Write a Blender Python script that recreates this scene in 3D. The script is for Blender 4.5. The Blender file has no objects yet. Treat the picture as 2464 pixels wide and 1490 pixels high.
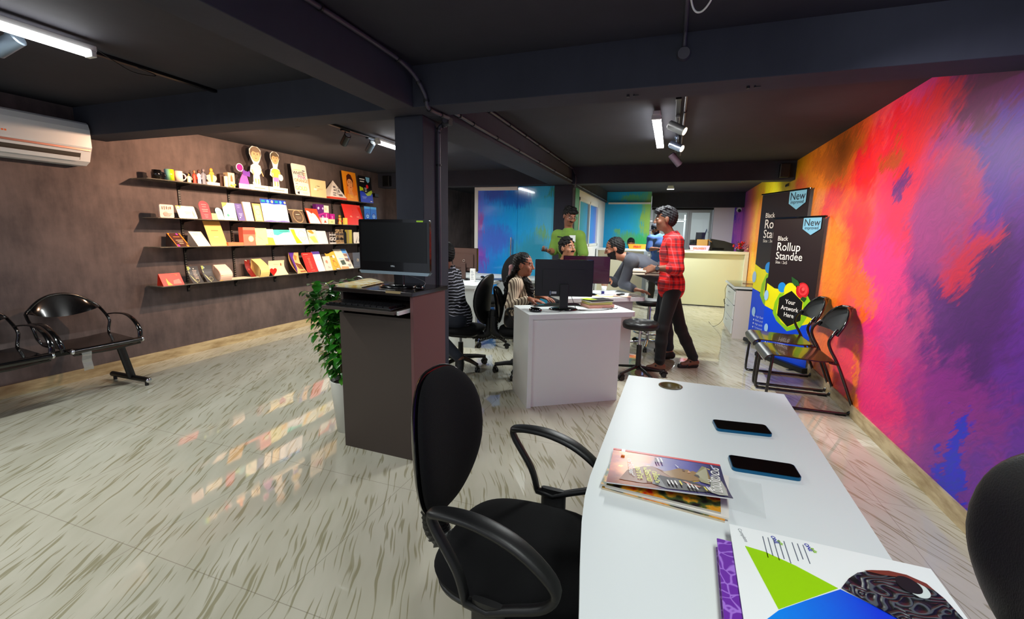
import bpy, bmesh, math, random
import numpy as np
from mathutils import Vector, Matrix, Euler

# ------------------------------------------------------------------ camera, world, exposure
scene = bpy.context.scene
col = scene.collection
F_PX, PITCH, ROLL, YAW, EYE = 1069.63, 0.167631, 0.0194263, -0.339039, 1.35
_fw = Vector((math.sin(YAW)*math.cos(PITCH), math.cos(YAW)*math.cos(PITCH), -math.sin(PITCH)))
_r0 = Vector((math.cos(YAW), -math.sin(YAW), 0)); _u0 = _r0.cross(_fw)
_cr, _sr = math.cos(ROLL), math.sin(ROLL)
_rt = _cr*_r0 + _sr*_u0; _up = -_sr*_r0 + _cr*_u0
cam_data = bpy.data.cameras.new('camera'); cam = bpy.data.objects.new('camera', cam_data); col.objects.link(cam)
cam.matrix_world = Matrix(((_rt.x,_up.x,-_fw.x,0),(_rt.y,_up.y,-_fw.y,0),(_rt.z,_up.z,-_fw.z,EYE),(0,0,0,1)))
cam_data.sensor_fit = 'HORIZONTAL'; cam_data.sensor_width = 36.0; cam_data.lens = 36.0*F_PX/2464.0
cam_data.clip_start = 0.03; cam_data.clip_end = 100
scene.camera = cam
world = bpy.data.worlds.new('world'); scene.world = world; world.use_nodes = True
world.node_tree.nodes['Background'].inputs[0].default_value = (0.80, 0.87, 1.0, 1)
world.node_tree.nodes['Background'].inputs[1].default_value = 0.55
scene.view_settings.view_transform = 'Standard'
scene.view_settings.look = 'None'
scene.view_settings.exposure = 0.0
scene.view_settings.gamma = 1.0
scene.view_settings.use_curve_mapping = False

def area_light(name, loc, size, size_y, power, color=(1,1,1), target=None, direction=None, spread=180, parent=None):
    d = bpy.data.lights.new(name, 'AREA'); d.shape = 'RECTANGLE'; d.size = size; d.size_y = size_y
    d.energy = power; d.color = color; d.spread = math.radians(spread)
    o = bpy.data.objects.new(name, d); col.objects.link(o); o.location = loc
    v = Vector(direction) if direction else Vector(target)-Vector(loc)
    o.rotation_euler = v.to_track_quat('-Z', 'Y').to_euler()
    if parent: o.parent = parent
    return o
def spot_light(name, loc, target, power, color=(1,1,1), angle=60, blend=0.6, radius=0.03):
    d = bpy.data.lights.new(name, 'SPOT'); d.energy = power; d.color = color
    d.spot_size = math.radians(angle); d.spot_blend = blend; d.shadow_soft_size = radius
    o = bpy.data.objects.new(name, d); col.objects.link(o); o.location = loc
    o.rotation_euler = (Vector(target)-Vector(loc)).to_track_quat('-Z', 'Y').to_euler()
    return o
# unseen fill lights added behind and above the viewpoint to brighten the foreground
area_light('front_fill_light', (-1.9, -0.9, 2.28), 1.2, 0.3, 27, (0.93, 0.98, 0.97), direction=(0,0.25,-1))
area_light('front_fill_light', (0.45, 0.35, 2.28), 0.3, 1.2, 22, (0.93, 1.0, 0.97), direction=(0,0.1,-1))
area_light('front_fill_light', (0.2, -1.5, 2.28), 1.2, 0.3, 14, (1.0, 0.98, 0.95), direction=(0,0.3,-1))
# the track spots' beams (only some have lamp heads, built further down)
spot_light('shelf_spot_beam', (-3.45, 3.35, 2.12), (-4.85, 3.15, 1.70), 200, (1.0, 0.60, 0.38), 108, 1.0, 0.025)
spot_light('shelf_spot_beam', (-3.22, 3.78, 2.10), (-4.85, 4.15, 1.45), 145, (1.0, 0.70, 0.46), 105, 1.0, 0.02)
spot_light('shelf_spot_beam', (-3.18, 4.30, 2.08), (-4.85, 5.05, 1.40), 130, (1.0, 0.72, 0.48), 105, 1.0, 0.02)
spot_light('mural_spot_beam', (0.06, 4.25, 2.05), (1.41, 4.0, 1.35), 75, (1.0, 0.80, 0.66), 105, 0.8, 0.03)
spot_light('mural_spot_beam', (0.06, 5.35, 2.05), (1.41, 5.9, 1.30), 60, (1.0, 0.84, 0.66), 95, 0.8, 0.03)
spot_light('mural_spot_beam', (0.35, 1.75, 2.05), (1.41, 2.65, 0.95), 46, (0.92, 0.90, 1.0), 100, 0.5, 0.04)
spot_light('front_track_spot_beam', (0.95, 1.50, 2.20), (1.05, 2.5, 2.16), 7, (0.88, 0.93, 1.0), 75, 0.8, 0.03)
spot_light('mural_spot_beam', (0.30, 7.60, 2.10), (1.41, 8.3, 1.30), 45, (1.0, 0.95, 0.80), 110, 0.8, 0.03)

# ------------------------------------------------------------------ materials
def lin(c):
    return tuple(((x/12.92) if x <= 0.04045 else ((x+0.055)/1.055)**2.4) for x in c[:3]) + (1.0,)
_M = {}
def mat(name, color=(0.5,0.5,0.5), rough=0.5, metal=0.0, coat=0.0, emit=0.0, trans=0.0, bump=0.0, bscale=60, spec=0.5, vary=0.0, vscale=6, alpha=1.0, sheen=0.0):
    """procedural principled material; colour given as sRGB 0-1"""
    if name in _M: return _M[name]
    m = bpy.data.materials.new(name); m.use_nodes = True; _M[name] = m
    nt = m.node_tree; b = nt.nodes['Principled BSDF']
    b.inputs['Base Color'].default_value = lin(color); b.inputs['Roughness'].default_value = rough
    b.inputs['Metallic'].default_value = metal; b.inputs['Coat Weight'].default_value = coat
    b.inputs['Specular IOR Level'].default_value = spec
    b.inputs['Transmission Weight'].default_value = trans; b.inputs['Alpha'].default_value = alpha
    b.inputs['Sheen Weight'].default_value = sheen
    if emit:
        b.inputs['Emission Color'].default_value = lin(color); b.inputs['Emission Strength'].default_value = emit
    if vary or bump:
        tc = nt.nodes.new('ShaderNodeTexCoord'); n = nt.nodes.new('ShaderNodeTexNoise')
        nt.links.new(tc.outputs['Object'], n.inputs['Vector'])
    if vary:
        n.inputs['Scale'].default_value = vscale; n.inputs['Detail'].default_value = 5
        mx = nt.nodes.new('ShaderNodeMix'); mx.data_type = 'RGBA'
        c = lin(color)
        mx.inputs['A'].default_value = tuple(max(0, x*(1-vary)) for x in c[:3])+(1,)
        mx.inputs['B'].default_value = tuple(min(1, x*(1+vary)) for x in c[:3])+(1,)
        nt.links.new(n.outputs['Fac'], mx.inputs['Factor']); nt.links.new(mx.outputs['Result'], b.inputs['Base Color'])
    if bump:
        n2 = nt.nodes.new('ShaderNodeTexNoise'); n2.inputs['Scale'].default_value = bscale; n2.inputs['Detail'].default_value = 3
        nt.links.new(tc.outputs['Object'], n2.inputs['Vector'])
        bp = nt.nodes.new('ShaderNodeBump'); bp.inputs['Strength'].default_value = bump; bp.inputs['Distance'].default_value = 0.01
        nt.links.new(n2.outputs['Fac'], bp.inputs['Height']); nt.links.new(bp.outputs['Normal'], b.inputs['Normal'])
    return m
def C(color, rough=0.5, **k):
    """quick colour material keyed by its values"""
    key = 'paint_%s_%s_%s' % ('_'.join('%02x' % int(255*x) for x in color), int(rough*100), '_'.join('%s%s' % kv for kv in sorted(k.items())))
    return mat(key, color, rough, **k)
class NT:
    """small node helper"""
    def __init__(s, name, rough=0.5):
        s.m = bpy.data.materials.new(name); s.m.use_nodes = True; s.t = s.m.node_tree
        s.b = s.t.nodes['Principled BSDF']; s.b.inputs['Roughness'].default_value = rough
        s.tc = s.t.nodes.new('ShaderNodeTexCoord')
    def n(s, kind, **kw):
        nd = s.t.nodes.new('ShaderNode'+kind)
        for k, v in kw.items(): setattr(nd, k, v)
        return nd
    def l(s, a, b): s.t.links.new(a, b)
    def math(s, op, a, b=None, c=None, clamp=False):
        nd = s.n('Math', operation=op, use_clamp=clamp)
        for i, v in enumerate((a, b, c)):
            if v is None: continue
            if isinstance(v, (int, float)): nd.inputs[i].default_value = v
            else: s.l(v, nd.inputs[i])
        return nd.outputs[0]
    def mix(s, f, a, b):
        nd = s.n('Mix', data_type='RGBA')
        for key, v in (('Factor', f), ('A', a), ('B', b)):
            if isinstance(v, (int, float)): nd.inputs[key].default_value = v
            elif isinstance(v, tuple): nd.inputs[key].default_value = v if len(v) == 4 else lin(v)
            else: s.l(v, nd.inputs[key])
        return nd.outputs['Result']
    def mapping(s, vec, loc=(0,0,0), rot=(0,0,0), scale=(1,1,1)):
        nd = s.n('Mapping'); nd.inputs['Location'].default_value = loc; nd.inputs['Rotation'].default_value = rot; nd.inputs['Scale'].default_value = scale
        s.l(vec, nd.inputs['Vector']); return nd.outputs[0]
    def noise(s, vec, scale=5, detail=3, rough=0.5, out='Fac'):
        nd = s.n('TexNoise'); nd.inputs['Scale'].default_value = scale; nd.inputs['Detail'].default_value = detail; nd.inputs['Roughness'].default_value = rough
        if vec is not None: s.l(vec, nd.inputs['Vector'])
        return nd.outputs[out]
    def ramp(s, f, stops, interp='LINEAR'):
        nd = s.n('ValToRGB'); cr = nd.color_ramp; cr.interpolation = interp
        while len(cr.elements) < len(stops): cr.elements.new(0.5)
        for e, (p, c) in zip(cr.elements, stops): e.position = p; e.color = c if len(c) == 4 else lin(c)
        s.l(f, nd.inputs[0]); return nd.outputs[0]
    def xyz(s, vec):
        nd = s.n('SeparateXYZ'); s.l(vec, nd.inputs[0]); return nd.outputs
    def color(s, v): s.l(v, s.b.inputs['Base Color']); return s.m
W4 = (1,1,1,1); K4 = (0,0,0,1)

# ------------------------------------------------------------------ mesh builder
def frame(d):
    d = Vector(d).normalized(); a = Vector((0,0,1)) if abs(d.z) < 0.9 else Vector((1,0,0))
    x = a.cross(d).normalized(); return x, d.cross(x).normalized(), d
class MB:
    def __init__(s): s.v = []; s.f = []; s.mi = []; s.sm = []; s.T = None
    def add(s, vs, fs, mi=0, smooth=False):
        o = len(s.v)
        if s.T is not None: vs = [tuple(s.T @ Vector(v)) for v in vs]
        s.v += [tuple(v) for v in vs]
        for i, f in enumerate(fs):
            s.f.append([o+k for k in f]); s.mi.append(mi[i] if isinstance(mi, list) else mi); s.sm.append(smooth)
        return s
    def bx(s, x0, x1, y0, y1, z0, z1, mi=0):
        v = [(x,y,z) for z in (z0,z1) for y in (y0,y1) for x in (x0,x1)]
        return s.add(v, [(0,2,3,1),(4,5,7,6),(0,1,5,4),(2,6,7,3),(0,4,6,2),(1,3,7,5)], mi)
    def box(s, c, sz, R=None, mi=0):
        hx, hy, hz = sz[0]/2, sz[1]/2, sz[2]/2; c = Vector(c)
        v = [Vector((x,y,z)) for z in (-hz,hz) for y in (-hy,hy) for x in (-hx,hx)]
        if R is not None: v = [R @ p for p in v]
        return s.add([p+c for p in v], [(0,2,3,1),(4,5,7,6),(0,1,5,4),(2,6,7,3),(0,4,6,2),(1,3,7,5)], mi)
    def cyl(s, a, b, r0, r1=None, n=16, mi=0, caps=True, smooth=True):
        r1 = r0 if r1 is None else r1; a = Vector(a); b = Vector(b); x, y, d = frame(b-a); vs = []
        for p, r in ((a,r0),(b,r1)):
            for i in range(n):
                t = 2*math.pi*i/n; vs.append(p + (x*math.cos(t)+y*math.sin(t))*r)
        s.add(vs, [(i,(i+1)%n,n+(i+1)%n,n+i) for i in range(n)], mi, smooth)
        if caps: s.add(vs, [list(range(n))[::-1], list(range(n,2*n))], mi, False)
        return s
    def tube(s, pts, r, n=8, mi=0, closed=False, caps=True, flat=1.0):
        P = [Vector(p) for p in pts]; m = len(P); vs = []
        R = r if isinstance(r, (list, tuple)) else [r]*m
        prev = None
        for i in range(m):
            if closed: d = P[(i+1)%m]-P[i-1]
            else: d = P[min(i+1,m-1)]-P[max(i-1,0)]
            if d.length < 1e-9: d = Vector((0,0,1))
            d.normalize()
            if prev is None: x, y, _ = frame(d)
            else:
                x = prev - d*prev.dot(d)
                x = frame(d)[0] if x.length < 1e-6 else x.normalized()
                y = d.cross(x)
            prev = x
            for k in range(n):
                t = 2*math.pi*k/n; vs.append(P[i] + x*math.cos(t)*R[i] + y*math.sin(t)*R[i]*flat)
        fs = []
        for i in range(m if closed else m-1):
            j = (i+1) % m
            for k in range(n): fs.append((i*n+k, i*n+(k+1)%n, j*n+(k+1)%n, j*n+k))
        s.add(vs, fs, mi, True)
        if caps and not closed: s.add(vs, [list(range(n))[::-1], list(range((m-1)*n, m*n))], mi, False)
        return s
    def sweep(s, pts, sv, A, B, n=10, mi=0, closed=False, caps=True):
        """oval sweep: half-width A along side vector sv, half-thickness B"""
        P = [Vector(p) for p in pts]; m = len(P); sv = Vector(sv).normalized(); vs = []
        A = A if isinstance(A, list) else [A]*m; B = B if isinstance(B, list) else [B]*m
        for i in range(m):
            d = (P[(i+1)%m]-P[i-1]) if closed else (P[min(i+1,m-1)]-P[max(i-1,0)])
            y = d.normalized().cross(sv).normalized()
            for k in range(n):
                t = 2*math.pi*k/n; c, q = math.cos(t), math.sin(t)
                vs.append(P[i]+sv*A[i]*(abs(c)**.7)*(1 if c >= 0 else -1)+y*B[i]*(abs(q)**.7)*(1 if q >= 0 else -1))
        fs = [(i*n+k, i*n+(k+1)%n, ((i+1)%m)*n+(k+1)%n, ((i+1)%m)*n+k) for i in range(m if closed else m-1) for k in range(n)]
        s.add(vs, fs, mi, True)
        if caps and not closed: s.add(vs, [list(range(n))[::-1], list(range((m-1)*n, m*n))], mi, False)
        return s
    def lathe(s, prof, c=(0,0,0), n=24, mi=0, smooth=True, sx=1, sy=1):
        vs = []; m = len(prof)
        for r, z in prof:
            for k in range(n):
                t = 2*math.pi*k/n; vs.append((c[0]+r*sx*math.cos(t), c[1]+r*sy*math.sin(t), c[2]+z))
        fs = [(i*n+k, i*n+(k+1)%n, (i+1)*n+(k+1)%n, (i+1)*n+k) for i in range(m-1) for k in range(n)]
        s.add(vs, fs, mi, smooth)
        if prof[0][0] > 1e-6: s.add(vs, [list(range(n))[::-1]], mi)
        if prof[-1][0] > 1e-6: s.add(vs, [list(range((m-1)*n, m*n))], mi)
        return s
    def prism(s, pts, o, ex, ey, ez, h, mi=0, side=None):
        """2d outline pts extruded by h along ez, in frame o,ex,ey"""
        o, ex, ey, ez = Vector(o), Vector(ex), Vector(ey), Vector(ez); n = len(pts)
        a = [o+ex*p[0]+ey*p[1] for p in pts]; b = [p+ez*h for p in a]
        s.add(a+b, [list(range(n))[::-1], list(range(n,2*n))], mi)
        s.add(a+b, [(i,(i+1)%n,n+(i+1)%n,n+i) for i in range(n)], mi if side is None else side)
        return s
    def ell(s, c, r, R=None, n=16, m=10, mi=0):
        vs = []; c = Vector(c)
        for i in range(m+1):
            a = math.pi*i/m
            for k in range(n):
                t = 2*math.pi*k/n; p = Vector((r[0]*math.sin(a)*math.cos(t), r[1]*math.sin(a)*math.sin(t), -r[2]*math.cos(a)))
                vs.append(c + (R @ p if R is not None else p))
        return s.add(vs, [(i*n+k, i*n+(k+1)%n, (i+1)*n+(k+1)%n, (i+1)*n+k) for i in range(m) for k in range(n)], mi, True)
    def grid(s, P, mi=0, smooth=True, thick=None):
        """P[i][j] points"""
        a, b = len(P), len(P[0]); vs = [Vector(p) for row in P for p in row]
        fs = [(i*b+j, i*b+j+1, (i+1)*b+j+1, (i+1)*b+j) for i in range(a-1) for j in range(b-1)]
        if thick is None: return s.add(vs, fs, mi, smooth)
        off = Vector(thick); vs2 = [v+off for v in vs]; N = len(vs)
        s.add(vs+vs2, fs+[tuple(N+k for k in f[::-1]) for f in fs], mi, smooth)
        rim = [i*b for i in range(a)]; e = []
        loop = [j for j in range(b)] + [i*b+b-1 for i in range(1,a)] + [(a-1)*b+j for j in range(b-2,-1,-1)] + [i*b for i in range(a-2,0,-1)]
        L = len(loop)
        return s.add(vs+vs2, [(loop[k], N+loop[k], N+loop[(k+1)%L], loop[(k+1)%L]) for k in range(L)], mi, False)
    def text(s, txt, o, ex, ey, size, mi=0, align='LEFT', off=0.0, width=None, bold=0.0, fn=None):
        vs, fs, w = text_geo(txt, align, bold)
        if not vs: return s
        sx = size
        if width: sx = width/w
        o, ex, ey = Vector(o), Vector(ex).normalized(), Vector(ey).normalized(); nz = ex.cross(ey)
        P = [(v[0]*sx, v[1]*size) for v in vs]
        s.add([(fn(p[0], p[1]) if fn else o+ex*p[0]+ey*p[1]+nz*off) for p in P], fs, mi)
        return s
    def build(s, name, mats, parent=None, bevel=0.0, segs=2, auto=None, subsurf=0):
        me = bpy.data.meshes.new(name); me.from_pydata([tuple(v) for v in s.v], [], s.f)
        mats = mats if isinstance(mats, (list, tuple)) else [mats]
        for m in mats: me.materials.append(m)
        me.polygons.foreach_set('material_index', s.mi); me.polygons.foreach_set('use_smooth', s.sm); me.update()
        o = bpy.data.objects.new(name, me); col.objects.link(o)
        if parent is not None: o.parent = parent
        if bevel:
            b = o.modifiers.new('bevel', 'BEVEL'); b.width = bevel; b.segments = segs; b.limit_method = 'ANGLE'; b.angle_limit = math.radians(40)
        if subsurf:
            b = o.modifiers.new('sub', 'SUBSURF'); b.levels = subsurf; b.render_levels = subsurf
        return o
_TG = {}
def text_geo(txt, align='LEFT', bold=0.0):
    key = (txt, align, bold)
    if key in _TG: return _TG[key]
    c = bpy.data.curves.new('lettering', 'FONT'); c.body = txt; c.size = 1.0; c.align_x = align; c.resolution_u = 3; c.offset = bold; c.fill_mode = 'FRONT'
    o = bpy.data.objects.new('lettering', c); me = o.to_mesh()
    vs = [(v.co.x, v.co.y) for v in me.vertices]; fs = [list(p.vertices) for p in me.polygons]
    w = (max(v[0] for v in vs)-min(v[0] for v in vs)) if vs else 1
    o.to_mesh_clear(); bpy.data.objects.remove(o); bpy.data.curves.remove(c)
    _TG[key] = (vs, fs, w); return _TG[key]

def thing(name, label, cat, loc=(0,0,0), rz=0.0, group=None):
    o = bpy.data.objects.new(name, None); col.objects.link(o); o.empty_display_size = 0.1
    o.location = loc; o.rotation_euler = (0,0,rz); o['label'] = label; o['category'] = cat
    if group: o['group'] = group
    return o
def tag(o, label, cat, group=None):
    o['label'] = label; o['category'] = cat
    if group: o['group'] = group
    return o
def struct(o): o['kind'] = 'structure'; return o
def put(o, loc=(0,0,0), rz=0): o.location = loc; o.rotation_euler = (0,0,rz); return o
def dup(root, loc, rz, label=None, group=None):
    r = root.copy(); col.objects.link(r); r.location = loc; r.rotation_euler = (0,0,rz)
    if label: r['label'] = label
    if group: r['group'] = group
    for ch in list(root.children):
        c = ch.copy(); col.objects.link(c); c.parent = r
        for g in list(ch.children):
            d = g.copy(); col.objects.link(d); d.parent = c
    return r
def arc(c, r, a0, a1, n, ax=(1,0,0), ay=(0,1,0)):
    c, ax, ay = Vector(c), Vector(ax), Vector(ay)
    return [c + ax*(r*math.cos(math.radians(a0+(a1-a0)*i/n))) + ay*(r*math.sin(math.radians(a0+(a1-a0)*i/n))) for i in range(n+1)]
def smooth_path(pts, n=6):
    """catmull-rom through points"""
    P = [Vector(p) for p in pts]; out = []
    for i in range(len(P)-1):
        p0 = P[max(i-1,0)]; p1 = P[i]; p2 = P[i+1]; p3 = P[min(i+2,len(P)-1)]
        for k in range(n):
            t = k/n
            out.append(0.5*((2*p1)+(-p0+p2)*t+(2*p0-5*p1+4*p2-p3)*t*t+(-p0+3*p1-3*p2+p3)*t**3))
    out.append(P[-1]); return out
def rrect(w, h, r, n=4, cx=0, cy=0):
    p = []
    for (sx, sy, a) in ((1,1,0),(-1,1,90),(-1,-1,180),(1,-1,270)):
        for i in range(n+1):
            t = math.radians(a+90*i/n); p.append((cx+sx*(w/2-r)+r*math.cos(t), cy+sy*(h/2-r)+r*math.sin(t)))
    return p
# ------------------------------------------------------------------ the room
CEIL, BEAM = 2.335, 2.10
def mural_mat(name, ramp_stops, span, blobs, strokes=0.5):
    N = NT(name, 0.42); p = N.tc.outputs['Object']; ax = 0 if span[2] == 'Y' else 90
    warp = N.noise(p, 2.2, 4, 0.65, 'Color')
    sub = N.n('VectorMath', operation='SUBTRACT'); N.l(warp, sub.inputs[0]); sub.inputs[1].default_value = (0.5,0.5,0.5)
    sc = N.n('VectorMath', operation='SCALE'); N.l(sub.outputs[0], sc.inputs[0]); sc.inputs['Scale'].default_value = 0.75 if span[2] == 'Y' and span[0] < 5 else 0.35
    ad = N.n('VectorMath', operation='ADD'); N.l(p, ad.inputs[0]); N.l(sc.outputs[0], ad.inputs[1])
    # fine bristle warp
    br = N.noise(N.mapping(N.mapping(p, rot=(math.radians(-52),0,math.radians(ax))), scale=(1,26,4.5)), 1.6, 4, 0.7, 'Color')
    sb = N.n('VectorMath', operation='SUBTRACT'); N.l(br, sb.inputs[0]); sb.inputs[1].default_value = (0.5,0.5,0.5)
    s2 = N.n('VectorMath', operation='SCALE'); N.l(sb.outputs[0], s2.inputs[0]); s2.inputs['Scale'].default_value = 0.42
    a2 = N.n('VectorMath', operation='ADD'); N.l(ad.outputs[0], a2.inputs[0]); N.l(s2.outputs[0], a2.inputs[1])
    X, Y, Z = N.xyz(a2.outputs[0]); A = Y if span[2] == 'Y' else X
    t = N.math('DIVIDE', N.math('SUBTRACT', A, span[0]), span[1]-span[0], clamp=True)
    c = N.ramp(t, ramp_stops)
    for (a, z, ra, rz, colr, soft) in blobs:
        d = N.math('ADD', N.math('POWER', N.math('DIVIDE', N.math('SUBTRACT', A, a), ra), 2.0), N.math('POWER', N.math('DIVIDE', N.math('SUBTRACT', Z, z), rz), 2.0))
        mk = N.n('MapRange', interpolation_type='SMOOTHSTEP'); N.l(d, mk.inputs['Value'])
        mk.inputs['From Min'].default_value = 1+soft*1.5; mk.inputs['From Max'].default_value = max(0, .9-soft*1.2)
        c = N.mix(mk.outputs[0], c, colr)
    wv_ = N.n('VectorMath', operation='ADD'); N.l(p, wv_.inputs[0]); s3 = N.n('VectorMath', operation='SCALE'); N.l(sub.outputs[0], s3.inputs[0]); s3.inputs['Scale'].default_value = 0.35; N.l(s3.outputs[0], wv_.inputs[1])
    st = N.noise(N.mapping(N.mapping(wv_.outputs[0], rot=(math.radians(-52),0,math.radians(ax))), scale=(1,46,5)), 1.5, 5, 0.7)
    k = N.ramp(st, [(0.36, K4), (0.62, W4)])
    hs = N.n('HueSaturation'); N.l(c, hs.inputs['Color']); hs.inputs['Value'].default_value = 0.55; hs.inputs['Hue'].default_value = 0.475
    c = N.mix(N.math('MULTIPLY', N.math('SUBTRACT', 1.0, k), strokes), c, hs.outputs[0])
    bp = N.n('Bump'); bp.inputs['Strength'].default_value = 0.12; N.l(st, bp.inputs['Height']); N.l(bp.outputs[0], N.b.inputs['Normal'])
    return N.color(c)
stops_r = [((y-2.0)/9.0, c) for y, c in [(2.0,(.38,.14,.66)),(2.7,(.45,.13,.58)),(3.05,(.58,.16,.56)),(3.5,(.82,.18,.50)),(3.95,(.96,.20,.34)),(4.4,(1,.38,.16)),(5.0,(1,.52,.08)),(6.1,(.96,.58,.08)),(6.9,(.93,.74,.05)),(7.3,(.98,.88,.04)),(8.6,(.98,.90,.05)),(9.2,(.95,.72,.08)),(9.8,(.93,.45,.30)),(10.5,(.85,.40,.55)),(11.0,(.65,.30,.75))]]
blobs_r = [(3.1,.95,.42,.55,(.40,.12,.50),.6),(2.75,1.05,.3,.35,(.33,.08,.45),.7),(3.25,.5,.35,.22,(.66,.14,.52),.7),(3.5,.75,.3,.25,(.80,.24,.52),.8),(2.75,.55,.3,.22,(.55,.12,.55),.6),
 (3.85,1.15,.38,.42,(.95,.16,.50),.7),(3.0,1.30,.17,.22,(.84,.10,.26),.45),(2.82,1.42,.14,.12,(.85,.12,.28),.5),(2.85,1.75,.28,.32,(.38,.16,.66),.5),(3.15,1.62,.25,.2,(.80,.16,.42),.7),
 (3.05,2.15,.42,.16,(.42,.08,.36),.6),(3.65,1.62,.36,.34,(.92,.14,.30),.7),(3.25,1.45,.22,.3,(.66,.22,.52),.8),(3.75,2.08,.42,.22,(.93,.06,.08),.55),(4.45,1.98,.35,.24,(.96,.12,.05),.5),(5.1,1.72,.30,.26,(.97,.16,.03),.5),
 (4.5,1.45,.30,.30,(.97,.16,.14),.6),(5.2,2.15,.7,.14,(.80,.42,.05),.6),(3.95,2.0,.13,.1,(.75,.30,.08),.6),(3.72,1.80,.10,.09,(.45,.14,.48),.6),
 (4.15,.98,.30,.16,(1,.42,.14),.5),(4.95,1.1,.40,.5,(1,.56,.12),.7),(5.3,.7,.35,.3,(.96,.40,.25),.7),(4.25,.35,.35,.3,(.96,.24,.30),.6),(4.05,.25,.08,.2,(1,.50,.12),.6),(3.6,.35,.35,.25,(.93,.15,.45),.7),
 (2.66,.33,.105,.24,(.10,.10,.80),.28),(2.60,.12,.18,.10,(.16,.10,.78),.4),(6.4,1.9,.3,.25,(.95,.40,.10),.6),(7.9,1.4,.25,.9,(.95,.92,.10),.5),(8.9,1.6,.3,.6,(.93,.55,.12),.6)]
wall_mat_r = mural_mat('painted_mural', stops_r, (2.0, 11.0, 'Y'), blobs_r)
# plaster walls and ceiling, painted very dark
def plaster(name, c1, c2, scale=1.6, bump=0.15, rough=0.85):
    N = NT(name, rough); p = N.tc.outputs['Object']
    a = N.noise(p, scale, 6, 0.62); b = N.noise(N.mapping(p, scale=(1,1,0.25)), scale*6, 5, 0.6)
    f = N.math('ADD', N.math('MULTIPLY', a, 0.65), N.math('MULTIPLY', b, 0.35))
    c = N.ramp(f, [(0.36, lin(c1)), (0.64, lin(c2))])
    bp = N.n('Bump'); bp.inputs['Strength'].default_value = bump; bp.inputs['Distance'].default_value = 0.02; N.l(b, bp.inputs['Height']); N.l(bp.outputs[0], N.b.inputs['Normal'])
    return N.color(c)
m_wall = plaster('dark_plaster_wall', (.24,.205,.205), (.37,.32,.31), 2.4)
m_ceil = plaster('dark_ceiling_paint', (.135,.135,.17), (.165,.165,.20), 1.2, 0.06)
m_beam = plaster('dark_beam_paint', (.155,.165,.21), (.185,.195,.24), 2.0, 0.06)
m_white = mat('white_wall_paint', (.86,.87,.88), 0.6, vary=0.04)
# floor: polished vitrified tiles with fine brush-like strokes
N = NT('polished_floor_tile', 0.035); p = N.tc.outputs['Object']
wn = N.noise(p, 2.6, 2, 0.5, 'Color'); sub = N.n('VectorMath', operation='SUBTRACT'); N.l(wn, sub.inputs[0]); sub.inputs[1].default_value = (.5,.5,.5)
sc = N.n('VectorMath', operation='SCALE'); N.l(sub.outputs[0], sc.inputs[0]); sc.inputs['Scale'].default_value = 0.085
ad = N.n('VectorMath', operation='ADD'); N.l(p, ad.inputs[0]); N.l(sc.outputs[0], ad.inputs[1])
u = N.mapping(ad.outputs[0], rot=(0,0,math.radians(-29)), scale=(1,1,1))
masks = []
for (sx, sy, off, lo, hi) in ((62, 3.5, 0, .655, .73), (80, 4.8, 7.3, .655, .73), (48, 2.6, 3.1, .68, .74)):
    n1 = N.noise(N.mapping(u, loc=(off,off*.7,0), scale=(sx,sy,1)), 1.0, 0.3, 0.5)
    ln = N.n('MapRange', interpolation_type='SMOOTHSTEP'); N.l(n1, ln.inputs['Value']); ln.inputs['From Min'].default_value = lo; ln.inputs['From Max'].default_value = hi
    masks.append(ln.outputs[0])
mk = N.math('MAXIMUM', N.math('MAXIMUM', masks[0], masks[1]), masks[2])
soft = N.noise(N.mapping(u, scale=(5,1.2,1)), 1.0, 3, 0.6)
base = N.ramp(soft, [(0.3, lin((.69,.675,.60))), (0.7, lin((.77,.755,.69)))])
c = N.mix(N.math('MULTIPLY', mk, 0.66), base, (.50,.475,.33))
X, Y, Z = N.xyz(p)
def joint(a, off):
    fr = N.math('FRACT', N.math('DIVIDE', N.math('ADD', a, off), 0.80))
    dd = N.math('MINIMUM', fr, N.math('SUBTRACT', 1.0, fr)); return N.math('LESS_THAN', dd, 0.0020)
jt = N.math('MAXIMUM', joint(X, 12.0+.473), joint(Y, 8.0-.27))
c = N.mix(N.math('MULTIPLY', jt, 0.45), c, (.38,.34,.27))
N.b.inputs['Specular IOR Level'].default_value = 0.62
m_floor = N.color(c)
# skirting tile
N = NT('skirting_tile', 0.25); p = N.tc.outputs['Object']
n1 = N.noise(N.mapping(p, rot=(math.radians(25),0,0), scale=(6,3,14)), 1.3, 4, 0.6)
c = N.ramp(n1, [(0.35, lin((.58,.50,.36))), (0.6, lin((.74,.67,.52)))])
m_skirt = N.color(c)

XL, XR = -4.85, 1.41
def sbox(name, b, m, bevel=0.0):
    mb = MB(); mb.bx(*b); return struct(mb.build(name, m, None, bevel))
sbox('floor', (-5.0, 1.6, -2.5, 16, -0.1, 0.0), m_floor)
sbox('ceiling', (-5.0, 1.6, -2.5, 16, CEIL, CEIL+.1), m_ceil)
sbox('wall_left', (XL-.12, XL, -2.5, 16, 0, CEIL), m_wall)
sbox('wall_right', (XR, XR+.12, -2.5, 11.9, 0, CEIL), wall_mat_r)
sbox('baseboard_left', (XL, XL+.012, -2.5, 6.9, 0, .10), m_skirt)
sbox('baseboard_right', (XR-.012, XR, -2.5, 9.6, 0, .10), m_skirt)
sbox('trim_1', (XL, XR, 2.50, 2.72, BEAM, CEIL+.01), m_beam, .004)           # cross beam in front
sbox('trim_2', (-1.74, -1.545, -2.5, 2.50, BEAM, CEIL+.01), m_beam, .004)     # long beam
sbox('trim_3', (-1.81, -1.46, 2.72, 6.68, BEAM, CEIL+.01), m_beam, .004)
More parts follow.
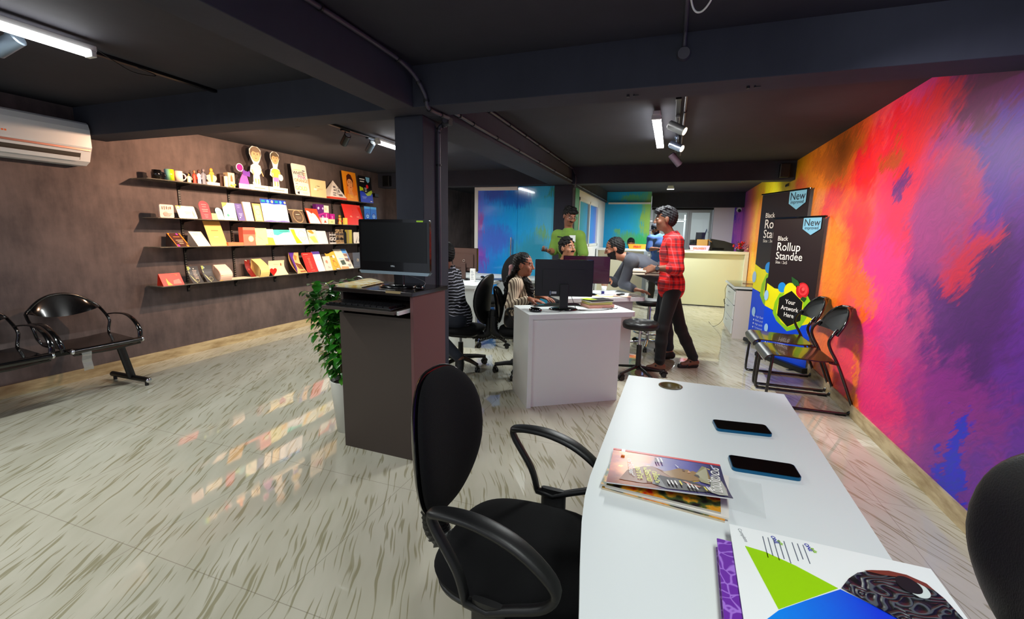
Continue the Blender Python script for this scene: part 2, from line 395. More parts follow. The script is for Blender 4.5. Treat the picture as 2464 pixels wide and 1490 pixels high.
sbox('trim_4', (XL, XR, 6.68, 6.90, BEAM, CEIL+.01), m_beam, .004)
sbox('trim_5', (-1.81, -1.46, 6.90, 10.48, BEAM, CEIL+.01), m_beam, .004)
sbox('trim_6', (-.50, XR, 10.9, 11.15, 2.02, CEIL+.01), m_beam)
sbox('trim_7', (-1.79, -1.575, 2.66, 3.01, 0, BEAM), m_beam, .006)            # pillar by the kiosk
sbox('trim_8', (-1.745, -1.465, 6.78, 7.02, 0, BEAM), m_beam, .006)           # pillar by the glass cabin
sbox('trim_9', (XL, XL+.25, 6.90, 7.0, 0, BEAM), m_wall)
# glass cabin ---------------------------------------------------------------
stops_g = [(0,(.42,.44,.90)),(.15,(.24,.54,.95)),(.3,(.13,.61,.97)),(.5,(.12,.67,.98)),(.7,(.20,.72,.97)),(1,(.30,.78,.93))]
blobs_g = [(-3.02,1.45,.07,.22,(.60,.32,.66),.8),(-3.0,1.0,.10,.20,(.50,.34,.80),.8),(-2.75,1.25,.3,.2,(.28,.46,.88),.8),(-1.95,1.38,.13,.08,(.45,.74,.45),.7),(-1.82,2.0,.08,.07,(.30,.66,.62),.7),(-2.1,1.1,.3,.25,(.25,.66,.80),.7),(-2.4,1.9,.3,.15,(.10,.45,.85),.6),(-2.75,2.0,.2,.15,(.25,.38,.80),.6)]
m_film = mural_mat('printed_glass_film', stops_g, (-3.1, -1.75, 'X'), blobs_g, 0.12)
fb = m_film.node_tree.nodes['Principled BSDF']; fb.inputs['Roughness'].default_value = 0.10; fb.inputs['Coat Weight'].default_value = 0.8; fb.inputs['Coat Roughness'].default_value = 0.03
m_frame = mat('white_aluminium_frame', (.88,.88,.86), 0.35)
m_chrome = mat('chrome', (.85,.86,.88), 0.12, metal=1.0)
w = struct(bpy.data.objects.new('window_1', None)); col.objects.link(w)
mb = MB(); mb.bx(-3.04,-2.36,6.86,6.875,0,2.04); mb.build('fixed_pane', m_film, w)
mb = MB(); mb.bx(-3.10,-3.04,6.84,6.90,0,2.095); mb.bx(-3.04,-2.36,6.84,6.90,2.04,2.095); mb.build('window_frame', m_frame, w, .003)
w = struct(bpy.data.objects.new('door_1', None)); col.objects.link(w)
mb = MB(); mb.bx(-2.352,-1.75,6.85,6.865,0.01,2.095); mb.build('door_pane', m_film, w)
mb = MB(); mb.tube([(-2.44,6.80,.98),(-2.44,6.80,1.30)], .010, 10)
for z in (1.02,1.26): mb.tube([(-2.44,6.80,z),(-2.44,6.858,z)], .006, 8)
mb.build('door_handle', m_chrome, w)
stops_s = [(0,(.30,.66,.55)),(.3,(.15,.62,.75)),(.7,(.25,.50,.85)),(1,(.45,.42,.80))]
m_side = mural_mat('side_film', stops_s, (7.0, 10.0, 'Y'), [(7.3,1.7,.3,.5,(.35,.68,.50),.6)], 0.12)
sbox('wall_cabin_side', (-1.56, -1.50, 7.02, 7.50, 0, BEAM), m_side)
mb = MB(); mb.bx(-1.56,-1.50,7.50,9.55,0,1.15); mb.bx(-1.56,-1.50,7.50,9.55,1.98,BEAM); mb.bx(-1.56,-1.50,9.55,10.5,0,BEAM); struct(mb.build('wall_cabin_white', m_white))
w = struct(bpy.data.objects.new('window_2', None)); col.objects.link(w)
mb = MB(); mb.bx(-1.545,-1.53,7.56,8.50,1.20,1.93); mb.bx(-1.545,-1.53,8.56,9.50,1.20,1.93); mb.build('window_pane', m_side, w)
mb = MB()
for a in (7.50,8.50,9.50): mb.bx(-1.57,-1.49,a,a+.06,1.15,1.98)
for z in (1.15,1.93): mb.bx(-1.57,-1.49,7.50,9.56,z,z+.05)
mb.build('window_frame', m_frame, w, .003)
stops_b = [(0,(.06,.62,.85)),(.5,(.05,.66,.88)),(.8,(.15,.68,.75)),(1,(.45,.72,.40))]
blobs_b = [(-.55,1.7,.10,.45,(.55,.74,.30),.7),(-1.0,1.28,.28,.13,(.35,.70,.45),.7),(-.6,1.2,.2,.2,(.20,.72,.40),.7),(-.9,2.2,.25,.08,(.35,.70,.50),.6),(-1.2,1.45,.1,.05,(.40,.70,.45),.6)]
m_blue = mural_mat('turquoise_mural', stops_b, (-1.5, -.5, 'X'), blobs_b, 0.15)
sbox('wall_back', (-1.50, -.50, 10.50, 10.62, 0, CEIL), m_blue)
sbox('trim_10', (-1.42, -.50, 10.44, 10.50, 2.065, 2.10), m_frame)
sbox('wall_back_left', (XL, -1.56, 10.50, 10.62, 0, CEIL), m_wall)
# back doors and the bright print room behind them -------------------------------
m_alu = mat('grey_aluminium', (.62,.64,.66), 0.35, metal=0.3)
m_glass = mat('clear_glass', (.95,.98,.97), 0.02, trans=1.0, spec=0.3)
for i, (a, b) in enumerate(((-.47, .33), (.33, .82))):
    w = struct(bpy.data.objects.new('door_%d' % (i+2), None)); col.objects.link(w)
    mb = MB()
    mb.bx(a,a+.055,11.22,11.28,0,1.98); mb.bx(b-.055,b,11.22,11.28,0,1.98); mb.bx(a+.055,b-.055,11.22,11.28,1.92,1.98); mb.bx(a+.055,b-.055,11.22,11.28,0,.10)
    mb.build('door_frame', m_alu, w, .003)
    mb = MB(); mb.bx(a+.055,b-.055,11.245,11.255,.10,1.92); mb.build('door_pane', m_glass, w)
sbox('wall_back_right', (1.24, XR, 11.0, 11.12, 0, 2.05), mural_mat('violet_mural', [(0,(.50,.28,.75)),(1,(.80,.38,.75))], (1.2,1.45,'X'), [(1.22,1.95,.04,.2,(.15,.10,.70),.5)], .15))
sbox('trim_11', (-.50, XR, 11.15, 11.30, 1.985, CEIL), mat('matt_black_board', (.03,.03,.04), .8))
sbox('trim_12', (.83, 1.24, 11.02, 11.30, 0, 2.045), mat('pale_column_paint', (.80,.79,.83), .6))
sbox('wall_print_room', (-3.0, 1.6, 15.6, 15.7, 0, CEIL), m_white)
sbox('wall_print_room_right', (1.45, 1.6, 11.9, 15.6, 0, CEIL), m_white)
sbox('ceiling_print_room', (-1.0, 1.45, 11.35, 15.6, CEIL-.03, CEIL-.005), m_white)
sbox('wall_print_room_left', (-1.0, -.9, 11.3, 15.6, 0, CEIL-.03), m_white)
area_light('print_room_ceiling_lamp', (.3, 13.3, 2.28), 1.2, .3, 60, (.97,1,1), direction=(0,0,-1))

# conduits ------------------------------------------------------------------
m_pipe = mat('dark_conduit', (.26,.25,.29), .45)
m_pipe2 = mat('conduit_saddle', (.10,.10,.12), .5)
def conduit(pts, label, r=.011, saddles=0):
    t = thing('conduit', label, 'pipe', pts[0])
    o = Vector(pts[0]); L = [Vector(p)-o for p in pts]
    mb = MB(); mb.tube(L, r, 10); mb.build('pipe', m_pipe, t)
    if saddles:
        for k in range(saddles):
            f = (k+.5)/saddles*(len(L)-1); i = int(f); p = L[i].lerp(L[i+1], f-i); d = (L[i+1]-L[i]).normalized()
            mb = MB(); mb.tube([p-d*.006, p+d*.006], r+.006, 10); mb.build('saddle', m_pipe2, t)
    return t
conduit(smooth_path([(-1.525,-.3,2.31),(-1.525,1.2,2.31),(-1.52,2.1,2.31),(-1.49,2.38,2.27),(-1.455,2.48,2.17),(-1.445,2.50,2.10),(-1.44,2.56,2.085),(-1.42,2.72,2.085)]), 'dark conduit along long ceiling beam, dropping round the cross beam corner', .012, 7)
conduit([(-1.425,2.78,2.14),(-1.44,3.2,2.14),(-1.445,4.2,2.14),(-1.445,5.4,2.14),(-1.445,6.64,2.14)], 'lower conduit on the side of the beam behind the pillar', .012, 7)
conduit([(-1.44,2.74,2.31),(-1.44,4.0,2.31),(-1.44,5.2,2.31),(-1.44,6.66,2.31)], 'upper conduit where the beam behind the pillar meets the ceiling', .011, 8)
conduit(smooth_path([(-1.50,2.84,2.07),(-1.535,2.84,2.07),(-1.555,2.84,2.04),(-1.558,2.84,1.9),(-1.558,2.84,.9),(-1.558,2.84,.02)]), 'dark conduit running down the side of the pillar behind the kiosk', .013, 4)
conduit(smooth_path([(-1.445,6.66,2.30),(-1.40,6.655,2.2),(-1.40,6.66,2.08),(-1.44,6.74,1.98),(-1.445,6.76,1.4),(-1.45,6.76,.1)]), 'dark cables looping down the far pillar beside the glass cabin', .010, 3)
conduit([(-1.44,6.94,2.12),(-1.44,8.6,2.12),(-1.44,10.4,2.12)], 'conduit along the far beam above the cabin window', .010, 4)
t = thing('junction_box', 'small black junction box at the corner of beam and pillar', 'junction box', (-1.47,2.80,2.085))
mb = MB(); mb.box((0,0,0),(.05,.06,.05)); mb.build('box', m_pipe2, t, .004); mb = MB(); mb.cyl((0,-.028,0),(0,-.036,0),.018,None,12); mb.build('lid', m_pipe, t)
# ceiling rose with conduit and loose white wire
t = thing('ceiling_rose', 'round dark ceiling rose on the cross beam with a pipe above', 'ceiling rose', (-.014,2.497,2.235))
mb = MB(); mb.cyl((0,0,0),(0,-.022,0),.032,.028,20); mb.build('rose_cap', m_pipe, t)
mb = MB(); mb.tube([(0,-.012,.03),(0,-.012,.09),(0,-.06,.094),(0,-1.2,.094)], .010, 8); mb.build('feed_pipe', m_pipe, t)
mb = MB(); mb.tube(smooth_path([(-.02,1.9,2.33),(0,2.10,2.30),(.02,2.14,2.27),(.05,2.13,2.265),(.08,2.08,2.29),(.10,1.95,2.33)]), .004, 6)
tag(mb.build('loose_wire', mat('white_cable', (.85,.85,.84), .5)), 'loose white wire loop hanging from the ceiling', 'wire')
for (x, y) in ((-.28,2.60),(.30,2.62)):
    mb = MB(); mb.cyl((x,y,BEAM),(x,y,BEAM-.012),.008,None,8); mb.cyl((x+.03,y,BEAM),(x+.03,y,BEAM-.01),.004,None,8); mb.tube([(x+.03,y,BEAM-.006),(x+.055,y,BEAM-.006)],.003,6)
    tag(mb.build('beam_anchor', m_pipe2), 'small metal anchor under the cross beam, %s' % ('nearer the pillar' if x < 0 else 'nearer the mural wall'), 'anchor', 'anchors under the cross beam')
# ------------------------------------------------------------------ lamps
m_tube = mat('lit_tube_diffuser', (1.0,1.0,1.0), .4, emit=22.0)
m_warm = mat('lit_spot_lens', (1.0,.93,.80), .4, emit=3.0)
m_lens = mat('unlit_spot_lens', (.75,.82,.85), .15)
m_blk = mat('matt_black_metal', (.035,.035,.04), .38)
m_grey = mat('greyblue_metal', (.30,.34,.38), .35, metal=.5)
m_wplastic = mat('white_plastic', (.86,.87,.86), .35)
def tube_light(loc, length, width, label, power, along='Y', color=(.95,1,.98)):
    t = thing('tube_light', label, 'ceiling light', loc, 0 if along == 'Y' else math.pi/2, 'LED batten lights on the ceiling')
    mb = MB(); mb.bx(-width*.42, width*.42, -length/2-.02, length/2+.02, .0, .03); mb.build('housing', m_wplastic, t, .004)
    mb = MB(); mb.bx(-width/2, width/2, -length/2, length/2, -.028, -.001); mb.build('diffuser', m_tube, t, .006)
    for s in (-1,1):
        mb = MB(); mb.bx(-width/2-.003, width/2+.003, s*length/2-.012 if s>0 else -length/2-.012, s*length/2+.012 if s>0 else -length/2+.012, -.031, 0)
        mb.build('end_cap', m_wplastic, t, .003)
    area_light('tube_glow', (0,0,-.034), width, length, power, color, direction=(0,0,-1), spread=170, parent=t)
    return t
tube_light((-3.02, 1.05, 2.275), 1.24, .055, 'long bright tube light at the upper left, nearest the camera', 34)
tube_light((-2.94, 4.62, 2.275), 1.10, .05, 'tube light over the display shelves, partly behind the pillar', 46)
tube_light((-.185, 4.38, 2.275), 1.20, .065, 'tube light seen end-on beside the spotlights in the middle bay', 52)
tube_light((-.10, 9.0, 2.26), .12, .12, 'small bright square lamp on the ceiling before the reception counter', 62)
tube_light((-3.19, 7.95, 2.275), .95, .05, 'tube light in the dark passage left of the glass cabin', 30)
def rail(loc, length, label):
    t = thing('track_rail', label, 'track rail', loc)
    mb = MB(); mb.bx(-.017,.017,0,length,0,.018); mb.build('rail_profile', m_blk, t, .002)
    mb = MB(); mb.bx(-.019,.019,-.03,.03,-.006,.02); mb.build('feed_cap', m_blk, t, .002)
    return t
rail((-3.18, .9, 2.315), 1.65, 'black lighting track along the upper left ceiling')
rail((-3.06, 3.25, 2.315), 1.9, 'black lighting track above the display shelves')
rail((-.03, 3.55, 2.315), 2.1, 'dark lighting track beside the middle bay tube light')
conduit([(.02,2.74,2.32),(.02,3.9,2.32),(.015,5.9,2.32)], 'thin ceiling conduit right of the middle bay track', .009, 5)
def spot_head(loc, direction, label, m, lens, r=.036, L=.13, drop=.07):
    t = thing('track_spotlight', label, 'spotlight', loc, 0, 'track spotlights')
    d = Vector(direction).normalized(); c = Vector((0,0,-drop-.02))
    mb = MB(); mb.bx(-.018,.018,-.05,.05,-.016,0); mb.build('adapter', m, t, .003)
    mb = MB(); mb.tube([(0,0,-.014),(0,0,-drop)], .006, 8); mb.cyl((-.012,0,-drop),(.012,0,-drop),.012,None,12); mb.build('stem', m, t)
    mb = MB(); a = c-d*L*.5; b = c+d*L*.5
    mb.cyl(a, b, r, r, 24); mb.cyl(a-d*.006, a, r*.8, r, 24); mb.build('lamp_body', m, t)
    if lens is m_lens and loc[1] > 2: mb = MB(); mb.cyl(a-d*.0075, a-d*.006, r*.78, None, 24); mb.build('rear_cap', mat('pale_rear_cap', (.75,.80,.82), .3), t)
    mb = MB(); mb.cyl(b+d*.0005, b+d*.004, r*.86, None, 24); mb.build('lens', lens, t)
    return t
S = spot_head
S((-3.16,1.40,2.315), (-.72,-.28,-.42), 'grey cylinder spotlight under the long tube at the upper left', m_grey, m_lens)
S((-3.06,3.72,2.315), (-.55,.25,-.42), 'black cylinder spotlight above the shelves, left of the pair', m_blk, m_lens, .033, .12)
S((-3.06,4.10,2.315), (-.55,.25,-.42), 'grey cylinder spotlight above the shelves, beside the pillar', m_grey, m_lens, .033, .12)
S((-.03,4.02,2.315), (.75,-.25,-.42), 'dark cylinder spotlight with a lit lens, front one in the middle bay', mat('dark_grey_metal', (.22,.22,.22), .4), m_warm, .036, .14)
S((-.03,4.80,2.315), (.75,-.35,-.40), 'silver cylinder spotlight with a lit lens in the middle bay', mat('silver_metal', (.55,.60,.68), .25, metal=.9), m_warm, .036, .13)
S((-.03,5.15,2.315), (.55,.25,-.60), 'dark cylinder spotlight pointing down behind the silver one', mat('plum_metal', (.22,.17,.20), .4), m_blk, .036, .14, .14)
mb = MB(); mb.tube(smooth_path([(-3.1,1.75,2.32),(-3.05,1.86,2.25),(-3.02,1.93,2.24),(-3.06,2.02,2.27),(-3.15,1.98,2.31)]), .003, 6)
tag(mb.build('loose_cable', m_blk), 'loose black cable loop below the upper left track', 'cable')
mb = MB(); mb.tube(smooth_path([(-3.25,3.18,2.33),(-3.25,3.22,2.26),(-3.17,3.26,2.25),(-3.12,3.28,2.30),(-3.14,3.3,2.33)]), .004, 6)
tag(mb.build('loose_cable', m_blk), 'loose cable loop in front of the track over the shelves', 'cable')
# ------------------------------------------------------------------ air conditioner
t = thing('air_conditioner', 'white split air conditioner high on the dark left wall', 'air conditioner', (XL+.002, 1.98, 1.852))
prof = [(0,0),(.12,0),(.175,.03),(.205,.10),(.225,.14),(.225,.28),(.21,.325),(.19,.34),(0,.34)]
mb = MB(); mb.prism(prof, (0,-.50,0), (1,0,0), (0,0,1), (0,1,0), 1.0); mb.build('casing', mat('ac_white', (.80,.82,.83), .3), t, .006)
mb = MB(); mb.box((.190,0,.065),(.004,.86,.055), Euler((0,math.radians(24),0)).to_matrix()); mb.build('air_outlet', mat('ac_dark_slot', (.22,.20,.17), .6), t)
mb = MB(); mb.box((.192,0,.040),(.006,.84,.035), Euler((0,math.radians(38),0)).to_matrix()); mb.build('louvre', mat('ac_white', (.9,.9,.9)), t, .002)
mb = MB(); mb.box((.218,0,.118),(.008,.985,.016)); mb.build('trim_strip', mat('ac_copper_strip', (.72,.50,.44), .35, metal=.3), t, .002)
fn = dict(ex=(0,1,0), ey=(0,0,1))
mb = MB(); mb.text('+ 25 °', (.2262,-.12,.232), size=.035, **fn); mb.build('temperature_display', mat('ac_display', (.75,.85,1), .4, emit=.9), t)
mb = MB(); mb.cyl((.2255,-.105,.178),(.2265,-.105,.178),.011,None,14); [mb.bx(.2255,.2262,-.085+.016*k_,-.074+.016*k_,.172,.184) for k_ in range(5)]; mb.build('badge', mat('ac_badge', (.95,.45,.22), .4), t)
# ------------------------------------------------------------------ furniture helpers
m_plast = mat('black_chair_plastic', (.045,.045,.05), .42, bump=.05, bscale=400)
m_shell = mat('glossy_black_shell', (.03,.03,.035), .16, coat=.5)
m_fab = mat('black_chair_fabric', (.028,.028,.036), .9, bump=.2, bscale=500, spec=.25)
m_leather = mat('black_leather', (.03,.03,.032), .45, bump=.12, bscale=220)
m_gas = mat('brushed_steel', (.6,.62,.65), .3, metal=1.0)
def pad(mb, O, ex, ey, ez, outline, front, back, curve=None, n=48, m=9, mi=0, po=3.0):
    """cushion: outline(theta)->(u,v); bulges by front along +ez and back along -ez"""
    O, ex, ey, ez = Vector(O), Vector(ex), Vector(ey), Vector(ez)
    def P(r, th, side):
        u, v = outline(th); u *= r; v *= r
        h = max(0.0, 1-r**po)**.5; d = (front if side > 0 else -back)*h
        c = curve(u, v) if curve else 0
        return O + ex*u + ey*v + ez*(d+c)
    for side in (1, -1):
        vs = [P(0, 0, side)]; fs = []
        for i in range(1, m+1):
            r = math.sin(math.pi/2*i/m)
            for k in range(n): vs.append(P(r, 2*math.pi*k/n, side))
        for k in range(n): fs.append((0, 1+k, 1+(k+1)%n) if side > 0 else (0, 1+(k+1)%n, 1+k))
        for i in range(m-1):
            for k in range(n):
                a, b = 1+i*n+k, 1+i*n+(k+1)%n; q = (a, a+n, b+n, b); fs.append(q if side > 0 else q[::-1])
        mb.add(vs, fs, mi, True)
    return mb
def sup(a, b, e=3.0, shift=None):
    def f(th):
        c, s = math.cos(th), math.sin(th)
        u = a*abs(c)**(2/e)*(1 if c >= 0 else -1); v = b*abs(s)**(2/e)*(1 if s >= 0 else -1)
        if shift: u, v = shift(u, v)
        return u, v
    return f
def castor(parent, p, ang, m=None):
    m = m or m_plast; R = Matrix.Rotation(ang, 4, 'Z')
    mb = MB(); mb.T = Matrix.Translation(p) @ R
    mb.cyl((0,0,.045),(0,0,.075),.008,None,8); mb.tube(arc((.012,0,.028), .031, 10, 170, 8, (1,0,0), (0,0,1)), .010, 8, flat=1.4)
    c = mb.build('castor', m, parent)
    for s in (-1, 1):
        mb = MB(); mb.T = Matrix.Translation(p) @ R; mb.cyl((.012,s*.007,.025),(.012,s*.020,.025),.025,None,18); mb.build('wheel', m_plast, c, .003)
def office_chair(name, label, loc, rz, seat_z=.46, arms=True, fabric=None, back_h=.46, back_w=.40, shell=None, base_r=.27, star=0.3, parts=True, lean=.10, back_x=-.235, sz=.235):
    fabric = fabric or m_fab; shell = shell or m_shell
    t = thing(name, label, 'office chair', loc, rz)
    z = seat_z
    mb = MB(); pad(mb, (0,0,z-.03), (1,0,0), (0,1,0), (0,0,1), sup(sz, sz, 3.6, lambda u,v: (u, v*(1-.10*(u<0)*(-u/sz)))), .035, .045, lambda u,v: -.25*max(0,u-.12)**1.0*.6 - .10*v*v, po=6); mb.build('seat_cushion', fabric, t)
    mb = MB(); pad(mb, (0,0,z-.062), (1,0,0), (0,1,0), (0,0,1), sup(sz*.93, sz*.93, 3.6), .015, .03, po=8); mb.build('seat_pan', m_plast, t)
    def egg(u, v): # u across, v up
        k = v/(back_h/2); return u*(1 - .30*max(0,-k)**1.6 - .14*max(0,k)**2.2), v
    d = Vector((-lean, 0, 1)).normalized(); nx = d.cross(Vector((0,-1,0))).normalized()
    if nx.x < 0: nx = -nx
    O = Vector((back_x, 0, z+.03+back_h/2))
    cv = lambda u, v: .9*u*u + .12*max(0,-v)**1.0*0 - .35*v*v
    mb = MB(); pad(mb, O+nx*.008, (0,1,0), d, nx, sup(back_w/2*.97, back_h/2*.975, 2.7, egg), .032, .006, cv, po=4); mb.build('backrest_cushion', fabric, t)
    mb = MB(); pad(mb, O-nx*.004, (0,1,0), d, nx, sup(back_w/2, back_h/2, 2.7, egg), .010, .022, cv, po=6); mb.build('backrest_shell', shell, t)
    # bracket with bellows
    mb = MB(); pts = smooth_path([(back_x-.035,0,z+.16),(back_x-.045,0,z+.02),(back_x-.02,0,z-.075),(-.06,0,z-.10)], 5)
    mb.tube(pts, .022, 8, flat=1.6); mb.build('back_bracket', m_plast, t)
    path = smooth_path([(back_x-.03,0,z+.10),(back_x-.036,0,z+.0),(back_x-.0,0,z-.08),(-.13,0,z-.095)], 12)
    mb = MB(); mb.tube(path, [.036 if i % 2 else .024 for i in range(len(path))], 12, flat=1.3); mb.build('bellows', m_plast, t)
    mb = MB(); mb.bx(-.09,.09,-.06,.06,z-.125,z-.085); mb.build('tilt_mechanism', m_plast, t, .01)
    if arms:
        for s in (-1, 1):
            y = s*(sz+.03)
            prof = smooth_path([(-.05,y,z+.0),(-.075,y,z+.08),(-.145,y,z+.19),(-.125,y,z+.215),(-.02,y,z+.218),(.09,y,z+.185),(.175,y,z+.115),(.155,y,z+.06),(.07,y,z+.020),(.0,y,z-.01)], 5)
            a = MB(); a.sweep(prof[:-1], (0,1,0), .014, .010, 10, closed=True); o = a.build('armrest', m_plast, t)
            top = prof[12:33]; L_ = len(top)-1
            mb = MB(); mb.sweep([p + Vector((0,0,.004)) for p in top], (0,1,0), [.013+.013*math.sin(math.pi*(i+.6)/(L_+1.2))**.6 for i in range(L_+1)], [.011]*(L_+1), 12); mb.build('arm_pad', m_plast, o)
            mb = MB(); mb.sweep([(.01,y,z+.02),(.01,y,z-.055),(.01,y*.85,z-.085),(.01,y*.35,z-.09)], (1,0,0), .045, .010, 10); mb.build('arm_bracket', m_plast, o)
    mb = MB(); mb.cyl((0,0,.10),(0,0,.26),.028,.026,18); mb.build('gas_cover', m_plast, t)
    mb = MB(); mb.cyl((0,0,.26),(0,0,z-.09),.014,None,14); mb.build('gas_lift', m_gas, t)
    mb = MB(); mb.cyl((0,0,.07),(0,0,.125),.045,.035,20); mb.build('base_hub', m_plast, t, .006)
    for k in range(5):
        a = star + 2*math.pi*k/5; c, s = math.cos(a), math.sin(a)
        mb = MB(); mb.tube([(c*.03,s*.03,.105),(c*base_r*.6,s*base_r*.6,.098),(c*base_r,s*base_r,.082)], [.024,.019,.015], 8, flat=1.2); leg = mb.build('base_leg', m_plast, t)
        castor(t, (c*base_r, s*base_r, 0), a+1.1*k)
    mb = MB(); mb.tube([(.0,-.05,z-.10),(.0,-.20,z-.105)], .005, 8); lv = mb.build('height_lever', m_plast, t)
    mb = MB(); mb.ell((0,-.215,z-.106), (.019,.024,.014)); mb.build('lever_knob', m_plast, lv)
    return t
ch = office_chair('office_chair', 'black fabric office chair with looped arms in the foreground at the white desk', (-.35,1.135,0), math.radians(-3), .455, back_h=.465, back_w=.38, base_r=.28, star=1.0, back_x=-.272, lean=.06)
# clear packing film still on its base
random.seed(5)
N = NT('crumpled_clear_film', .12); N.b.inputs['Transmission Weight'].default_value = .85; N.b.inputs['Alpha'].default_value = .55; N.b.inputs['Base Color'].default_value = (.9,.93,.95,1)
v = N.n('TexVoronoi'); v.inputs['Scale'].default_value = 40; N.l(N.tc.outputs['Object'], v.inputs['Vector']); bp = N.n('Bump'); bp.inputs['Strength'].default_value = .9; N.l(v.outputs['Distance'], bp.inputs['Height']); N.l(bp.outputs[0], N.b.inputs['Normal'])
for k in range(5):
    a = 1.0 + 2*math.pi*k/5; c, s = math.cos(a), math.sin(a); mb = MB(); pts = [(c*r, s*r, .100-.05*(r/.28)**2*.4) for r in (.05,.09,.13,.17,.21,.25)]
    mb.tube([Vector(p)+Vector((random.uniform(-.006,.006),random.uniform(-.006,.006),0)) for p in pts], [.036+random.uniform(-.006,.01) for _ in pts], 9, caps=False)
    for i in range(len(mb.v)): mb.v[i] = tuple(Vector(mb.v[i])+Vector([random.uniform(-.007,.007) for _ in range(3)]))
    mb.build('packing_film', N.m, ch)
ch2 = office_chair('office_chair', 'black leather office chair cut off by the lower right edge', (.52,1.14,0), math.radians(180), .45, arms=False, fabric=m_leather, shell=m_gas, back_h=.46, back_w=.40, back_x=-.268)
office_chair('office_chair', 'empty black office chair by the white desk in front of the glass cabin', (-1.99,5.02,0), math.radians(229), .60, arms=False, shell=m_plast, base_r=.27, star=.35, back_x=-.25, back_w=.44, back_h=.50, lean=.22)
office_chair('office_chair', 'black office chair under the person in the striped shirt', (-1.95,3.98,0), math.radians(183), .44, arms=False, shell=m_plast, base_r=.27, star=.1, back_h=.50, back_w=.44, back_x=-.27)
office_chair('office_chair', 'black office chair with arms under the long-haired person', (-1.30,4.02,0), math.radians(18), .47, arms=True, base_r=.27, star=.6, back_h=.36, back_x=-.25)
office_chair('office_chair', 'black office chair behind the raised monitor, under the curly-haired person', (-1.10,5.12,0), math.radians(-55), .47, arms=False, base_r=.26)

# ------------------------------------------------------------------ desks
m_lam = mat('white_laminate', (.86,.88,.875), .42, vary=.01, vscale=3)
m_lam2 = mat('white_laminate_edge', (.80,.80,.80), .4)
def tabletop_mesh(w, d, z0, z1, r=.0, hole=None):
    """top from x 0..w, y 0..d with rounded right corners"""
    mb = MB(); pts = [(0,0),(w-r,0)] + [(w-r+r*math.sin(a), r-r*math.cos(a)) for a in [math.pi/2*i/6 for i in range(1,7)]] + [(w-r+r*math.cos(a), d-r+r*math.sin(a)) for a in [math.pi/2*i/6 for i in range(0,7)]] + [(0,d)] if r else [(0,0),(w,0),(w,d),(0,d)]
    mb.prism(pts, (0,0,z0), (1,0,0), (0,1,0), (0,0,1), z1-z0); return mb
# foreground desk, running away from the viewer, with a round cable hole near its far edge
t = thing('desk', 'large white desk in the foreground with phones and magazines on it', 'desk', (-.165,.30,0), math.radians(-1.0))
W, D = .595, 1.645; hx, hy, hr = .175, 1.565, .043
mb = MB(); n = 24; ring = [(hx+hr*math.cos(2*math.pi*i/n), hy+hr*math.sin(2*math.pi*i/n)) for i in range(n)]
def sq(th):
    c, s = math.cos(th), math.sin(th); k = .07/max(abs(c), abs(s)); return (hx+c*k, hy+s*k)
outer = [sq(2*math.pi*(i)/n) for i in range(n)]
for z, fl in ((.75, False), (.715, True)):
    vs = [(p[0],p[1],z) for p in ring+outer]; fs = [(i,n+i,n+(i+1)%n,(i+1)%n) for i in range(n)]
    mb.add(vs, [f[::-1] for f in fs] if fl else fs)
    x0, x1, y0, y1 = hx-.07, hx+.07, hy-.07, hy+.07
    LE = [(0,y0+0*y1)]
    for (a,b,c,d) in ((0,x0,.75,D),(x1,W,0,D),(x0,x1,0,y0),(x0,x1,y1,D)):
        q = [(a,c,z),(b,c,z),(b,d,z),(a,d,z)]; mb.add(q, [(3,2,1,0) if fl else (0,1,2,3)])
mb.add([(p[0],p[1],z) for z in (.715,.75) for p in ring], [(i,n+i,n+(i+1)%n,(i+1)%n) for i in range(n)])
cl = [(0,.75)] + [(.10*math.sin(math.pi/2*i/8)**1.8, .75*(1-i/8)) for i in range(1,9)]   # left edge curves in towards the near end
for z, fl in ((.75, False), (.715, True)):
    q = [(p[0],p[1],z) for p in cl]+[(x0,0,z),(x0,.75,z)]; mb.add(q, [list(range(len(q)))[::-1] if fl else list(range(len(q)))])
LOOP = cl + [(W,0),(W,D),(0,D)]
for a, b in zip(LOOP, LOOP[1:]+LOOP[:1]): mb.add([(a[0],a[1],.715),(b[0],b[1],.715),(b[0],b[1],.75),(a[0],a[1],.75)], [(0,1,2,3)])
top = mb.build('desk_top', m_lam, t)
mb = MB(); mb.lathe([(.0435,.714),(.0435,.752),(.0465,.7525),(.041,.7525),(.041,.714)], (hx,hy,0), 28); mb.build('cable_grommet', mat('brown_grommet', (.40,.33,.16), .35), top)
mb = MB(); mb.bx(.11,.132,.02,D-.05,0,.714); mb.build('side_panel', m_lam, t, .001)
mb = MB(); mb.bx(.30,.32,.0,D-.07,0.05,.714); mb.build('modesty_panel', m_lam2, t, .001)
mb = MB(); mb.bx(.132,W-.02,D-.07,D-.05,0,.714); mb.build('end_panel', m_lam, t, .001)
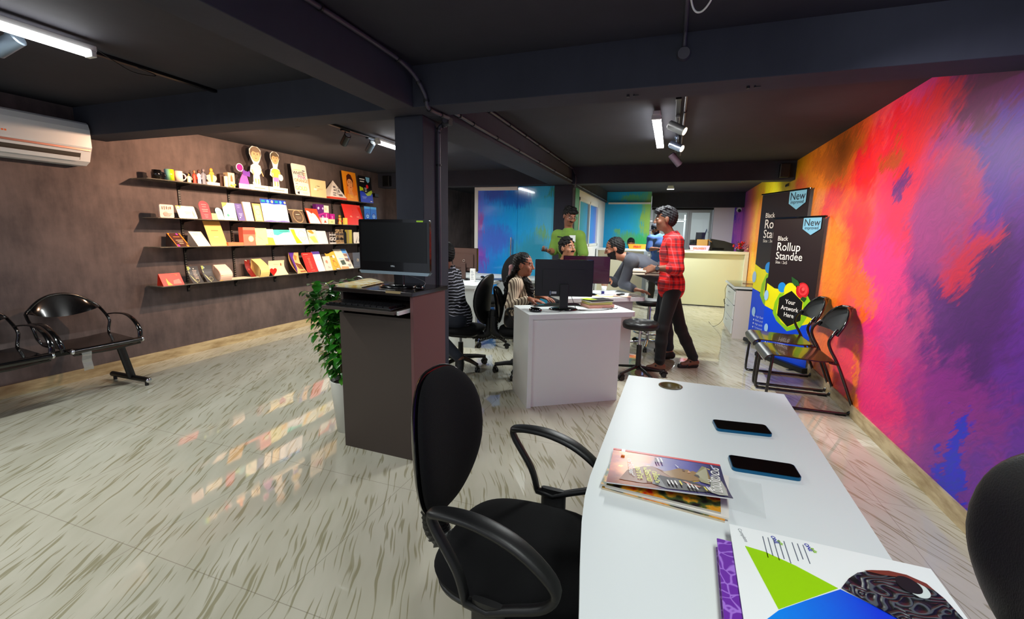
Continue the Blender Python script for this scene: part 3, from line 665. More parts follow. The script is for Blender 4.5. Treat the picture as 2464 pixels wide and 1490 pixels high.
# office desks, turned with the room's counter line
DR = math.radians(34.0)
def uv(u, v, z=0.0):
    return (-.98+math.cos(DR)*u-math.sin(DR)*v, 3.17+math.sin(DR)*u+math.cos(DR)*v, z)
t = thing('desk', 'white desk in the middle with a monitor seen from behind', 'desk', uv(0,0), DR)
mb = tabletop_mesh(.905,.46,.712,.75,.03); mb.build('desk_top', m_lam, t, .002)
mb = MB(); mb.bx(0,.035,.004,.45,0,.712); mb.build('side_panel', m_lam, t, .001)
mb = MB(); mb.bx(.035,.79,.028,.046,.0,.712); mb.build('front_panel', m_lam, t, .001)
mb = MB(); mb.bx(.77,.79,.046,.45,.0,.712); mb.build('end_panel', m_lam, t, .001)
t = thing('desk', 'second white desk with a rounded corner where people lean', 'desk', uv(.60,.775), DR)
mb = tabletop_mesh(.87,.60,.712,.75,.06); mb.build('desk_top', m_lam, t, .002)
mb = MB(); mb.bx(.02,.80,.15,.168,.0,.712); mb.build('front_panel', m_lam, t, .001)
mb = MB(); mb.bx(.78,.80,.168,.56,.0,.712); mb.build('side_panel', m_lam, t, .001)
t = thing('desk', 'white L-shaped desk against the glass cabin with a brown-backed monitor', 'desk', (-3.0,4.70,0))
mb = MB(); mb.prism([(0,0),(.88,0),(.90,.75),(1.35,.98),(1.45,1.35),(1.45,1.60),(0,1.60)], (0,0,.712), (1,0,0), (0,1,0), (0,0,1), .038); mb.build('desk_top', m_lam, t, .002)
mb = MB(); mb.bx(0,.87,.012,.03,0,.712); mb.build('front_panel', m_lam, t, .001)
mb = MB(); mb.prism([(.87,.72),(1.30,1.02),(1.30,1.04),(.86,.74)], (0,0,0), (1,0,0), (0,1,0), (0,0,1), .712); mb.build('cabin_side_panel', m_lam, t)
# reception counters --------------------------------------------------------------
m_cream = mat('cream_laminate', (.84,.84,.70), .45)
m_cream2 = mat('cream_laminate_frame', (.88,.88,.78), .45)
t = thing('reception_counter', 'cream reception counter across the far end, beside the mural', 'counter', (-.0,9.55,0))
mb = MB(); mb.bx(0,1.40,0,.55,1.05,1.10); mb.build('counter_top', m_cream2, t, .003)
mb = MB(); mb.bx(1.33,1.40,0,.5,0,1.05); mb.build('side_panel', m_cream2, t, .002)
mb = MB(); mb.bx(0,1.33,.05,.07,.02,1.05); mb.build('front_panel', m_cream, t, .001)
mb = MB(); mb.bx(0,1.33,.045,.06,0,.02); mb.build('kick_strip', C((.15,.15,.14), .6), t)
t = thing('reception_counter', 'white side counter before the turquoise wall', 'counter', (-1.48,9.40,0))
mb = MB(); mb.bx(0,1.03,0,.5,1.06,1.10); mb.build('counter_top', m_lam, t, .003)
mb = MB(); mb.bx(.96,1.03,0,.45,0,1.06); mb.build('side_panel', C((.62,.66,.70), .45), t, .002)
mb = MB(); mb.bx(0,.96,.05,.07,0,1.06); mb.build('front_panel', C((.84,.82,.72), .45), t, .001)
mb = MB(); mb.bx(0,.04,0,.45,0,1.06); mb.build('end_panel', m_lam, t, .001)
# low cabinet ------------------------------------------------------------------
t = thing('cabinet', 'low white drawer cabinet beside the roll-up banners', 'cabinet', (.845,6.62,0))
mb = MB(); mb.bx(0.02,.55,0,.96,.0,.66); mb.build('body', mat('pinkish_white_laminate', (.86,.82,.80), .4), t, .002)
mb = MB(); mb.bx(-.02,.56,-.02,.98,.685,.71); mb.build('cabinet_top', m_lam, t, .002)
mb = MB(); mb.bx(-.005,.50,.02,.94,.711,.717); mb.build('glass_mat', mat('green_tint_glass', (.45,.52,.45), .08, spec=.8), t)
mb = MB(); mb.bx(.05,.54,.02,.94,.66,.685); mb.build('recess', C((.25,.27,.28), .5), t)
for k in range(3):
    z0 = .06+.20*k; mb = MB(); mb.bx(0,.018,.02,.94,z0,z0+.185); d = mb.build('drawer', m_lam, t, .002)
    mb = MB(); mb.tube([(0,.43,z0+.13),(-.022,.43,z0+.13),(-.022,.53,z0+.13),(0,.53,z0+.13)], .004, 6); mb.build('handle', m_chrome, d)

# ------------------------------------------------------------------ kiosk
m_kiosk = mat('dark_brown_laminate', (.235,.195,.175), .42, vary=.06, vscale=3)
m_kiosk2 = mat('dark_glossy_top', (.12,.095,.085), .16, vary=.2, vscale=9)
m_kside = mat('maroon_brown_laminate', (.40,.255,.255), .45)
m_edge = mat('worn_edge', (.60,.52,.36), .6)
t = thing('kiosk', 'tall dark brown computer kiosk stand with a pull-out keyboard tray', 'kiosk', (-1.87,2.155,0), math.radians(-1.5))
kw, kd, kh = .525, .36, 1.02
mb = MB(); mb.bx(-.02,kw+.01,-.025,kd+.02,kh-.025,kh); o = mb.build('kiosk_top', [m_kiosk2], t, .003)
mb = MB(); mb.bx(.36,.46,-.0255,-.012,kh-.012,kh+.0008); mb.build('chipped_edge', m_edge, o)
mb = MB(); mb.bx(0,kw-.02,0,.018,0,.865); mb.build('front_panel', m_kiosk, t, .001)
mb = MB(); mb.bx(kw-.02,kw,0,kd,0,kh-.025); mb.build('side_panel', m_kside, t, .001)
mb = MB(); mb.bx(0,.018,.018,kd,0,kh-.025); mb.build('side_panel', m_kiosk, t, .001)
mb = MB(); mb.bx(.018,kw-.02,kd-.018,kd,0,kh-.025); mb.build('back_panel', m_kiosk, t, .001)
mb = MB(); mb.bx(.018,kw-.02,.018,kd-.018,.84,.86); mb.build('inner_shelf', m_kiosk, t)
mb = MB(); mb.bx(-.015,kw-.04,-.125,.26,.905,.923); tr = mb.build('keyboard_tray', m_kiosk, t, .001)
mb = MB(); mb.bx(kw-.04,kw-.027,-.10,.26,.900,.921); mb.build('drawer_runner', m_wplastic, tr, .001)
def RT(root): return Matrix.Translation(root.location) @ root.rotation_euler.to_matrix().to_4x4()
def wpt(root, p): return tuple(RT(root) @ Vector(p))
# keyboard on the tray
k = thing('keyboard', 'black keyboard on the kiosk pull-out tray', 'keyboard', wpt(t,(.235,-.045,.9235)), t.rotation_euler.z)
mb = MB(); mb.bx(-.225,.225,-.075,.075,0,.014); mb.build('keyboard_body', m_shell, k, .004)
mk_ = mat('black_keys', (.07,.07,.08), .35)
for r in range(6):
    n = [19,20,20,19,18,10][r]; mb = MB(); xs = [-.212+.424*i/n for i in range(n)]
    for x in xs:
        w_ = .424/n*.86; mb.bx(x, x+w_, .052-r*.023, .052-r*.023+.018, .014, .021)
    mb.build('key_row', mk_, k)
# monitor on the kiosk
def monitor(name, label, loc, rz, w, h, bottom, screen=None, back=None, chin=None, stand='disc', tilt=0.0, depth=.03, lift=None):
    """screen faces -Y locally; origin on the table top"""
    t = thing(name, label, 'monitor', loc, rz)
    back = back or m_shell; R = Matrix.Translation((0,0,bottom)) @ Matrix.Rotation(tilt, 4, 'X')
    mb = MB(); mb.T = R; mb.prism(rrect(w,h,.008,3,0,h/2), (0,.0,0), (1,0,0), (0,0,1), (0,1,0), .018); mb.build('bezel', m_shell, t, .002)
    mb = MB(); mb.T = R; c0, b0 = (.055 if chin else .022), .018
    mb.bx(-w/2+b0, w/2-b0, -.0015, .001, c0, h-b0); mb.build('screen', screen or mat('dark_screen', (.035,.042,.045), .22), t)
    if chin:
        mb = MB(); mb.T = R; mb.prism([(-w/2-.004,.0),(w/2+.004,.0),(w/2-.01,-.018),(-w/2+.01,-.018)], (0,-.006,0), (1,0,0), (0,0,1), (0,1,0), .03); mb.build('chin_strip', chin, t, .002)
    mb = MB(); mb.T = R; mb.prism(rrect(w-.01,h-.01,.01,3,0,h/2), (0,.018,0), (1,0,0), (0,0,1), (0,1,0), .012); mb.build('rear_cover', back, t, .004)
    mb = MB(); mb.T = R; mb.prism(rrect(w*.74,h*.58,.012,3,0,h*.45), (0,.030,0), (1,0,0), (0,0,1), (0,1,0), depth-.018); mb.build('rear_hump', back, t, .006)
    mb = MB(); mb.bx(-.035,.035,.045,.06,.01,bottom+h*.35); mb.build('stand_neck', back, t, .004)
    mb = MB(); mb.lathe([(.0,0),(.115,0),(.12,.006),(.10,.014),(.03,.02),(.0,.021)], (0,.04,0), 32, sx=1, sy=.75); mb.build('stand_base', m_shell, t)
    return t
m_silver = mat('silver_blue_strip', (.62,.70,.74), .25, metal=.6)
m = monitor('monitor', 'black monitor with a silver chin strip standing on the kiosk', wpt(t,(.315,.12,kh)), math.radians(-1), .49, .305, .098, chin=m_silver)
mb = MB(); mb.text('DELL', (-.02,-.0025,.125), (1,0,0), (0,0,1), .013, bold=.02); mb.build('maker_mark', C((.75,.78,.8), .4), m)
mb = MB(); mb.prism(rrect(.046,.009,.0044,4), (.185,-.002,.3925), (1,0,0), (0,0,1), (0,-1,0), .0008); mb.build('green_sticker', C((.65,.85,.15), .5), m)
k = thing('mouse', 'black mouse on the kiosk top beside the monitor', 'mouse', wpt(t,(.485,.13,kh)), .4)
mb = MB(); mb.ell((0,0,.012), (.030,.050,.018)); mb.v = [(x,y,max(z,0)) for x,y,z in mb.v]; mb.build('mouse_body', m_shell, k)
mb = MB(); mb.cyl((-.004,.028,.026),(.004,.028,.026),.007,None,12); mb.build('scroll_wheel', m_plast, k)
mb = MB(); mb.tube([wpt(t,p) for p in smooth_path([(.48,.185,kh+.012),(.46,.23,kh+.03),(.40,.24,kh+.05),(.35,.22,kh+.07),(.33,.20,kh+.10)])], .0018, 6); tag(mb.build('mouse_cable', C((.55,.55,.55), .5)), 'thin cable from the kiosk mouse to the monitor', 'cable')
# folded newspaper stack
m_news = NT('printed_newspaper', .7); pn = m_news.tc.outputs['Object']
nn = m_news.noise(m_news.mapping(pn, scale=(1,6,1)), 14, 2); cc = m_news.ramp(nn, [(.40,lin((.85,.84,.76))),(.50,lin((.88,.80,.50))),(.58,lin((.80,.62,.20))),(.66,lin((.75,.73,.70)))])
m_news = m_news.color(cc)
t2 = thing('newspaper', 'folded yellow and white newspaper on the kiosk top', 'newspaper', wpt(t,(-.005,.0,kh)), math.radians(8))
for i, (a, h) in enumerate(((0,.004),(.01,.003),(-.008,.005))):
    z = [0,.0042,.0075][i]; P = [[(-.01+.165*u/8+a, .005+.26*v/6, z+h*(1+.0*u)+.012*math.sin(math.pi*u/8)*max(0,(v-2)/6)*(i+.4)*.8) for v in range(7)] for u in range(9)]
    mb = MB(); mb.grid(P, thick=(0,0,-h)); mb.build('folded_section', m_news, t2)
# ------------------------------------------------------------------ potted plant
random.seed(11)
m_pot = mat('white_pot', (.86,.86,.83), .38)
px_, py_ = -2.01, 2.37
t = thing('potted_plant', 'leafy green plant in a tall white pot beside the kiosk', 'plant', (px_,py_,0))
mb = MB(); mb.lathe([(.0,.012),(.075,.012),(.078,.0),(.084,.0),(.115,.355),(.118,.362),(.110,.362),(.104,.33),(.0,.33)], (0,0,0), 40); mb.build('pot', m_pot, t)
mb = MB(); mb.lathe([(0,.338),(.10,.335)], (0,0,0), 24); mb.add([(0,0,.338)]+[(.10*math.cos(i*math.pi/12),.10*math.sin(i*math.pi/12),.334) for i in range(24)], [(0,1+i,1+(i+1)%24) for i in range(24)]); mb.build('soil', mat('potting_soil', (.14,.10,.07), .95, bump=.6, bscale=90), t)
stems = []
for k in range(7):
    a = k*2.4; r0 = .02+.02*(k%3)
    pts = [(r0*math.cos(a), r0*math.sin(a), .33)]
    for j in range(1,8):
        z = .33+j*.10*(1-.03*k); rr = r0+.012*j
        pts.append((rr*math.cos(a+j*.15)-.012*j*.8, rr*math.sin(a+j*.15), z))
    P = smooth_path(pts, 4); stems.append(P)
    mb = MB(); mb.tube(P, [.006*(1-.7*i/len(P)) for i in range(len(P))], 6); mb.build('stem', mat('plant_stem', (.28,.26,.12), .7), t)
# one long low side branch
P = smooth_path([(-.03,-.01,.36),(-.08,-.02,.42),(-.12,-.02,.50),(-.155,-.02,.53)],4); stems.append(P); mb = MB(); mb.tube(P, .003, 6); mb.build('stem', mat('plant_stem'), t)
P = smooth_path([(-.03,-.01,.70),(-.09,-.02,.82),(-.15,-.02,.88),(-.19,-.02,.86)],4); stems.append(P); mb = MB(); mb.tube(P, .003, 6); mb.build('stem', mat('plant_stem'), t)
N = NT('glossy_green_leaf', .28); oi = N.n('TexNoise'); oi.inputs['Scale'].default_value = 9; N.l(N.tc.outputs['Object'], oi.inputs['Vector'])
c = N.ramp(oi.outputs['Fac'], [(.35,lin((.06,.22,.05))),(.52,lin((.14,.42,.09))),(.68,lin((.30,.58,.14)))]); N.b.inputs['Coat Weight'].default_value = .3; m_leaf = N.color(c)
def leaf(mb, p, d, L, up):
    p = Vector(p)
    if p.x + max(0, d[0])*L > .105: p.x = .105 - max(0, d[0])*L
    d = Vector(d).normalized(); s = d.cross(Vector(up)).normalized(); n_ = s.cross(d).normalized(); vs = []; fs = []
    W_ = [0,.30,.42,.38,.24,0]; p = Vector(p)
    for i in range(6):
        f = i/5; c_ = p + d*L*f - n_*L*(.35*f*f) ; w = W_[i]*L
        vs += [c_ - s*w + n_*w*.25, c_, c_ + s*w + n_*w*.25]
    for i in range(5):
        a = i*3; fs += [(a,a+1,a+4,a+3),(a+1,a+2,a+5,a+4)]
    mb.add(vs, fs, 0, True)
mb = MB(); cnt = 0
for si, P in enumerate(stems):
    for i in range(3 if si < 7 else 6, len(P)):
        nl = 5 if si < 7 else 2
        for q in range(nl):
            hgt = P[i].z
            a = random.uniform(0, 2*math.pi); sp = .03+random.random()*(.045 + (.03 if hgt > .85 else 0))
            base = P[i] + Vector((math.cos(a)*sp, math.sin(a)*sp, random.uniform(-.02,.03)))
            if si < 7: mb.tube([P[i], base], .0012, 3, caps=False)
            else: base = P[i]
            dz = random.uniform(-.9,.15)
            leaf(mb, base, (math.cos(a)-.15, math.sin(a), dz), random.uniform(.040,.068), (0,0,1)); cnt += 1
for i in range(46):
    a = random.uniform(0, 2*math.pi); r = random.uniform(.02,.17); b_ = Vector((r*math.cos(a)-.06, r*math.sin(a), 1.0-.10*(r/.16)**2+random.uniform(-.05,.03)))
    leaf(mb, b_, (math.cos(a), math.sin(a), random.uniform(-.6,.2)), random.uniform(.045,.07), (0,0,1))
o = mb.build('foliage', m_leaf, t); o['kind'] = 'stuff'
# ------------------------------------------------------------------ display shelves
m_shglass = mat('smoked_glass_shelf', (.82,.80,.74), .08, trans=.85, spec=.7)
SH = {1:1.803, 2:1.445, 3:1.165, 4:.785}
for i, (z, y0, y1, nm) in enumerate(((SH[1],2.87,6.36,'top'),(SH[2],2.93,6.36,'second'),(SH[3],2.92,6.30,'third'),(SH[4],2.90,6.30,'lowest'))):
    t = thing('wall_shelf', '%s glass display shelf on the left wall' % nm, 'shelf', (XL, y0, z-.008), 0, 'glass display shelves on the left wall')
    mb = MB(); mb.bx(.006,.235,0,y1-y0,0,.008); mb.build('glass_plank', m_shglass, t, .0015)
    for yb in (3.30,3.855,4.41,4.97,5.53,6.09):
        mb = MB(); mb.prism([(.014,-.002),(.20,-.002),(.20,-.010),(.05,-.030),(.03,-.055),(.014,-.06)], (0,yb-y0-.004,0), (1,0,0), (0,0,1), (0,1,0), .008); mb.build('bracket', m_blk, t)
for i, yb in enumerate((3.30,3.855,4.41,4.97,5.53,6.09)):
    t = thing('shelf_upright', 'slotted black upright behind the display shelves, %s from the left' % ('first','second','third','fourth','fifth','sixth')[i], 'upright', (XL+.001, yb, .68), 0, 'slotted shelf uprights')
    mb = MB(); mb.bx(0,.013,-.011,.011,0,1.17); mb.build('channel', m_blk, t)
    mb = MB()
    for k in range(46):
        for s in (-.005,.005): mb.bx(.0131,.0136,s-.0015,s+.0015,.02+k*.025,.032+k*.025)
    mb.build('slots', C((.55,.5,.45), .5), t)
def card(row, y0, w, h, lean, base, decos=(), name='display_card', label='', cat='card', group=None, curve=0.0, shape=None, tent=False, thick=.003, x=-4.645, rough=.45, fold=None, parent_off=(0,0)):
    z = SH[row]; mb = MB(); mats = [C(base, rough)]; L = -lean
    def S(u, v, off=0.0):
        xx = -L*v + curve*math.sin(math.pi*v)*.06; return Vector((xx+off, u*w, v*h + .0))
    if shape is None: shp = [(0,0),(1,0),(1,1),(0,1)]
    elif shape == 'round': shp = [(0,0),(1,0)] + [(.5+.5*math.cos(a), 1-.5*w/h+.5*w/h*math.sin(a)) for a in [math.pi*i/12 for i in range(13)]]
    elif shape == 'corner': shp = [(p[0]/w+.5, p[1]/h+.5) for p in rrect(w, h, min(w,h)*.10, 4)]
    else: shp = shape
    if curve and shape is None:
        P = [[S(u, v/8) for u in (0,1)] for v in range(9)]; mb.grid(P, thick=(-thick,0,0), smooth=False)
    else:
        n = len(shp); f = [S(u,v) for u,v in shp]; b = [S(u,v,-thick) for u,v in shp]
        mb.add(f+b, [list(range(n)), list(range(n,2*n))[::-1]], 0); mb.add(f+b, [(i,n+i,n+(i+1)%n,(i+1)%n) for i in range(n)], 0)
    if tent:
        T = [S(0,1,-thick), S(1,1,-thick), Vector((S(0,1).x-.03,w,0)), Vector((S(0,1).x-.03,0,0))]
        if T[2].x + x < XL+.02: T[2].x = T[3].x = XL+.02-x
        T2 = [p+Vector((-.0025,0,0)) for p in T]; mb.add(T+T2, [(0,1,2,3),(7,6,5,4),(0,3,7,4),(1,5,6,2),(2,6,7,3),(0,4,5,1)], 0)
    for i, d in enumerate(decos):
        colr = d[-1]; m_ = C(colr, rough)
        if m_ in mats: mi = mats.index(m_)
        else: mats.append(m_); mi = len(mats)-1
        off = .0008+.0005*i
        if d[0] == 'r':
            u0,v0,u1,v1 = d[1:5]; k = 6 if curve else 1
            for j in range(k):
                a, b_ = v0+(v1-v0)*j/k, v0+(v1-v0)*(j+1)/k; mb.add([S(u0,a,off),S(u1,a,off),S(u1,b_,off),S(u0,b_,off)], [(0,1,2,3)], mi)
        elif d[0] == 'p': mb.add([S(u,v,off) for u,v in d[1]], [list(range(len(d[1])))], mi)
        elif d[0] == 'c':
            u,v,r = d[1:4]; mb.add([S(u+r*math.cos(2*math.pi*q/18), v+r*w/h*math.sin(2*math.pi*q/18), off) for q in range(18)], [list(range(18))], mi)
        elif d[0] == 'o':
            u,v,r = d[1:4]; r2 = r*.86; a = [S(u+q*math.cos(2*math.pi*j/24), v+q*w/h*math.sin(2*math.pi*j/24), off) for q in (r,r2) for j in range(24)]; mb.add(a, [(j,(j+1)%24,24+(j+1)%24,24+j) for j in range(24)], mi)
        elif d[0] == 'l':
            u0,v0,u1,n,gap = d[1:6]
            for j in range(n):
                vv = v0-j*gap; s = ((j*37)%5)*.03*(u1-u0)*2; mb.add([S(u0+s*.5,vv,off),S(u1-s,vv,off),S(u1-s,vv+gap*.38,off),S(u0+s*.5,vv+gap*.38,off)], [(0,1,2,3)], mi)
        elif d[0] == 't':
            txt,u,v,sz = d[1:5]; mb.text(txt, (0,0,0), (0,1,0), (0,0,1), sz, mi, align='CENTER', bold=.015, fn=lambda a,b_: S(u+a/w, v+b_/h, off))
    o = mb.build(name, mats); o.location = (x+parent_off[0], y0, z)
    tag(o, label, cat, group); return o
G1, G2, G3, G4 = ['printed samples on the %s shelf' % s for s in ('top','second','third','lowest')]
cream, whitec, gold = (.93,.88,.76), (.93,.92,.90), (.85,.66,.30)
def mug(y, h, r, m, label, handle=None, deco=None):
    t = thing('mug', label, 'mug', (-4.70, y, SH[1]), 0, 'sample mugs on the top shelf')
    mb = MB(); mb.lathe([(0,.003),(r*.9,.003),(r,.0),(r,h),(r-.004,h),(r-.005,.008),(0,.008)], (0,0,0), 24); b = mb.build('cup', m, t)
    mb = MB(); a = -60 if handle is None else handle; dx, dy = math.cos(math.radians(a)), math.sin(math.radians(a))
    mb.tube([Vector((dx*(r-.004),dy*(r-.004),h*.5))+Vector((dx*.030*math.sin(math.pi*i/8), dy*.030*math.sin(math.pi*i/8), h*.30*math.cos(math.pi*i/8))) for i in range(9)], .0055, 8); mb.build('handle', m, t)
    return t
mug(3.015, .090, .038, m_shell, 'black mug at the left end of the top shelf', 60)
N = NT('green_printed_mug', .2); X_, Y_, Z_ = N.xyz(N.tc.outputs['Object']); c = N.ramp(N.math('MULTIPLY', N.math('ADD', Y_, .04), 12.5), [(0,lin((.45,.70,.80))),(.35,lin((.55,.80,.10))),(.65,lin((.85,.85,.15))),(1,lin((.90,.45,.10)))]); N.color(c)
mug(3.13, .110, .040, N.m, 'green and yellow printed mug on the top shelf', 150)
mug(3.215, .105, .037, mat('white_glaze', (.90,.87,.84), .2), 'white mug with a big handle towards the right, top shelf', 70)
def figurine(y, h, body, head, label, name='figurine', sx=1.0):
    t = thing(name, label, 'figurine', (-4.70, y, SH[1]))
    r = h*.125*sx
    mb = MB(); mb.lathe([(r*1.1,0),(r*1.0,h*.25),(r*1.1,h*.5),(r*.95,h*.68),(r*.35,h*.78)], (0,0,0), 16, sy=1.0, sx=.6); mb.build('body', C(body, .5), t)
    mb = MB(); mb.ell((0,0,h*.88), (h*.095,h*.085,h*.12)); mb.build('head', C(head, .5), t)
    for s in (-1,1): mb = MB(); mb.tube([(0,s*r*.9,h*.68),(0.01,s*r*1.35,h*.5),(.012,s*r*1.0,h*.36)], h*.035, 6); mb.build('arm', C(body, .5), t)
    return t
figurine(3.32, .095, (.90,.85,.70), (.75,.60,.35), 'cream seated dog-like figurine beside the white mug', sx=1.6)
t = thing('small_speaker', 'little black and chrome ornament behind the cream figurine', 'ornament', (-4.78,3.33,SH[1])); mb = MB(); mb.box((0,0,.05),(.04,.05,.10)); mb.build('body', m_shell, t, .005); mb = MB(); mb.cyl((.02,.0,.07),(.024,0,.07),.018,None,14); mb.build('disc', m_chrome, t)
figurine(3.378, .135, (.85,.20,.10), (.72,.45,.32), 'tiny standing figurine in a red dress, top shelf')
figurine(3.426, .145, (.80,.72,.78), (.35,.22,.18), 'tiny standing figurine of a person in a pale shirt, top shelf')
figurine(3.474, .165, (.42,.44,.50), (.45,.42,.44), 'tiny tall grey figurine beside the orange ornament, top shelf')
t = thing('lotus_ornament', 'orange and cream lotus-shaped ornament on a white block, top shelf', 'ornament', (-4.70,3.56,SH[1]))
mb = MB(); mb.bx(-.03,.03,-.07,.07,0,.035); mb.build('base', C(whitec), t, .002)
mb = MB()
for s in (-1,1): mb.prism([(0,.035),(s*.035,.04),(s*.058,.075),(s*.055,.10),(s*.02,.115),(0,.12)][::s], (-.004,0,0), (0,1,0), (0,0,1), (1,0,0), .010)
mb.build('petals', C((.95,.80,.62)), t)
mb = MB(); mb.prism([(-.030,.12),(-.012,.115),(-.006,.04),(.006,.04),(.012,.115),(.030,.12),(.016,.145),(-.016,.145)], (.004,0,0), (0,1,0), (0,0,1), (1,0,0), .008); mb.ell((.006,0,.160),(.010,.018,.022)); mb.build('figure', C((.96,.55,.15)), t)
t = thing('gift_box', 'dark box with a cream tube standing in front, top shelf', 'box', (-4.72,3.695,SH[1]))
mb = MB(); mb.bx(-.03,.02,-.035,.03,0,.135); mb.build('box', C((.22,.13,.08), .4), t, .001)
mb = MB(); mb.cyl((.045,.01,0),(.045,.01,.115),.020,None,18); mb.build('tube', C((.95,.90,.78), .4), t, .002)
t = thing('tea_box', 'tall tan box with a small painted figure and flowers, top shelf', 'box', (-4.74,3.80,SH[1]))
mb = MB(); mb.bx(-.035,.035,-.04,.04,0,.165); mb.build('box', [C((.93,.84,.66), .5)], t, .001)
mb = MB(); mb.prism([(-.012,.07),(.016,.07),(.012,.12),(.0,.15),(-.010,.12)], (.0352,0,0), (0,1,0), (0,0,1), (1,0,0), .0006); mb.build('painted_figure', C((.60,.38,.22), .6), t)
for k in range(6):
    mb = MB(); mb.ell((.045+.01*(k%2), -.03+.011*k, .012+.012*((k*7)%3)), (.008,.009,.009), n=8, m=6); mb.build('flower', C((.97,.80,.20) if k%2 else (.98,.92,.65), .6), t)
t = thing('cutout_sign', 'purple cut-out display with a round magenta sign, top shelf', 'display stand', (-4.68,3.84,SH[1]))
mb = MB(); mb.prism([(.02,0),(.17,0),(.16,.05),(.14,.13),(.125,.17),(.08,.17),(.05,.12),(.03,.06)], (0,0,0), (0,1,0), (0,0,1), (1,0,0), .006); mb.build('stand', C((.70,.32,.68), .4), t)
mb = MB(); mb.prism([(.02,0),(.165,0),(.16,.06),(.02,.06)], (.007,0,0), (0,1,0), (0,0,1), (1,0,0), .002); mb.build('lower_panel', C((.85,.60,.80), .4), t)
mb = MB(); mb.prism([(.05+.045*math.cos(a), .235+.045*math.sin(a)) for a in [2*math.pi*i/24 for i in range(24)]], (0,0,0), (0,1,0), (0,0,1), (1,0,0), .005); s_ = mb.build('round_sign', C((.95,.88,.92), .4), t)
mb = MB(); mb.prism([(.05+.038*math.cos(a), .235+.038*math.sin(a)) for a in [2*math.pi*i/24 for i in range(24)]], (.0052,0,0), (0,1,0), (0,0,1), (1,0,0), .001); mb.build('sign_face', C((.68,.08,.48), .4), s_)
mb = MB(); mb.prism([(.06,.20),(.11,.16),(.12,.17),(.07,.21)], (-.003,0,0), (0,1,0), (0,0,1), (1,0,0), .003); mb.build('connecting_arm', C((.60,.25,.60), .4), t)
mb = MB(); mb.prism([(.085,.155),(.17,.145),(.175,.19),(.165,.215),(.15,.20),(.11,.205),(.09,.225),(.08,.19)], (.007,0,0), (0,1,0), (0,0,1), (1,0,0), .002); mb.build('masked_shape', C((.42,.20,.62), .4), t)
def caricature(y, label, shirt, hair, skin, h, head_r, shorts, base_w, ball=False):
    t = thing('cutout_figure', label, 'cut-out figure', (-4.70, y, SH[1])); E = dict(ex=(0,1,0), ey=(0,0,1), ez=(1,0,0))
    mb = MB(); mb.bx(-.035,.04,-base_w/2,base_w/2,0,.065); mb.build('base', C((.95,.91,.84), .4), t, .003)
    mb = MB(); mb.bx(.0402,.0408,-base_w*.3,base_w*.3,.026,.036); mb.build('base_lettering', C((.62,.58,.52), .5), t)
    s = h-.065; hr = head_r
    def P(name, pts, x, m, d=.003, parent=t): mb = MB(); mb.prism(pts, (x,0,.065), E['ex'], E['ey'], E['ez'], d); return mb.build(name, C(m, .5), parent)
    el = lambda cy, cz, ry, rz, n=26, a0=0, a1=360: [(cy+ry*math.cos(math.radians(a0+(a1-a0)*i/n)), cz+rz*math.sin(math.radians(a0+(a1-a0)*i/n))) for i in range(n)]
    hz = s-hr*1.15
    # white-edged silhouette
    P('backing', [(-.050,0),(.050,0),(.040,s*.28),(.075,s*.36),(.060,s*.52),(.030,s*.56),(hr*.75,hz-hr*.9),(hr*1.08,hz),(hr*1.0,hz+hr*.8),(hr*.5,s+.004),(-hr*.5,s+.006),(-hr*1.05,hz+hr*.7),(-hr*1.06,hz),(-hr*.7,hz-hr*.9),(-.030,s*.56),(-.070,s*.50),(-.085,s*.34),(-.045,s*.28)], 0, (.95,.93,.90), .004)
    P('shirt', [(-.034,s*.28),(.036,s*.28),(.040,s*.40),(.062,s*.38),(.070,s*.44),(.040,s*.53),(-.035,s*.53),(-.066,s*.45),(-.058,s*.38),(-.038,s*.42)], .004, shirt)
    P('shorts', [(-.036,s*.17),(-.004,s*.17),(0,s*.20),(.004,s*.17),(.036,s*.17),(.036,s*.29),(-.036,s*.29)], .0045, shorts)
    for q in (-1,1): P('leg', [(q*.020-.008,0.0),(q*.020+.012,0.0),(q*.020+.010,s*.17),(q*.020-.010,s*.17)], .0042, skin)
    for q in (-1,1): P('shoe', el(q*.022+.004, .008, .018, .010, 14), .0075, (.80,.74,.82))
    P('arm', [(.058,s*.40),(.070,s*.40),(.095,s*.26),(.085,s*.25)] if ball else [(.050,s*.38),(.066,s*.38),(.062,s*.24),(.046,s*.26)], .0046, skin)
    P('arm', [(-.068,s*.40),(-.054,s*.40),(-.036,s*.28),(-.048,s*.25)], .0046, skin)
    P('hair_shape', el(0, hz+hr*.22, hr*1.0, hr*.98), .004, hair)
    f = P('face', el(0, hz-hr*.12, hr*.80, hr*.98), .007, skin)
    P('hair_fringe', [(-hr*.82,hz+hr*.15),(-hr*.70,hz+hr*.75),(0,hz+hr*1.05),(hr*.70,hz+hr*.75),(hr*.80,hz+hr*.15),(hr*.62,hz+hr*.42),(hr*.1,hz+hr*.30),(-hr*.5,hz+hr*.45)], .0105, hair, .002)
    for q in (-1,1): P('eye', el(q*hr*.30, hz+.02*hr, hr*.12, hr*.06, 12), .0105, (.20,.12,.10), .001, f)
    for q in (-1,1): P('eyebrow', [(q*hr*.12,hz+hr*.16),(q*hr*.50,hz+hr*.16),(q*hr*.48,hz+hr*.24),(q*hr*.14,hz+hr*.22)][::q], .0105, hair, .001, f)
    P('nose', [(-hr*.12,hz-hr*.30),(hr*.12,hz-hr*.30),(0,hz)], .0105, tuple(x*.88 for x in skin), .001, f)
    P('mouth', [(-hr*.30,hz-hr*.52),(0,hz-hr*.64),(hr*.30,hz-hr*.52),(0,hz-hr*.56)], .0105, (.60,.25,.20), .001, f)
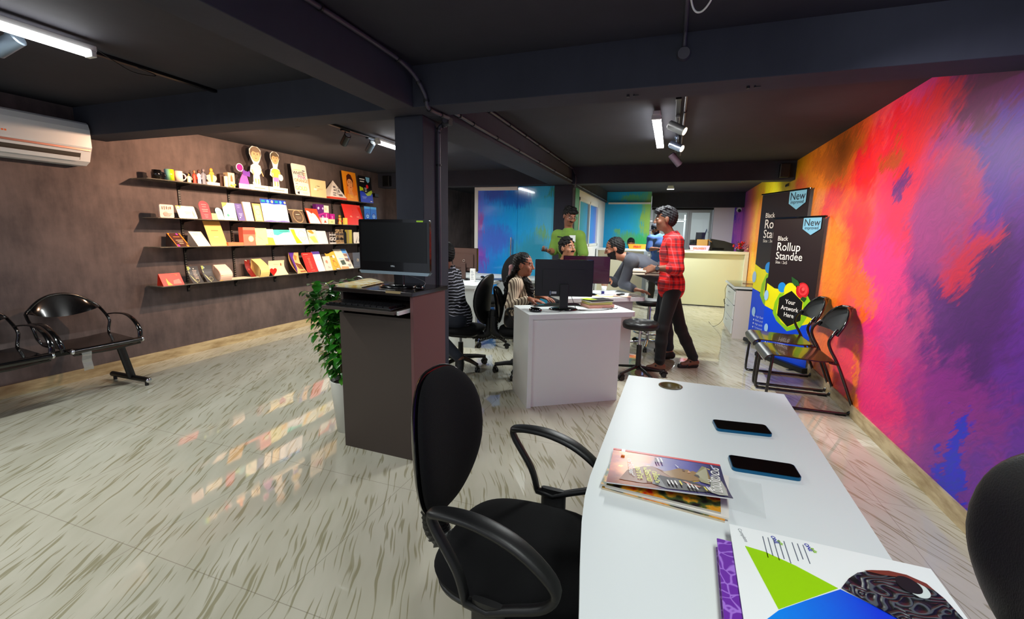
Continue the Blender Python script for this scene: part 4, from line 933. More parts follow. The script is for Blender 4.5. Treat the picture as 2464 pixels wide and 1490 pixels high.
    if not ball: P('moustache', [(-hr*.32,hz-hr*.46),(0,hz-hr*.34),(hr*.32,hz-hr*.46),(0,hz-hr*.44)], .0107, hair, .001, f)
    P('ball', el(-.045 if ball else .068, .020 if ball else s*.30, .020 if ball else .036, .020 if ball else .040, 20), .008, (.93,.90,.84))
    return t
caricature(4.125, 'large-headed cut-out figure in a white kit with a football, top shelf', (.90,.85,.82), (.50,.42,.34), (.90,.68,.50), .50, .074, (.92,.88,.84), .25, True)
caricature(4.40, 'large-headed cut-out figure with moustache, yellow shirt and purple shorts', (.92,.76,.32), (.38,.32,.24), (.88,.66,.46), .485, .062, (.64,.50,.78), .28)
card(1,4.65,.25,.40,-.06,(.92,.87,.82),[('t','WHITE',.42,.66,.060,(.18,.16,.16)),('t','PINK',.62,.54,.065,(.90,.40,.62)),('t','ORANGE',.52,.43,.056,(.93,.52,.30)),('t','GOLD',.45,.17,.072,(.90,.80,.42)),('l',.10,.80,.62,1,.05,(.90,.82,.55)),('r',.68,.79,.86,.82,(.35,.30,.35)),('l',.75,.72,.9,2,.05,(.90,.55,.35)),('l',.10,.36,.25,1,.04,(.3,.3,.3)),('p',[(.12,.10),(.28,.12),(.24,.03),(.16,.05)],(.2,.18,.2)),('l',.5,.09,.85,2,.035,(.75,.72,.70))],label='tall white card reading WHITE PINK ORANGE GOLD on the top shelf',group=G1,shape='corner')
card(1,4.93,.29,.235,-.01,(.90,.78,.58),[('c',.42,.52,.13,(.80,.70,.50)),('c',.45,.55,.09,(.90,.80,.62)),('r',.42,.62,.58,.66,(.45,.40,.30)),('r',.2,.40,.38,.50,(.96,.93,.84)),('l',.45,.5,.8,2,.05,(.72,.66,.5))],name='display_box',label='square beige box with a round emblem on the top shelf',cat='box',group=G1,thick=.05,x=-4.66)
t = thing('paper_pyramid', 'white paper pyramid with printed text on a red base, top shelf', 'paper pyramid', (-4.715,5.43,SH[1]))
mb = MB(); a = .085; mb.add([(-a,-.17,.03),(a,-.17,.03),(a,.17,.03),(-a,.17,.03),(0,-.01,.27)], [(0,1,4),(1,2,4),(2,3,4),(3,0,4),(3,2,1,0)]); mb.build('pyramid', C((.90,.86,.82), .5), t)
mb = MB(); mb.bx(-.09,.09,-.175,.175,0,.03); mb.build('base', C((.80,.25,.16), .5), t)
mb = MB()
for (u0,v0,u1,v1) in ((-.10,.05,-.04,.065),(-.09,.08,-.02,.095),(-.06,.12,-.01,.14),(-.05,.16,0,.19),(.02,.05,.10,.08),(.03,.10,.06,.14),(.0,.06,.012,.16),(.04,.15,.06,.17)):
    f = lambda u,v: (a-(v-.03)/.24*a+.0015, u*1.0, v); mb.add([f(u0,v0),f(u1,v0),f(u1,v1),f(u0,v1)], [(0,1,2,3)])
mb.build('printed_marks', C((.45,.42,.42), .5), t)
skin_o = (.93,.62,.36)
card(1,5.63,.31,.44,-.05,(.93,.58,.10),[('p',[(.10,.0),(.95,.0),(.98,.35),(.85,.70),(.70,.88),(.48,.95),(.30,.88),(.20,.62),(.14,.30)],(.92,.50,.12)),('p',[(.28,.70),(.30,.85),(.45,.93),(.62,.90),(.74,.72),(.70,.50),(.30,.50)],(.28,.12,.06)),('c',.49,.62,.195,skin_o),('p',[(.32,.62),(.68,.60),(.64,.42),(.55,.34),(.46,.34),(.36,.44)],skin_o),('p',[(.42,.36),(.58,.36),(.66,.22),(.34,.22)],(.90,.58,.32)),('r',.385,.62,.445,.645,(.22,.10,.06)),('r',.54,.62,.60,.645,(.22,.10,.06)),('r',.37,.675,.45,.69,(.25,.12,.06)),('r',.53,.675,.61,.69,(.25,.12,.06)),('p',[(.475,.53),(.52,.53),(.50,.60)],(.84,.50,.28)),('p',[(.44,.47),(.50,.455),(.57,.47),(.50,.49)],(.75,.18,.12)),('p',[(.28,.48),(.34,.50),(.40,.30),(.32,.24)],skin_o),('p',[(.08,.0),(.92,.0),(.88,.24),(.55,.16),(.20,.26)],(.95,.60,.16)),('l',.35,.20,.65,3,.04,(.98,.80,.35))],name='portrait_poster',label='orange portrait poster of a person in a saffron veil, top shelf',cat='poster',group=G1,x=-4.68)
card(1,5.95,.31,.41,-.04,(.05,.05,.06),[('p',[(.0,0),(1,0),(1,.36),(.6,.30),(.3,.40),(0,.44)],(.05,.22,.78)),('p',[(.0,.42),(.25,.46),(.55,.26),(.85,.30),(1,.42),(.95,.50),(.6,.40),(.3,.55),(0,.60)],(.70,.82,.12)),('c',.48,.50,.20,(.05,.05,.05)),('c',.62,.62,.10,(.88,.12,.14)),('l',.38,.54,.58,3,.06,whitec),('p',[(.55,.98),(.88,.98),(.84,.82),(.70,.76),(.58,.84)],(.50,.78,.92)),('l',.05,.86,.45,2,.09,whitec),('l',.1,.22,.5,3,.035,(.55,.65,.95)),('r',.75,.05,.9,.08,whitec)],name='mini_poster',label='small black, blue and green banner print at the right end of the top shelf',cat='poster',group=G1)
# second shelf
card(2,2.97,.13,.125,0,(.90,.76,.70),[('r',.15,.62,.22,.85,(.40,.28,.28)),('r',.30,.60,.36,.88,(.45,.30,.28)),('r',.45,.64,.52,.86,(.40,.28,.28)),('r',.60,.62,.64,.84,(.5,.35,.3)),('r',.72,.66,.80,.86,(.5,.35,.3)),('c',.4,.30,.16,(.80,.60,.55)),('l',.2,.3,.85,3,.09,(.62,.48,.46))],label='small pinkish printed card at the left end of the second shelf',group=G2,shape='corner',thick=.02)
card(2,3.15,.185,.125,-.05,cream,[('p',[(0,1),(.3,1),(.18,.75),(.05,.72)],(.85,.80,.40)),('c',.12,.86,.07,(.55,.70,.75)),('r',.82,.12,.84,.62,(.5,.45,.4)),('r',.88,.2,.89,.5,(.5,.45,.4)),('l',.4,.5,.75,2,.12,(.85,.80,.68))],label='wide cream card with a leafy corner on the second shelf',group=G2,shape='corner')
card(2,3.38,.11,.19,-.05,(.78,.16,.20),[('l',.25,.78,.75,2,.12,(.88,.42,.42)),('l',.2,.52,.8,2,.10,(.90,.50,.48)),('l',.3,.24,.7,3,.08,(.88,.42,.42))],label='tall round-topped red card on the second shelf',group=G2,shape='round')
card(2,3.49,.06,.065,-.01,(.70,.82,.50),[('l',.2,.7,.8,4,.16,(.55,.68,.40))],label='tiny green card between the red and teal round cards',group=G2)
card(2,3.555,.08,.13,-.05,(.55,.72,.74),[('l',.25,.65,.75,3,.13,(.42,.58,.62))],label='round-topped teal card on the second shelf',group=G2,shape='round')
card(2,3.635,.15,.19,-.035,(.93,.92,.84),[('p',[(0,1),(.42,1),(.30,.86),(.12,.78),(0,.70)],(.55,.70,.30)),('c',.18,.90,.07,(.85,.78,.35)),('p',[(.2,.28),(.32,.38),(.44,.28),(.32,.18)],(.25,.58,.50)),('l',.45,.7,.85,2,.08,(.90,.72,.66)),('r',.4,.06,.9,.09,(.30,.52,.36))],label='white invitation card with green leaves on the second shelf',group=G2)
card(2,3.80,.085,.19,-.05,(.36,.31,.56),[('l',.25,.85,.7,2,.1,(.55,.50,.72)),('l',.25,.40,.8,3,.07,(.70,.66,.84)),('c',.35,.18,.08,(.85,.85,.95))],label='narrow navy purple card on the second shelf',group=G2)
card(2,3.90,.10,.215,-.045,(.93,.88,.84),[('o',.45,.5,.25,(.82,.72,.70)),('l',.4,.3,.7,2,.06,(.8,.72,.7))],label='narrow white card box on the second shelf',group=G2,thick=.02)
card(2,4.02,.11,.205,-.04,(.93,.72,.40),[('r',.14,.06,.86,.90,(.95,.84,.62)),('o',.5,.52,.30,(.75,.60,.42)),('l',.3,.16,.7,1,.06,(.85,.7,.5))],label='narrow orange bordered card on the second shelf',group=G2)
card(2,4.14,.38,.27,-.05,(.93,.89,.90),[('p',[(0,.80),(.25,.82),(.5,.79),(.75,.82),(1,.80),(1,1),(0,1)],(.10,.25,.72)),('c',.28,.905,.05,(.35,.65,.95)),('c',.78,.905,.05,(.35,.65,.95)),('c',.44,.905,.045,(.95,.75,.60)),('c',.95,.905,.04,(.95,.75,.60)),('r',.03,.86,.17,.96,(.10,.55,.60)),('r',.55,.86,.67,.96,(.10,.55,.60)),('p',[(0,0),(1,0),(1,.03),(.75,.07),(.5,.03),(.25,.07),(0,.03)],(.45,.40,.70)),('l',.25,.70,.42,1,.05,(.70,.66,.70)),('l',.72,.70,.88,1,.05,(.70,.66,.70)),('l',.22,.60,.42,6,.08,(.86,.83,.86)),('l',.68,.60,.88,6,.08,(.86,.83,.86))],label='large white two-page sheet with a blue header on the second shelf',group=G2)
card(2,4.57,.24,.17,-.06,(.36,.29,.23),[('o',.52,.5,.36,(.62,.52,.38)),('r',-.02,.95,.98,1.0,(.78,.68,.52)),('l',.38,.62,.66,1,.1,(.85,.80,.70)),('l',.36,.42,.72,2,.12,(.55,.48,.40))],label='dark brown certificate card with a gold ring on the second shelf',group=G2)
card(2,4.86,.215,.20,-.07,(.90,.28,.16),[('p',[(0.05,.0),(.96,.0),(.85,.35),(.72,.60),(.55,.72),(.40,.66),(.22,.82),(.04,.86)],(.95,.90,.86)),('p',[(.38,.86),(.52,.86),(.48,.68)],(.55,.20,.15)),('l',.2,.55,.45,2,.08,(.85,.70,.66))],label='white card with a ragged red edge on the second shelf',group=G2)
def sbx(row, y0, w, h, d, base, label, decos=(), x=-4.66, g=None, zoff=0.0, cat='box', name='small_box'):
    o = card(row, y0, w, h, 0, base, decos, name=name, label=label, cat=cat, group=g, thick=d, x=x); o.location.z += zoff; return o
sbx(2,5.07,.15,.27,.06,(.38,.10,.42),'tall purple patterned carton on the second shelf',[('c',.3,.80,.12,(.85,.80,.90)),('c',.85,.80,.10,(.80,.70,.90)),('p',[(0,.45),(1,.60),(1,.50),(0,.35)],(.70,.15,.55)),('p',[(0,.30),(.5,.42),(.6,.25),(.2,.16)],(.86,.12,.50)),('c',.8,.35,.14,(.85,.55,.80))],x=-4.72,g=G2)
sbx(2,5.225,.10,.16,.06,(.72,.10,.52),'magenta carton under the white square box, second shelf',[('r',.45,.2,.55,.9,(.92,.75,.88))],x=-4.73,g=G2)
sbx(2,5.20,.125,.10,.06,(.92,.88,.78),'small white square box balanced on the magenta carton',[('c',.5,.5,.18,(.82,.80,.66))],x=-4.728,g=G2,zoff=.161)
sbx(2,5.355,.09,.15,.05,(.75,.10,.55),'second magenta carton, standing alone on the second shelf',[('r',.3,.5,.6,.8,(.85,.45,.75))],x=-4.73,g=G2)
sbx(2,5.09,.12,.085,.05,(.93,.88,.84),'white box with a red flower in front of the purple carton',[('p',[(.3,.2),(.5,.65),(.75,.2)],(.85,.30,.18))],x=-4.645,g=G2)
sbx(2,5.225,.12,.070,.05,(.80,.84,.62),'pale green flat box in front of the magenta carton',[('r',.3,.3,.7,.6,(.70,.76,.50))],x=-4.645,g=G2)
t = thing('figurine', 'small golden ornament with red details on the second shelf', 'figurine', (-4.68,5.49,SH[2]))
mb = MB(); mb.lathe([(.03,0),(.032,.02),(.018,.05),(.030,.08),(.020,.10)], (0,0,0), 14); mb.build('body', mat('gilt', (.80,.60,.25), .35, metal=.5), t)
mb = MB(); mb.ell((0,0,.12), (.02,.024,.022)); mb.build('head', mat('gilt'), t)
for k in range(4): a = k*1.6; mb = MB(); mb.ell((.03*math.cos(a)+.01, .032*math.sin(a), .045+.01*k), (.008,.010,.012), n=8, m=6); mb.build('red_detail', C((.80,.12,.20)), t)
sbx(2,5.545,.065,.10,.03,(.95,.80,.35),'narrow yellow box beside the big red folder',x=-4.64,g=G2)
card(2,5.60,.42,.31,-.09,(.92,.16,.07),[('p',[(.28,.42),(.33,.38),(.42,.38),(.36,.47)],(.96,.60,.45)),('r',.66,.39,.80,.425,(.96,.62,.48)),('r',.498,.0,.502,1,(.78,.10,.05)),('r',.50,.72,.55,.74,(.75,.12,.05)),('r',.50,.62,.54,.63,(.75,.12,.05))],name='presentation_folder',label='large bright red folder on the second shelf',cat='folder',group=G2)
for y0, nm in ((6.03,'left'),(6.19,'right')):
    card(2,y0,.15,.30,-.01,(.10,.45,.85),[('r',0,.88,1,1,(.30,.68,.95)),('c',.5,.50,.34,(.10,.25,.70)),('c',.5,.50,.24,(.60,.80,.95)),('p',[(.5,.35),(.8,.30),(.4,.10)],(.10,.25,.70)),('l',.35,.55,.65,2,.1,(.10,.25,.70))],name='sachet',label='blue sachet at the right end of the second shelf, %s one of two' % nm,cat='sachet',group='blue sachets')
# third shelf
card(3,3.10,.125,.13,-.14,(.28,.16,.14),[('p',[(0,.8),(.2,1),(0,1)],(.90,.48,.12)),('r',0,.0,.06,1,(.88,.50,.15)),('r',.9,.2,1,1,(.88,.50,.15)),('c',.7,.92,.08,(.60,.20,.62)),('c',.15,.08,.10,(.60,.22,.62)),('c',.85,.06,.09,(.92,.55,.20)),('l',.25,.70,.75,1,.12,(.80,.45,.25)),('l',.25,.45,.8,3,.12,(.75,.65,.55))],label='black tent card with an orange and purple border, left end of the third shelf',group=G3,tent=True)
card(3,3.31,.135,.15,-.13,(.93,.86,.80),[('l',.2,.85,.6,2,.1,(.86,.76,.68))],label='plain white tent card on the third shelf',group=G3,tent=True)
card(3,3.45,.19,.265,-.10,(.84,.66,.38),[('r',0,.82,1,1,(.82,.62,.32)),('l',.3,.60,.72,1,.07,(.62,.45,.25)),('l',.35,.35,.6,1,.05,(.9,.8,.6))],name='gold_pouch',label='shiny gold pouch rising above the third shelf',cat='pouch',group=G3,rough=.22)
mb = MB(); mb.bx(-.12,0,0,.19,0,.035); mb.prism([(.06,.0355),(.12,.0355),(.12,.036),(.06,.036)], (-.08,0,0), (0,1,0), (0,0,1), (1,0,0), .04, mi=1)
tag(put(mb.build('low_box', [C((.93,.48,.32), .45), C((.96,.80,.70))]), (-4.63,3.635,SH[3])), 'flat coral box lying open on the third shelf', 'box', G3)
card(3,3.84,.16,.205,0,(.90,.45,.36),[('r',0,.62,1,.85,(.84,.28,.22)),('c',.62,.36,.22,(.92,.84,.68)),('o',.62,.36,.20,(.80,.70,.5))],name='display_box',label='coral box with a round cream window on the third shelf',cat='box',group=G3,thick=.07)
card(3,4.005,.17,.20,-.02,(.93,.88,.58),[('p',[(0,.9),(.1,.7),(.06,.5),(0,.45)],(.62,.66,.36)),('l',.25,.88,.7,1,.06,(.85,.80,.5)),('p',[(.2,.5),(.6,.3),(.4,.6)],(.86,.86,.56))],label='pale yellow card with a leafy edge on the third shelf',group=G3)
card(3,4.13,.155,.19,-.035,(.94,.90,.78),[('p',[(.05,0),(.95,0),(.85,.45),(.1,.5)],(.95,.72,.28)),('l',.1,.70,.5,1,.06,(.75,.70,.6)),('o',.8,.70,.12,(.90,.75,.35))],label='cream certificate with an orange lower half on the third shelf',group=G3)
card(3,4.29,.275,.185,-.06,(.94,.92,.93),[('p',[(0,1),(1,1),(1,.84),(.6,.80),(.25,.62),(.05,.66)],(.30,.78,.70)),('p',[(0,.60),(.3,.56),(.6,.72),(1,.80),(1,.76),(.6,.66),(.3,.50),(0,.55)],(.82,.70,.80)),('l',.4,.9,.9,1,.07,(.15,.40,.38)),('l',.4,.5,.85,1,.05,(.80,.78,.80)),('p',[(.4,0),(1,.25),(1,.20),(.5,0)],(.78,.74,.85))],label='white certificate with a teal wave header on the third shelf',group=G3)
card(3,4.565,.275,.21,-.065,(.96,.93,.82),[('p',[(.05,.92),(.28,.92),(.30,.55),(.55,.06),(.20,.06)],(.95,.72,.12)),('o',.68,.55,.24,(.85,.80,.70)),('r',.5,.46,.9,.66,(.96,.93,.82)),('l',.5,.42,.85,3,.09,(.86,.82,.72))],label='certificate with a bold yellow ribbon on the third shelf',group=G3)
card(3,4.845,.16,.19,-.045,(.95,.90,.74),[('p',[(0,.95),(.5,1),(.75,.78),(.55,.72),(.2,.82)],(.93,.55,.15)),('p',[(.1,.5),(.7,.6),(1,.1),(.5,.1)],(.95,.85,.40)),('l',.1,.55,.6,1,.05,(.75,.7,.6))],label='narrow certificate with yellow and orange waves on the third shelf',group=G3)
card(3,5.005,.19,.18,-.05,(.93,.90,.84),[],label='blank white leaning card on the third shelf',group=G3)
for (y0, txts, colr, lab, w_) in ((5.235,[('BOLD',.118,.030),('GO',.045,.070)],(.80,.78,.76),'white cut-out word art on the third shelf',.13),(5.36,[('SPLIT',.155,.075),('TYPE',.085,.05),('WORDS',.02,.045)],(.66,.54,.38),'beige stacked cut-out lettering on the third shelf',.17)):
    mb = MB()
    for tx, zz, sz in txts:
        for off in (.0,.006): mb.text(tx, (off,0,zz), (0,1,0), (0,0,1), sz, width=w_ if tx != 'BOLD' else w_*.9, bold=.02)
    mb.bx(-.004,.010,0,w_,0,.018)
    for k in range(3): mb.bx(-.001,.0,k*w_/2,k*w_/2+.003,0,.17)
    o = mb.build('word_art', C(colr, .5)); tag(put(o, (-4.66,y0,SH[3])), lab, 'word art')
mb = MB(); mb.prism([(0,0),(.065,0),(.065,.12)]+[(.0325+.0325*math.cos(a), .135+.045*math.sin(a)) for a in [math.pi*i/10 for i in range(11)]]+[(0,.12)], (0,0,0), (0,1,0), (0,0,1), (1,0,0), .01)
tag(put(mb.build('arch_plaque', C((.05,.05,.06), .4)), (-4.68,5.545,SH[3])), 'small black arch-shaped plaque on the third shelf', 'plaque')
sbx(3,5.625,.10,.205,.05,(.66,.60,.28),'tall olive and gold box on the third shelf',[('r',0,0,.18,1,(.55,.46,.36)),('r',.45,0,.75,1,(.74,.70,.25))],g=G3)
card(3,5.74,.25,.17,0,(.92,.89,.84),[('p',[(.18,.05),(.5,.95),(.84,.05)],(.12,.11,.11)),('p',[(.25,.05),(.45,.90),(.92,.92),(.92,.05)],(.94,.91,.85)),('p',[(.45,.15),(.55,.75),(.68,.60),(.78,.15)],(.50,.45,.48)),('c',.58,.68,.08,(.62,.55,.52))],name='photo_frame',label='white folded photo frame at the right end of the third shelf',cat='photo frame',group=G3,shape='corner')
# lowest shelf
card(4,2.93,.20,.115,-.06,(.88,.18,.10),[('p',[(.22,.02),(.45,.02),(.32,.32),(.25,.62),(.22,.3)],(.92,.70,.20)),('p',[(.5,.1),(.9,.1),(.85,.5),(.55,.4)],(.92,.45,.38)),('p',[(.7,.92),(.85,.85),(.8,.75)],(.92,.40,.15))],name='leaflet',label='red landscape card with a gold shape, left end of the lowest shelf',cat='leaflet',group=G4,tent=True)
for y0, tx, nm in ((3.22,1,'with lines of text'),(3.37,0,'without text')):
    d = [('p',[(0,1),(.2,1),(.25,.85),(.12,.75),(.02,.78)],(.60,.66,.36)),('p',[(.2,.98),(.32,.88),(.26,.80)],(.55,.70,.78)),('p',[(.02,.72),(.14,.68),(.10,.5),(.30,.30),(.36,.1),(.46,.02),(.38,0),(.24,.14),(.12,.4)],(.66,.68,.52)),('o',.55,.18,.16,(.72,.70,.50))]
    if tx: d += [('c',.55,.85,.05,(.9,.8,.75)),('l',.4,.72,.8,7,.08,(.72,.66,.62))]
    card(4,y0,.115,.17,-.08,(.21,.21,.22),d,name='booklet',label='dark grey booklet with a gold wave, %s, lowest shelf' % nm,cat='booklet',group=G4,curve=-.3)
card(4,3.51,.14,.17,-.08,(.92,.80,.72),[('p',[(0,.0),(.28,.0),(.16,.35),(0,.35)],(.95,.78,.35)),('r',-.06,.0,0,.9,(.80,.60,.56))],name='paper_fold',label='pink and white folded paper on the lowest shelf',cat='folded card',group=G4,curve=1.0,tent=True)
card(4,4.02,.13,.21,-.12,(.94,.80,.50),[('l',.4,.5,.7,1,.05,(.85,.66,.36))],name='gift_card',label='cream and dark red pop-up card on the lowest shelf',cat='card',group=G4,curve=1.2,tent=True)
card(4,3.94,.07,.20,-.10,(.45,.08,.05),[('c',.5,.45,.15,(.75,.20,.12)),('p',[(0,1),(.5,.92),(.3,1)],(.94,.88,.75))],name='gift_card',label='small dark red wing leaning against the cream pop-up card',cat='card',group=G4,curve=-.6,x=-4.68)
card(4,4.21,.24,.18,-.06,(.94,.86,.66),[('l',.3,.72,.65,1,.05,(.65,.5,.4)),('l',.32,.60,.62,5,.07,(.86,.76,.58)),('r',.74,.62,.80,.80,(.62,.25,.20)),('r',.82,.58,.84,.76,(.4,.25,.22))],name='gift_card',label='cream letter card with a red heart at its corner, lowest shelf',cat='card',group=G4,curve=-.5)
hp = [(.0,.0)]+[(x_*.0032, y_*.0034+.055) for x_, y_ in [(16*math.sin(a)**3, 13*math.cos(a)-5*math.cos(2*a)-2*math.cos(3*a)-math.cos(4*a)) for a in [math.pi*.98-math.pi*1.96*i/22 for i in range(23)]]]
mb = MB(); mb.prism(hp, (0,0,0), (0,1,0), (0,0,1), (1,0,0), .004); tag(put(mb.build('paper_heart', C((.80,.10,.06), .45)), (-4.625,4.20,SH[4])), 'red paper heart standing before the cream letter card', 'paper heart', G4)
card(4,4.60,.17,.27,-.14,(.93,.70,.45),[('p',[(0,0),(0,1),(.55,1),(.42,.75),(.40,.45),(.30,.2)],(.36,.18,.58)),('c',.22,.86,.09,(.80,.70,.88)),('p',[(.5,.9),(.8,.8),(.7,.6),(.55,.62)],(.80,.50,.25)),('p',[(.45,.5),(.95,.40),(.9,.15),(.5,.2)],(.50,.30,.18)),('l',.5,.42,.9,3,.08,(.93,.88,.80)),('r',.4,.04,.95,.10,(.60,.35,.22))],name='leaflet',label='curved leaflet with a purple side and food picture, lowest shelf',cat='leaflet',group=G4,curve=-.8)
card(4,4.775,.20,.26,-.10,(.88,.13,.07),[('l',.12,.90,.55,1,.05,(.95,.65,.55)),('r',.25,.80,.75,.81,(.93,.45,.35)),('r',.25,.10,.26,.80,(.93,.45,.35)),('l',.38,.70,.62,9,.065,(.93,.50,.40)),('l',.4,.08,.7,1,.03,(.95,.65,.55))],name='leaflet',label='plain red leaflet with lines of text, lowest shelf',cat='leaflet',group=G4,shape='corner')
card(4,4.98,.145,.27,-.12,(.93,.90,.88),[('r',0,.86,1,1,(.32,.20,.55)),('l',.35,.55,.75,1,.04,(.90,.70,.62))],name='leaflet',label='white leaflet with a purple top band, lowest shelf',cat='leaflet',group=G4)
card(4,5.11,.14,.20,-.06,(.88,.82,.76),[('c',.42,.62,.16,(.88,.55,.42)),('c',.5,.55,.08,(.82,.62,.5)),('l',.4,.92,.7,1,.04,(.75,.7,.65)),('r',.5,.2,.54,.3,(.5,.45,.4)),('r',.62,.18,.70,.24,(.6,.5,.4))],name='leaflet',label='beige leaflet with a peach flower, lowest shelf',cat='leaflet',group=G4,x=-4.635)
card(4,5.23,.20,.26,-.12,(.96,.68,.12),[('r',.42,.70,.60,.74,(.20,.18,.20)),('c',.74,.72,.12,(.94,.92,.88)),('p',[(.45,.55),(.65,.50),(.7,.42),(.5,.5)],(.75,.25,.12)),('o',.62,.30,.22,(.75,.45,.12)),('p',[(.5,.06),(.85,.10),(.92,.02),(.5,.0)],(.30,.22,.20)),('r',.55,.02,.85,.07,(.9,.88,.85))],name='leaflet',label='yellow leaflet with a wavy top edge, lowest shelf',cat='leaflet',group=G4,shape=[(0,0),(1,0),(1,1.02),(.7,.98),(.4,.90),(.15,.88),(0,.93)])
card(4,5.44,.28,.29,-.15,(.94,.90,.82),[('p',[(.62,.78),(.97,.78),(.97,1),(.60,1)],(.35,.62,.90)),('r',.9,.42,.97,.80,(.25,.50,.85)),('p',[(.62,.76),(.92,.76),(.92,.62),(.66,.62)],(.66,.48,.36)),('p',[(.60,.55),(.92,.50),(.86,.34),(.62,.38)],(.55,.42,.38)),('p',[(.18,.42),(.5,.45),(.52,.22),(.2,.2)],(.25,.30,.22)),('p',[(.15,.55),(.5,.52),(.5,.48),(.15,.5)],(.62,.75,.92)),('l',.2,.9,.45,2,.05,(.75,.72,.66)),('l',.64,.2,.9,3,.05,(.25,.3,.4)),('p',[(.0,.0),(.6,.0),(.6,.1),(.1,.14)],(.80,.60,.36))],name='brochure',label='large white brochure with building photographs, lowest shelf',cat='brochure',group=G4)
card(4,5.725,.22,.235,-.02,(.36,.38,.42),[('o',.48,.50,.12,(.85,.78,.66)),('p',[(.42,.48),(.5,.58),(.58,.46)],(.85,.78,.66)),('r',0,.14,1,.16,(.48,.50,.54))],name='booklet',label='plain grey booklet at the right end of the lowest shelf',cat='booklet',group=G4)
mb = MB(); mb.bx(0,.18,0,.46,0,.003); tag(put(mb.build('flat_sheet', C(cream, .5)), (-4.83,3.62,SH[4])), 'loose cream sheet lying flat on the lowest shelf', 'paper', G4)
mb = MB(); mb.bx(0,.06,0,.10,0,.06); tag(put(mb.build('small_box', [C((.05,.05,.055), .4)], bevel=.004), (XL+.003,6.50,1.93)), 'small black wall box at the far end above the shelves', 'wall box')
# ------------------------------------------------------------------ waiting bench: two linked black seats
def bench_seat(loc, label):
    t = thing('waiting_chair', label, 'chair', loc, 0, 'linked black metal waiting seats')
    # local: faces +X, back towards -X
    W_ = .225
    P = [[(-.20+.42*i/10, -W_+2*W_*j/10, .430+.012*math.cos(math.pi*(i/10))-(.0 if i < 9 else .012*(i-8)) - .012*math.cos(math.pi*(j/5-1))*.5) for j in range(11)] for i in range(11)]
    mb = MB(); mb.grid(P, thick=(0,0,-.012)); mb.build('seat', m_shell, t)
    mb = MB(); mb.cyl((.225,-W_,.425),(.225,W_,.425),.020,None,16); mb.build('front_roll', m_shell, t)
    for s in (-1,1): mb = MB(); mb.ell((.225,s*(W_+.008),.425),(.022,.014,.022),n=14,m=8); mb.build('end_knob', m_chrome, t)
    # backrest: lens-shaped sheet inside an arched tube
    top = lambda y: .79 - .13*(abs(y)/.235)**2.2; bot = lambda y: .615 + .055*(abs(y)/.235)**2.0
    P = [[(-.275+.05*(1-(y/.235)**2)*-1+.0+ (v-.5)*-.05, y, bot(y)+(top(y)-bot(y))*v) for y in [-.235+.47*j/20 for j in range(21)]] for v in [i/8 for i in range(9)]]
    mb = MB(); mb.grid(P, thick=(-.006,0,0)); mb.build('backrest', m_shell, t)
    arch = [Vector(P[-1][j])+Vector((-.002,0,.004)) for j in range(21)]
    side = lambda s: [Vector((-.235,s*.245,.60)),Vector((-.195,s*.245,.545)),Vector((-.20,s*.235,.485)),Vector((-.17,s*.215,.43)),Vector((-.12,s*.20,.42))]
    path = side(-1)[::-1] + arch + side(1)
    mb = MB(); mb.tube(smooth_path(path, 2), .011, 8); mb.build('back_frame', m_shell, t)
    for s in (-1,1):
        pts = smooth_path([(-.225,s*.245,.60),(-.12,s*.262,.615),(.0,s*.268,.61),(.10,s*.268,.56),(.155,s*.265,.49),(.165,s*.255,.42)], 5)
        mb = MB(); mb.tube(pts, .019, 8, flat=.35); mb.build('armrest', m_shell, t)
    return t
b1 = bench_seat((-4.36,2.16,0), 'black metal waiting seat below the shelves, nearer the shelves')
b2 = bench_seat((-4.36,1.58,0), 'black metal waiting seat at the left picture edge')
t = thing('bench_frame', 'black floor frame joining the two waiting seats', 'bench frame', (-4.36,1.86,0))
mb = MB(); mb.bx(-.05,-.01,-.85,.60,.355,.395); mb.build('beam', m_blk, t, .004)
for y in (.505,-.80):
    mb = MB(); mb.tube([(-.03,y,.36),(-.01,y+.05,.055)], .032, 10, flat=.6); mb.build('leg', m_blk, t)
    mb = MB(); mb.cyl((-.28,y+.055,.050),(.20,y+.055,.050),.023,None,14); f = mb.build('foot_bar', m_blk, t)
    mb = MB(); mb.ell((.20,y+.055,.050),(.014,.023,.023),n=14,m=8); mb.build('chrome_cap', m_chrome, f)
    for x in (-.25,.17): mb = MB(); mb.cyl((x,y+.055,0),(x,y+.055,.03),.014,None,10); mb.build('foot_pad', m_plast, f)
mb = MB(); random.seed(3)
P = [[(.24+.004*random.random()+.006*math.sin(j), -.045+.03*i, .42-.155*j/9+.004*random.random()) for i in range(3)] for j in range(10)]; mb.grid(P, thick=(.0008,0,0))
tag(put(mb.build('packing_strip', mat('clear_plastic_strip', (.8,.82,.8), .15, trans=.6, alpha=.45)), (-4.37,2.02,0)), 'torn strip of clear packing film hanging from the waiting seat', 'plastic strip')
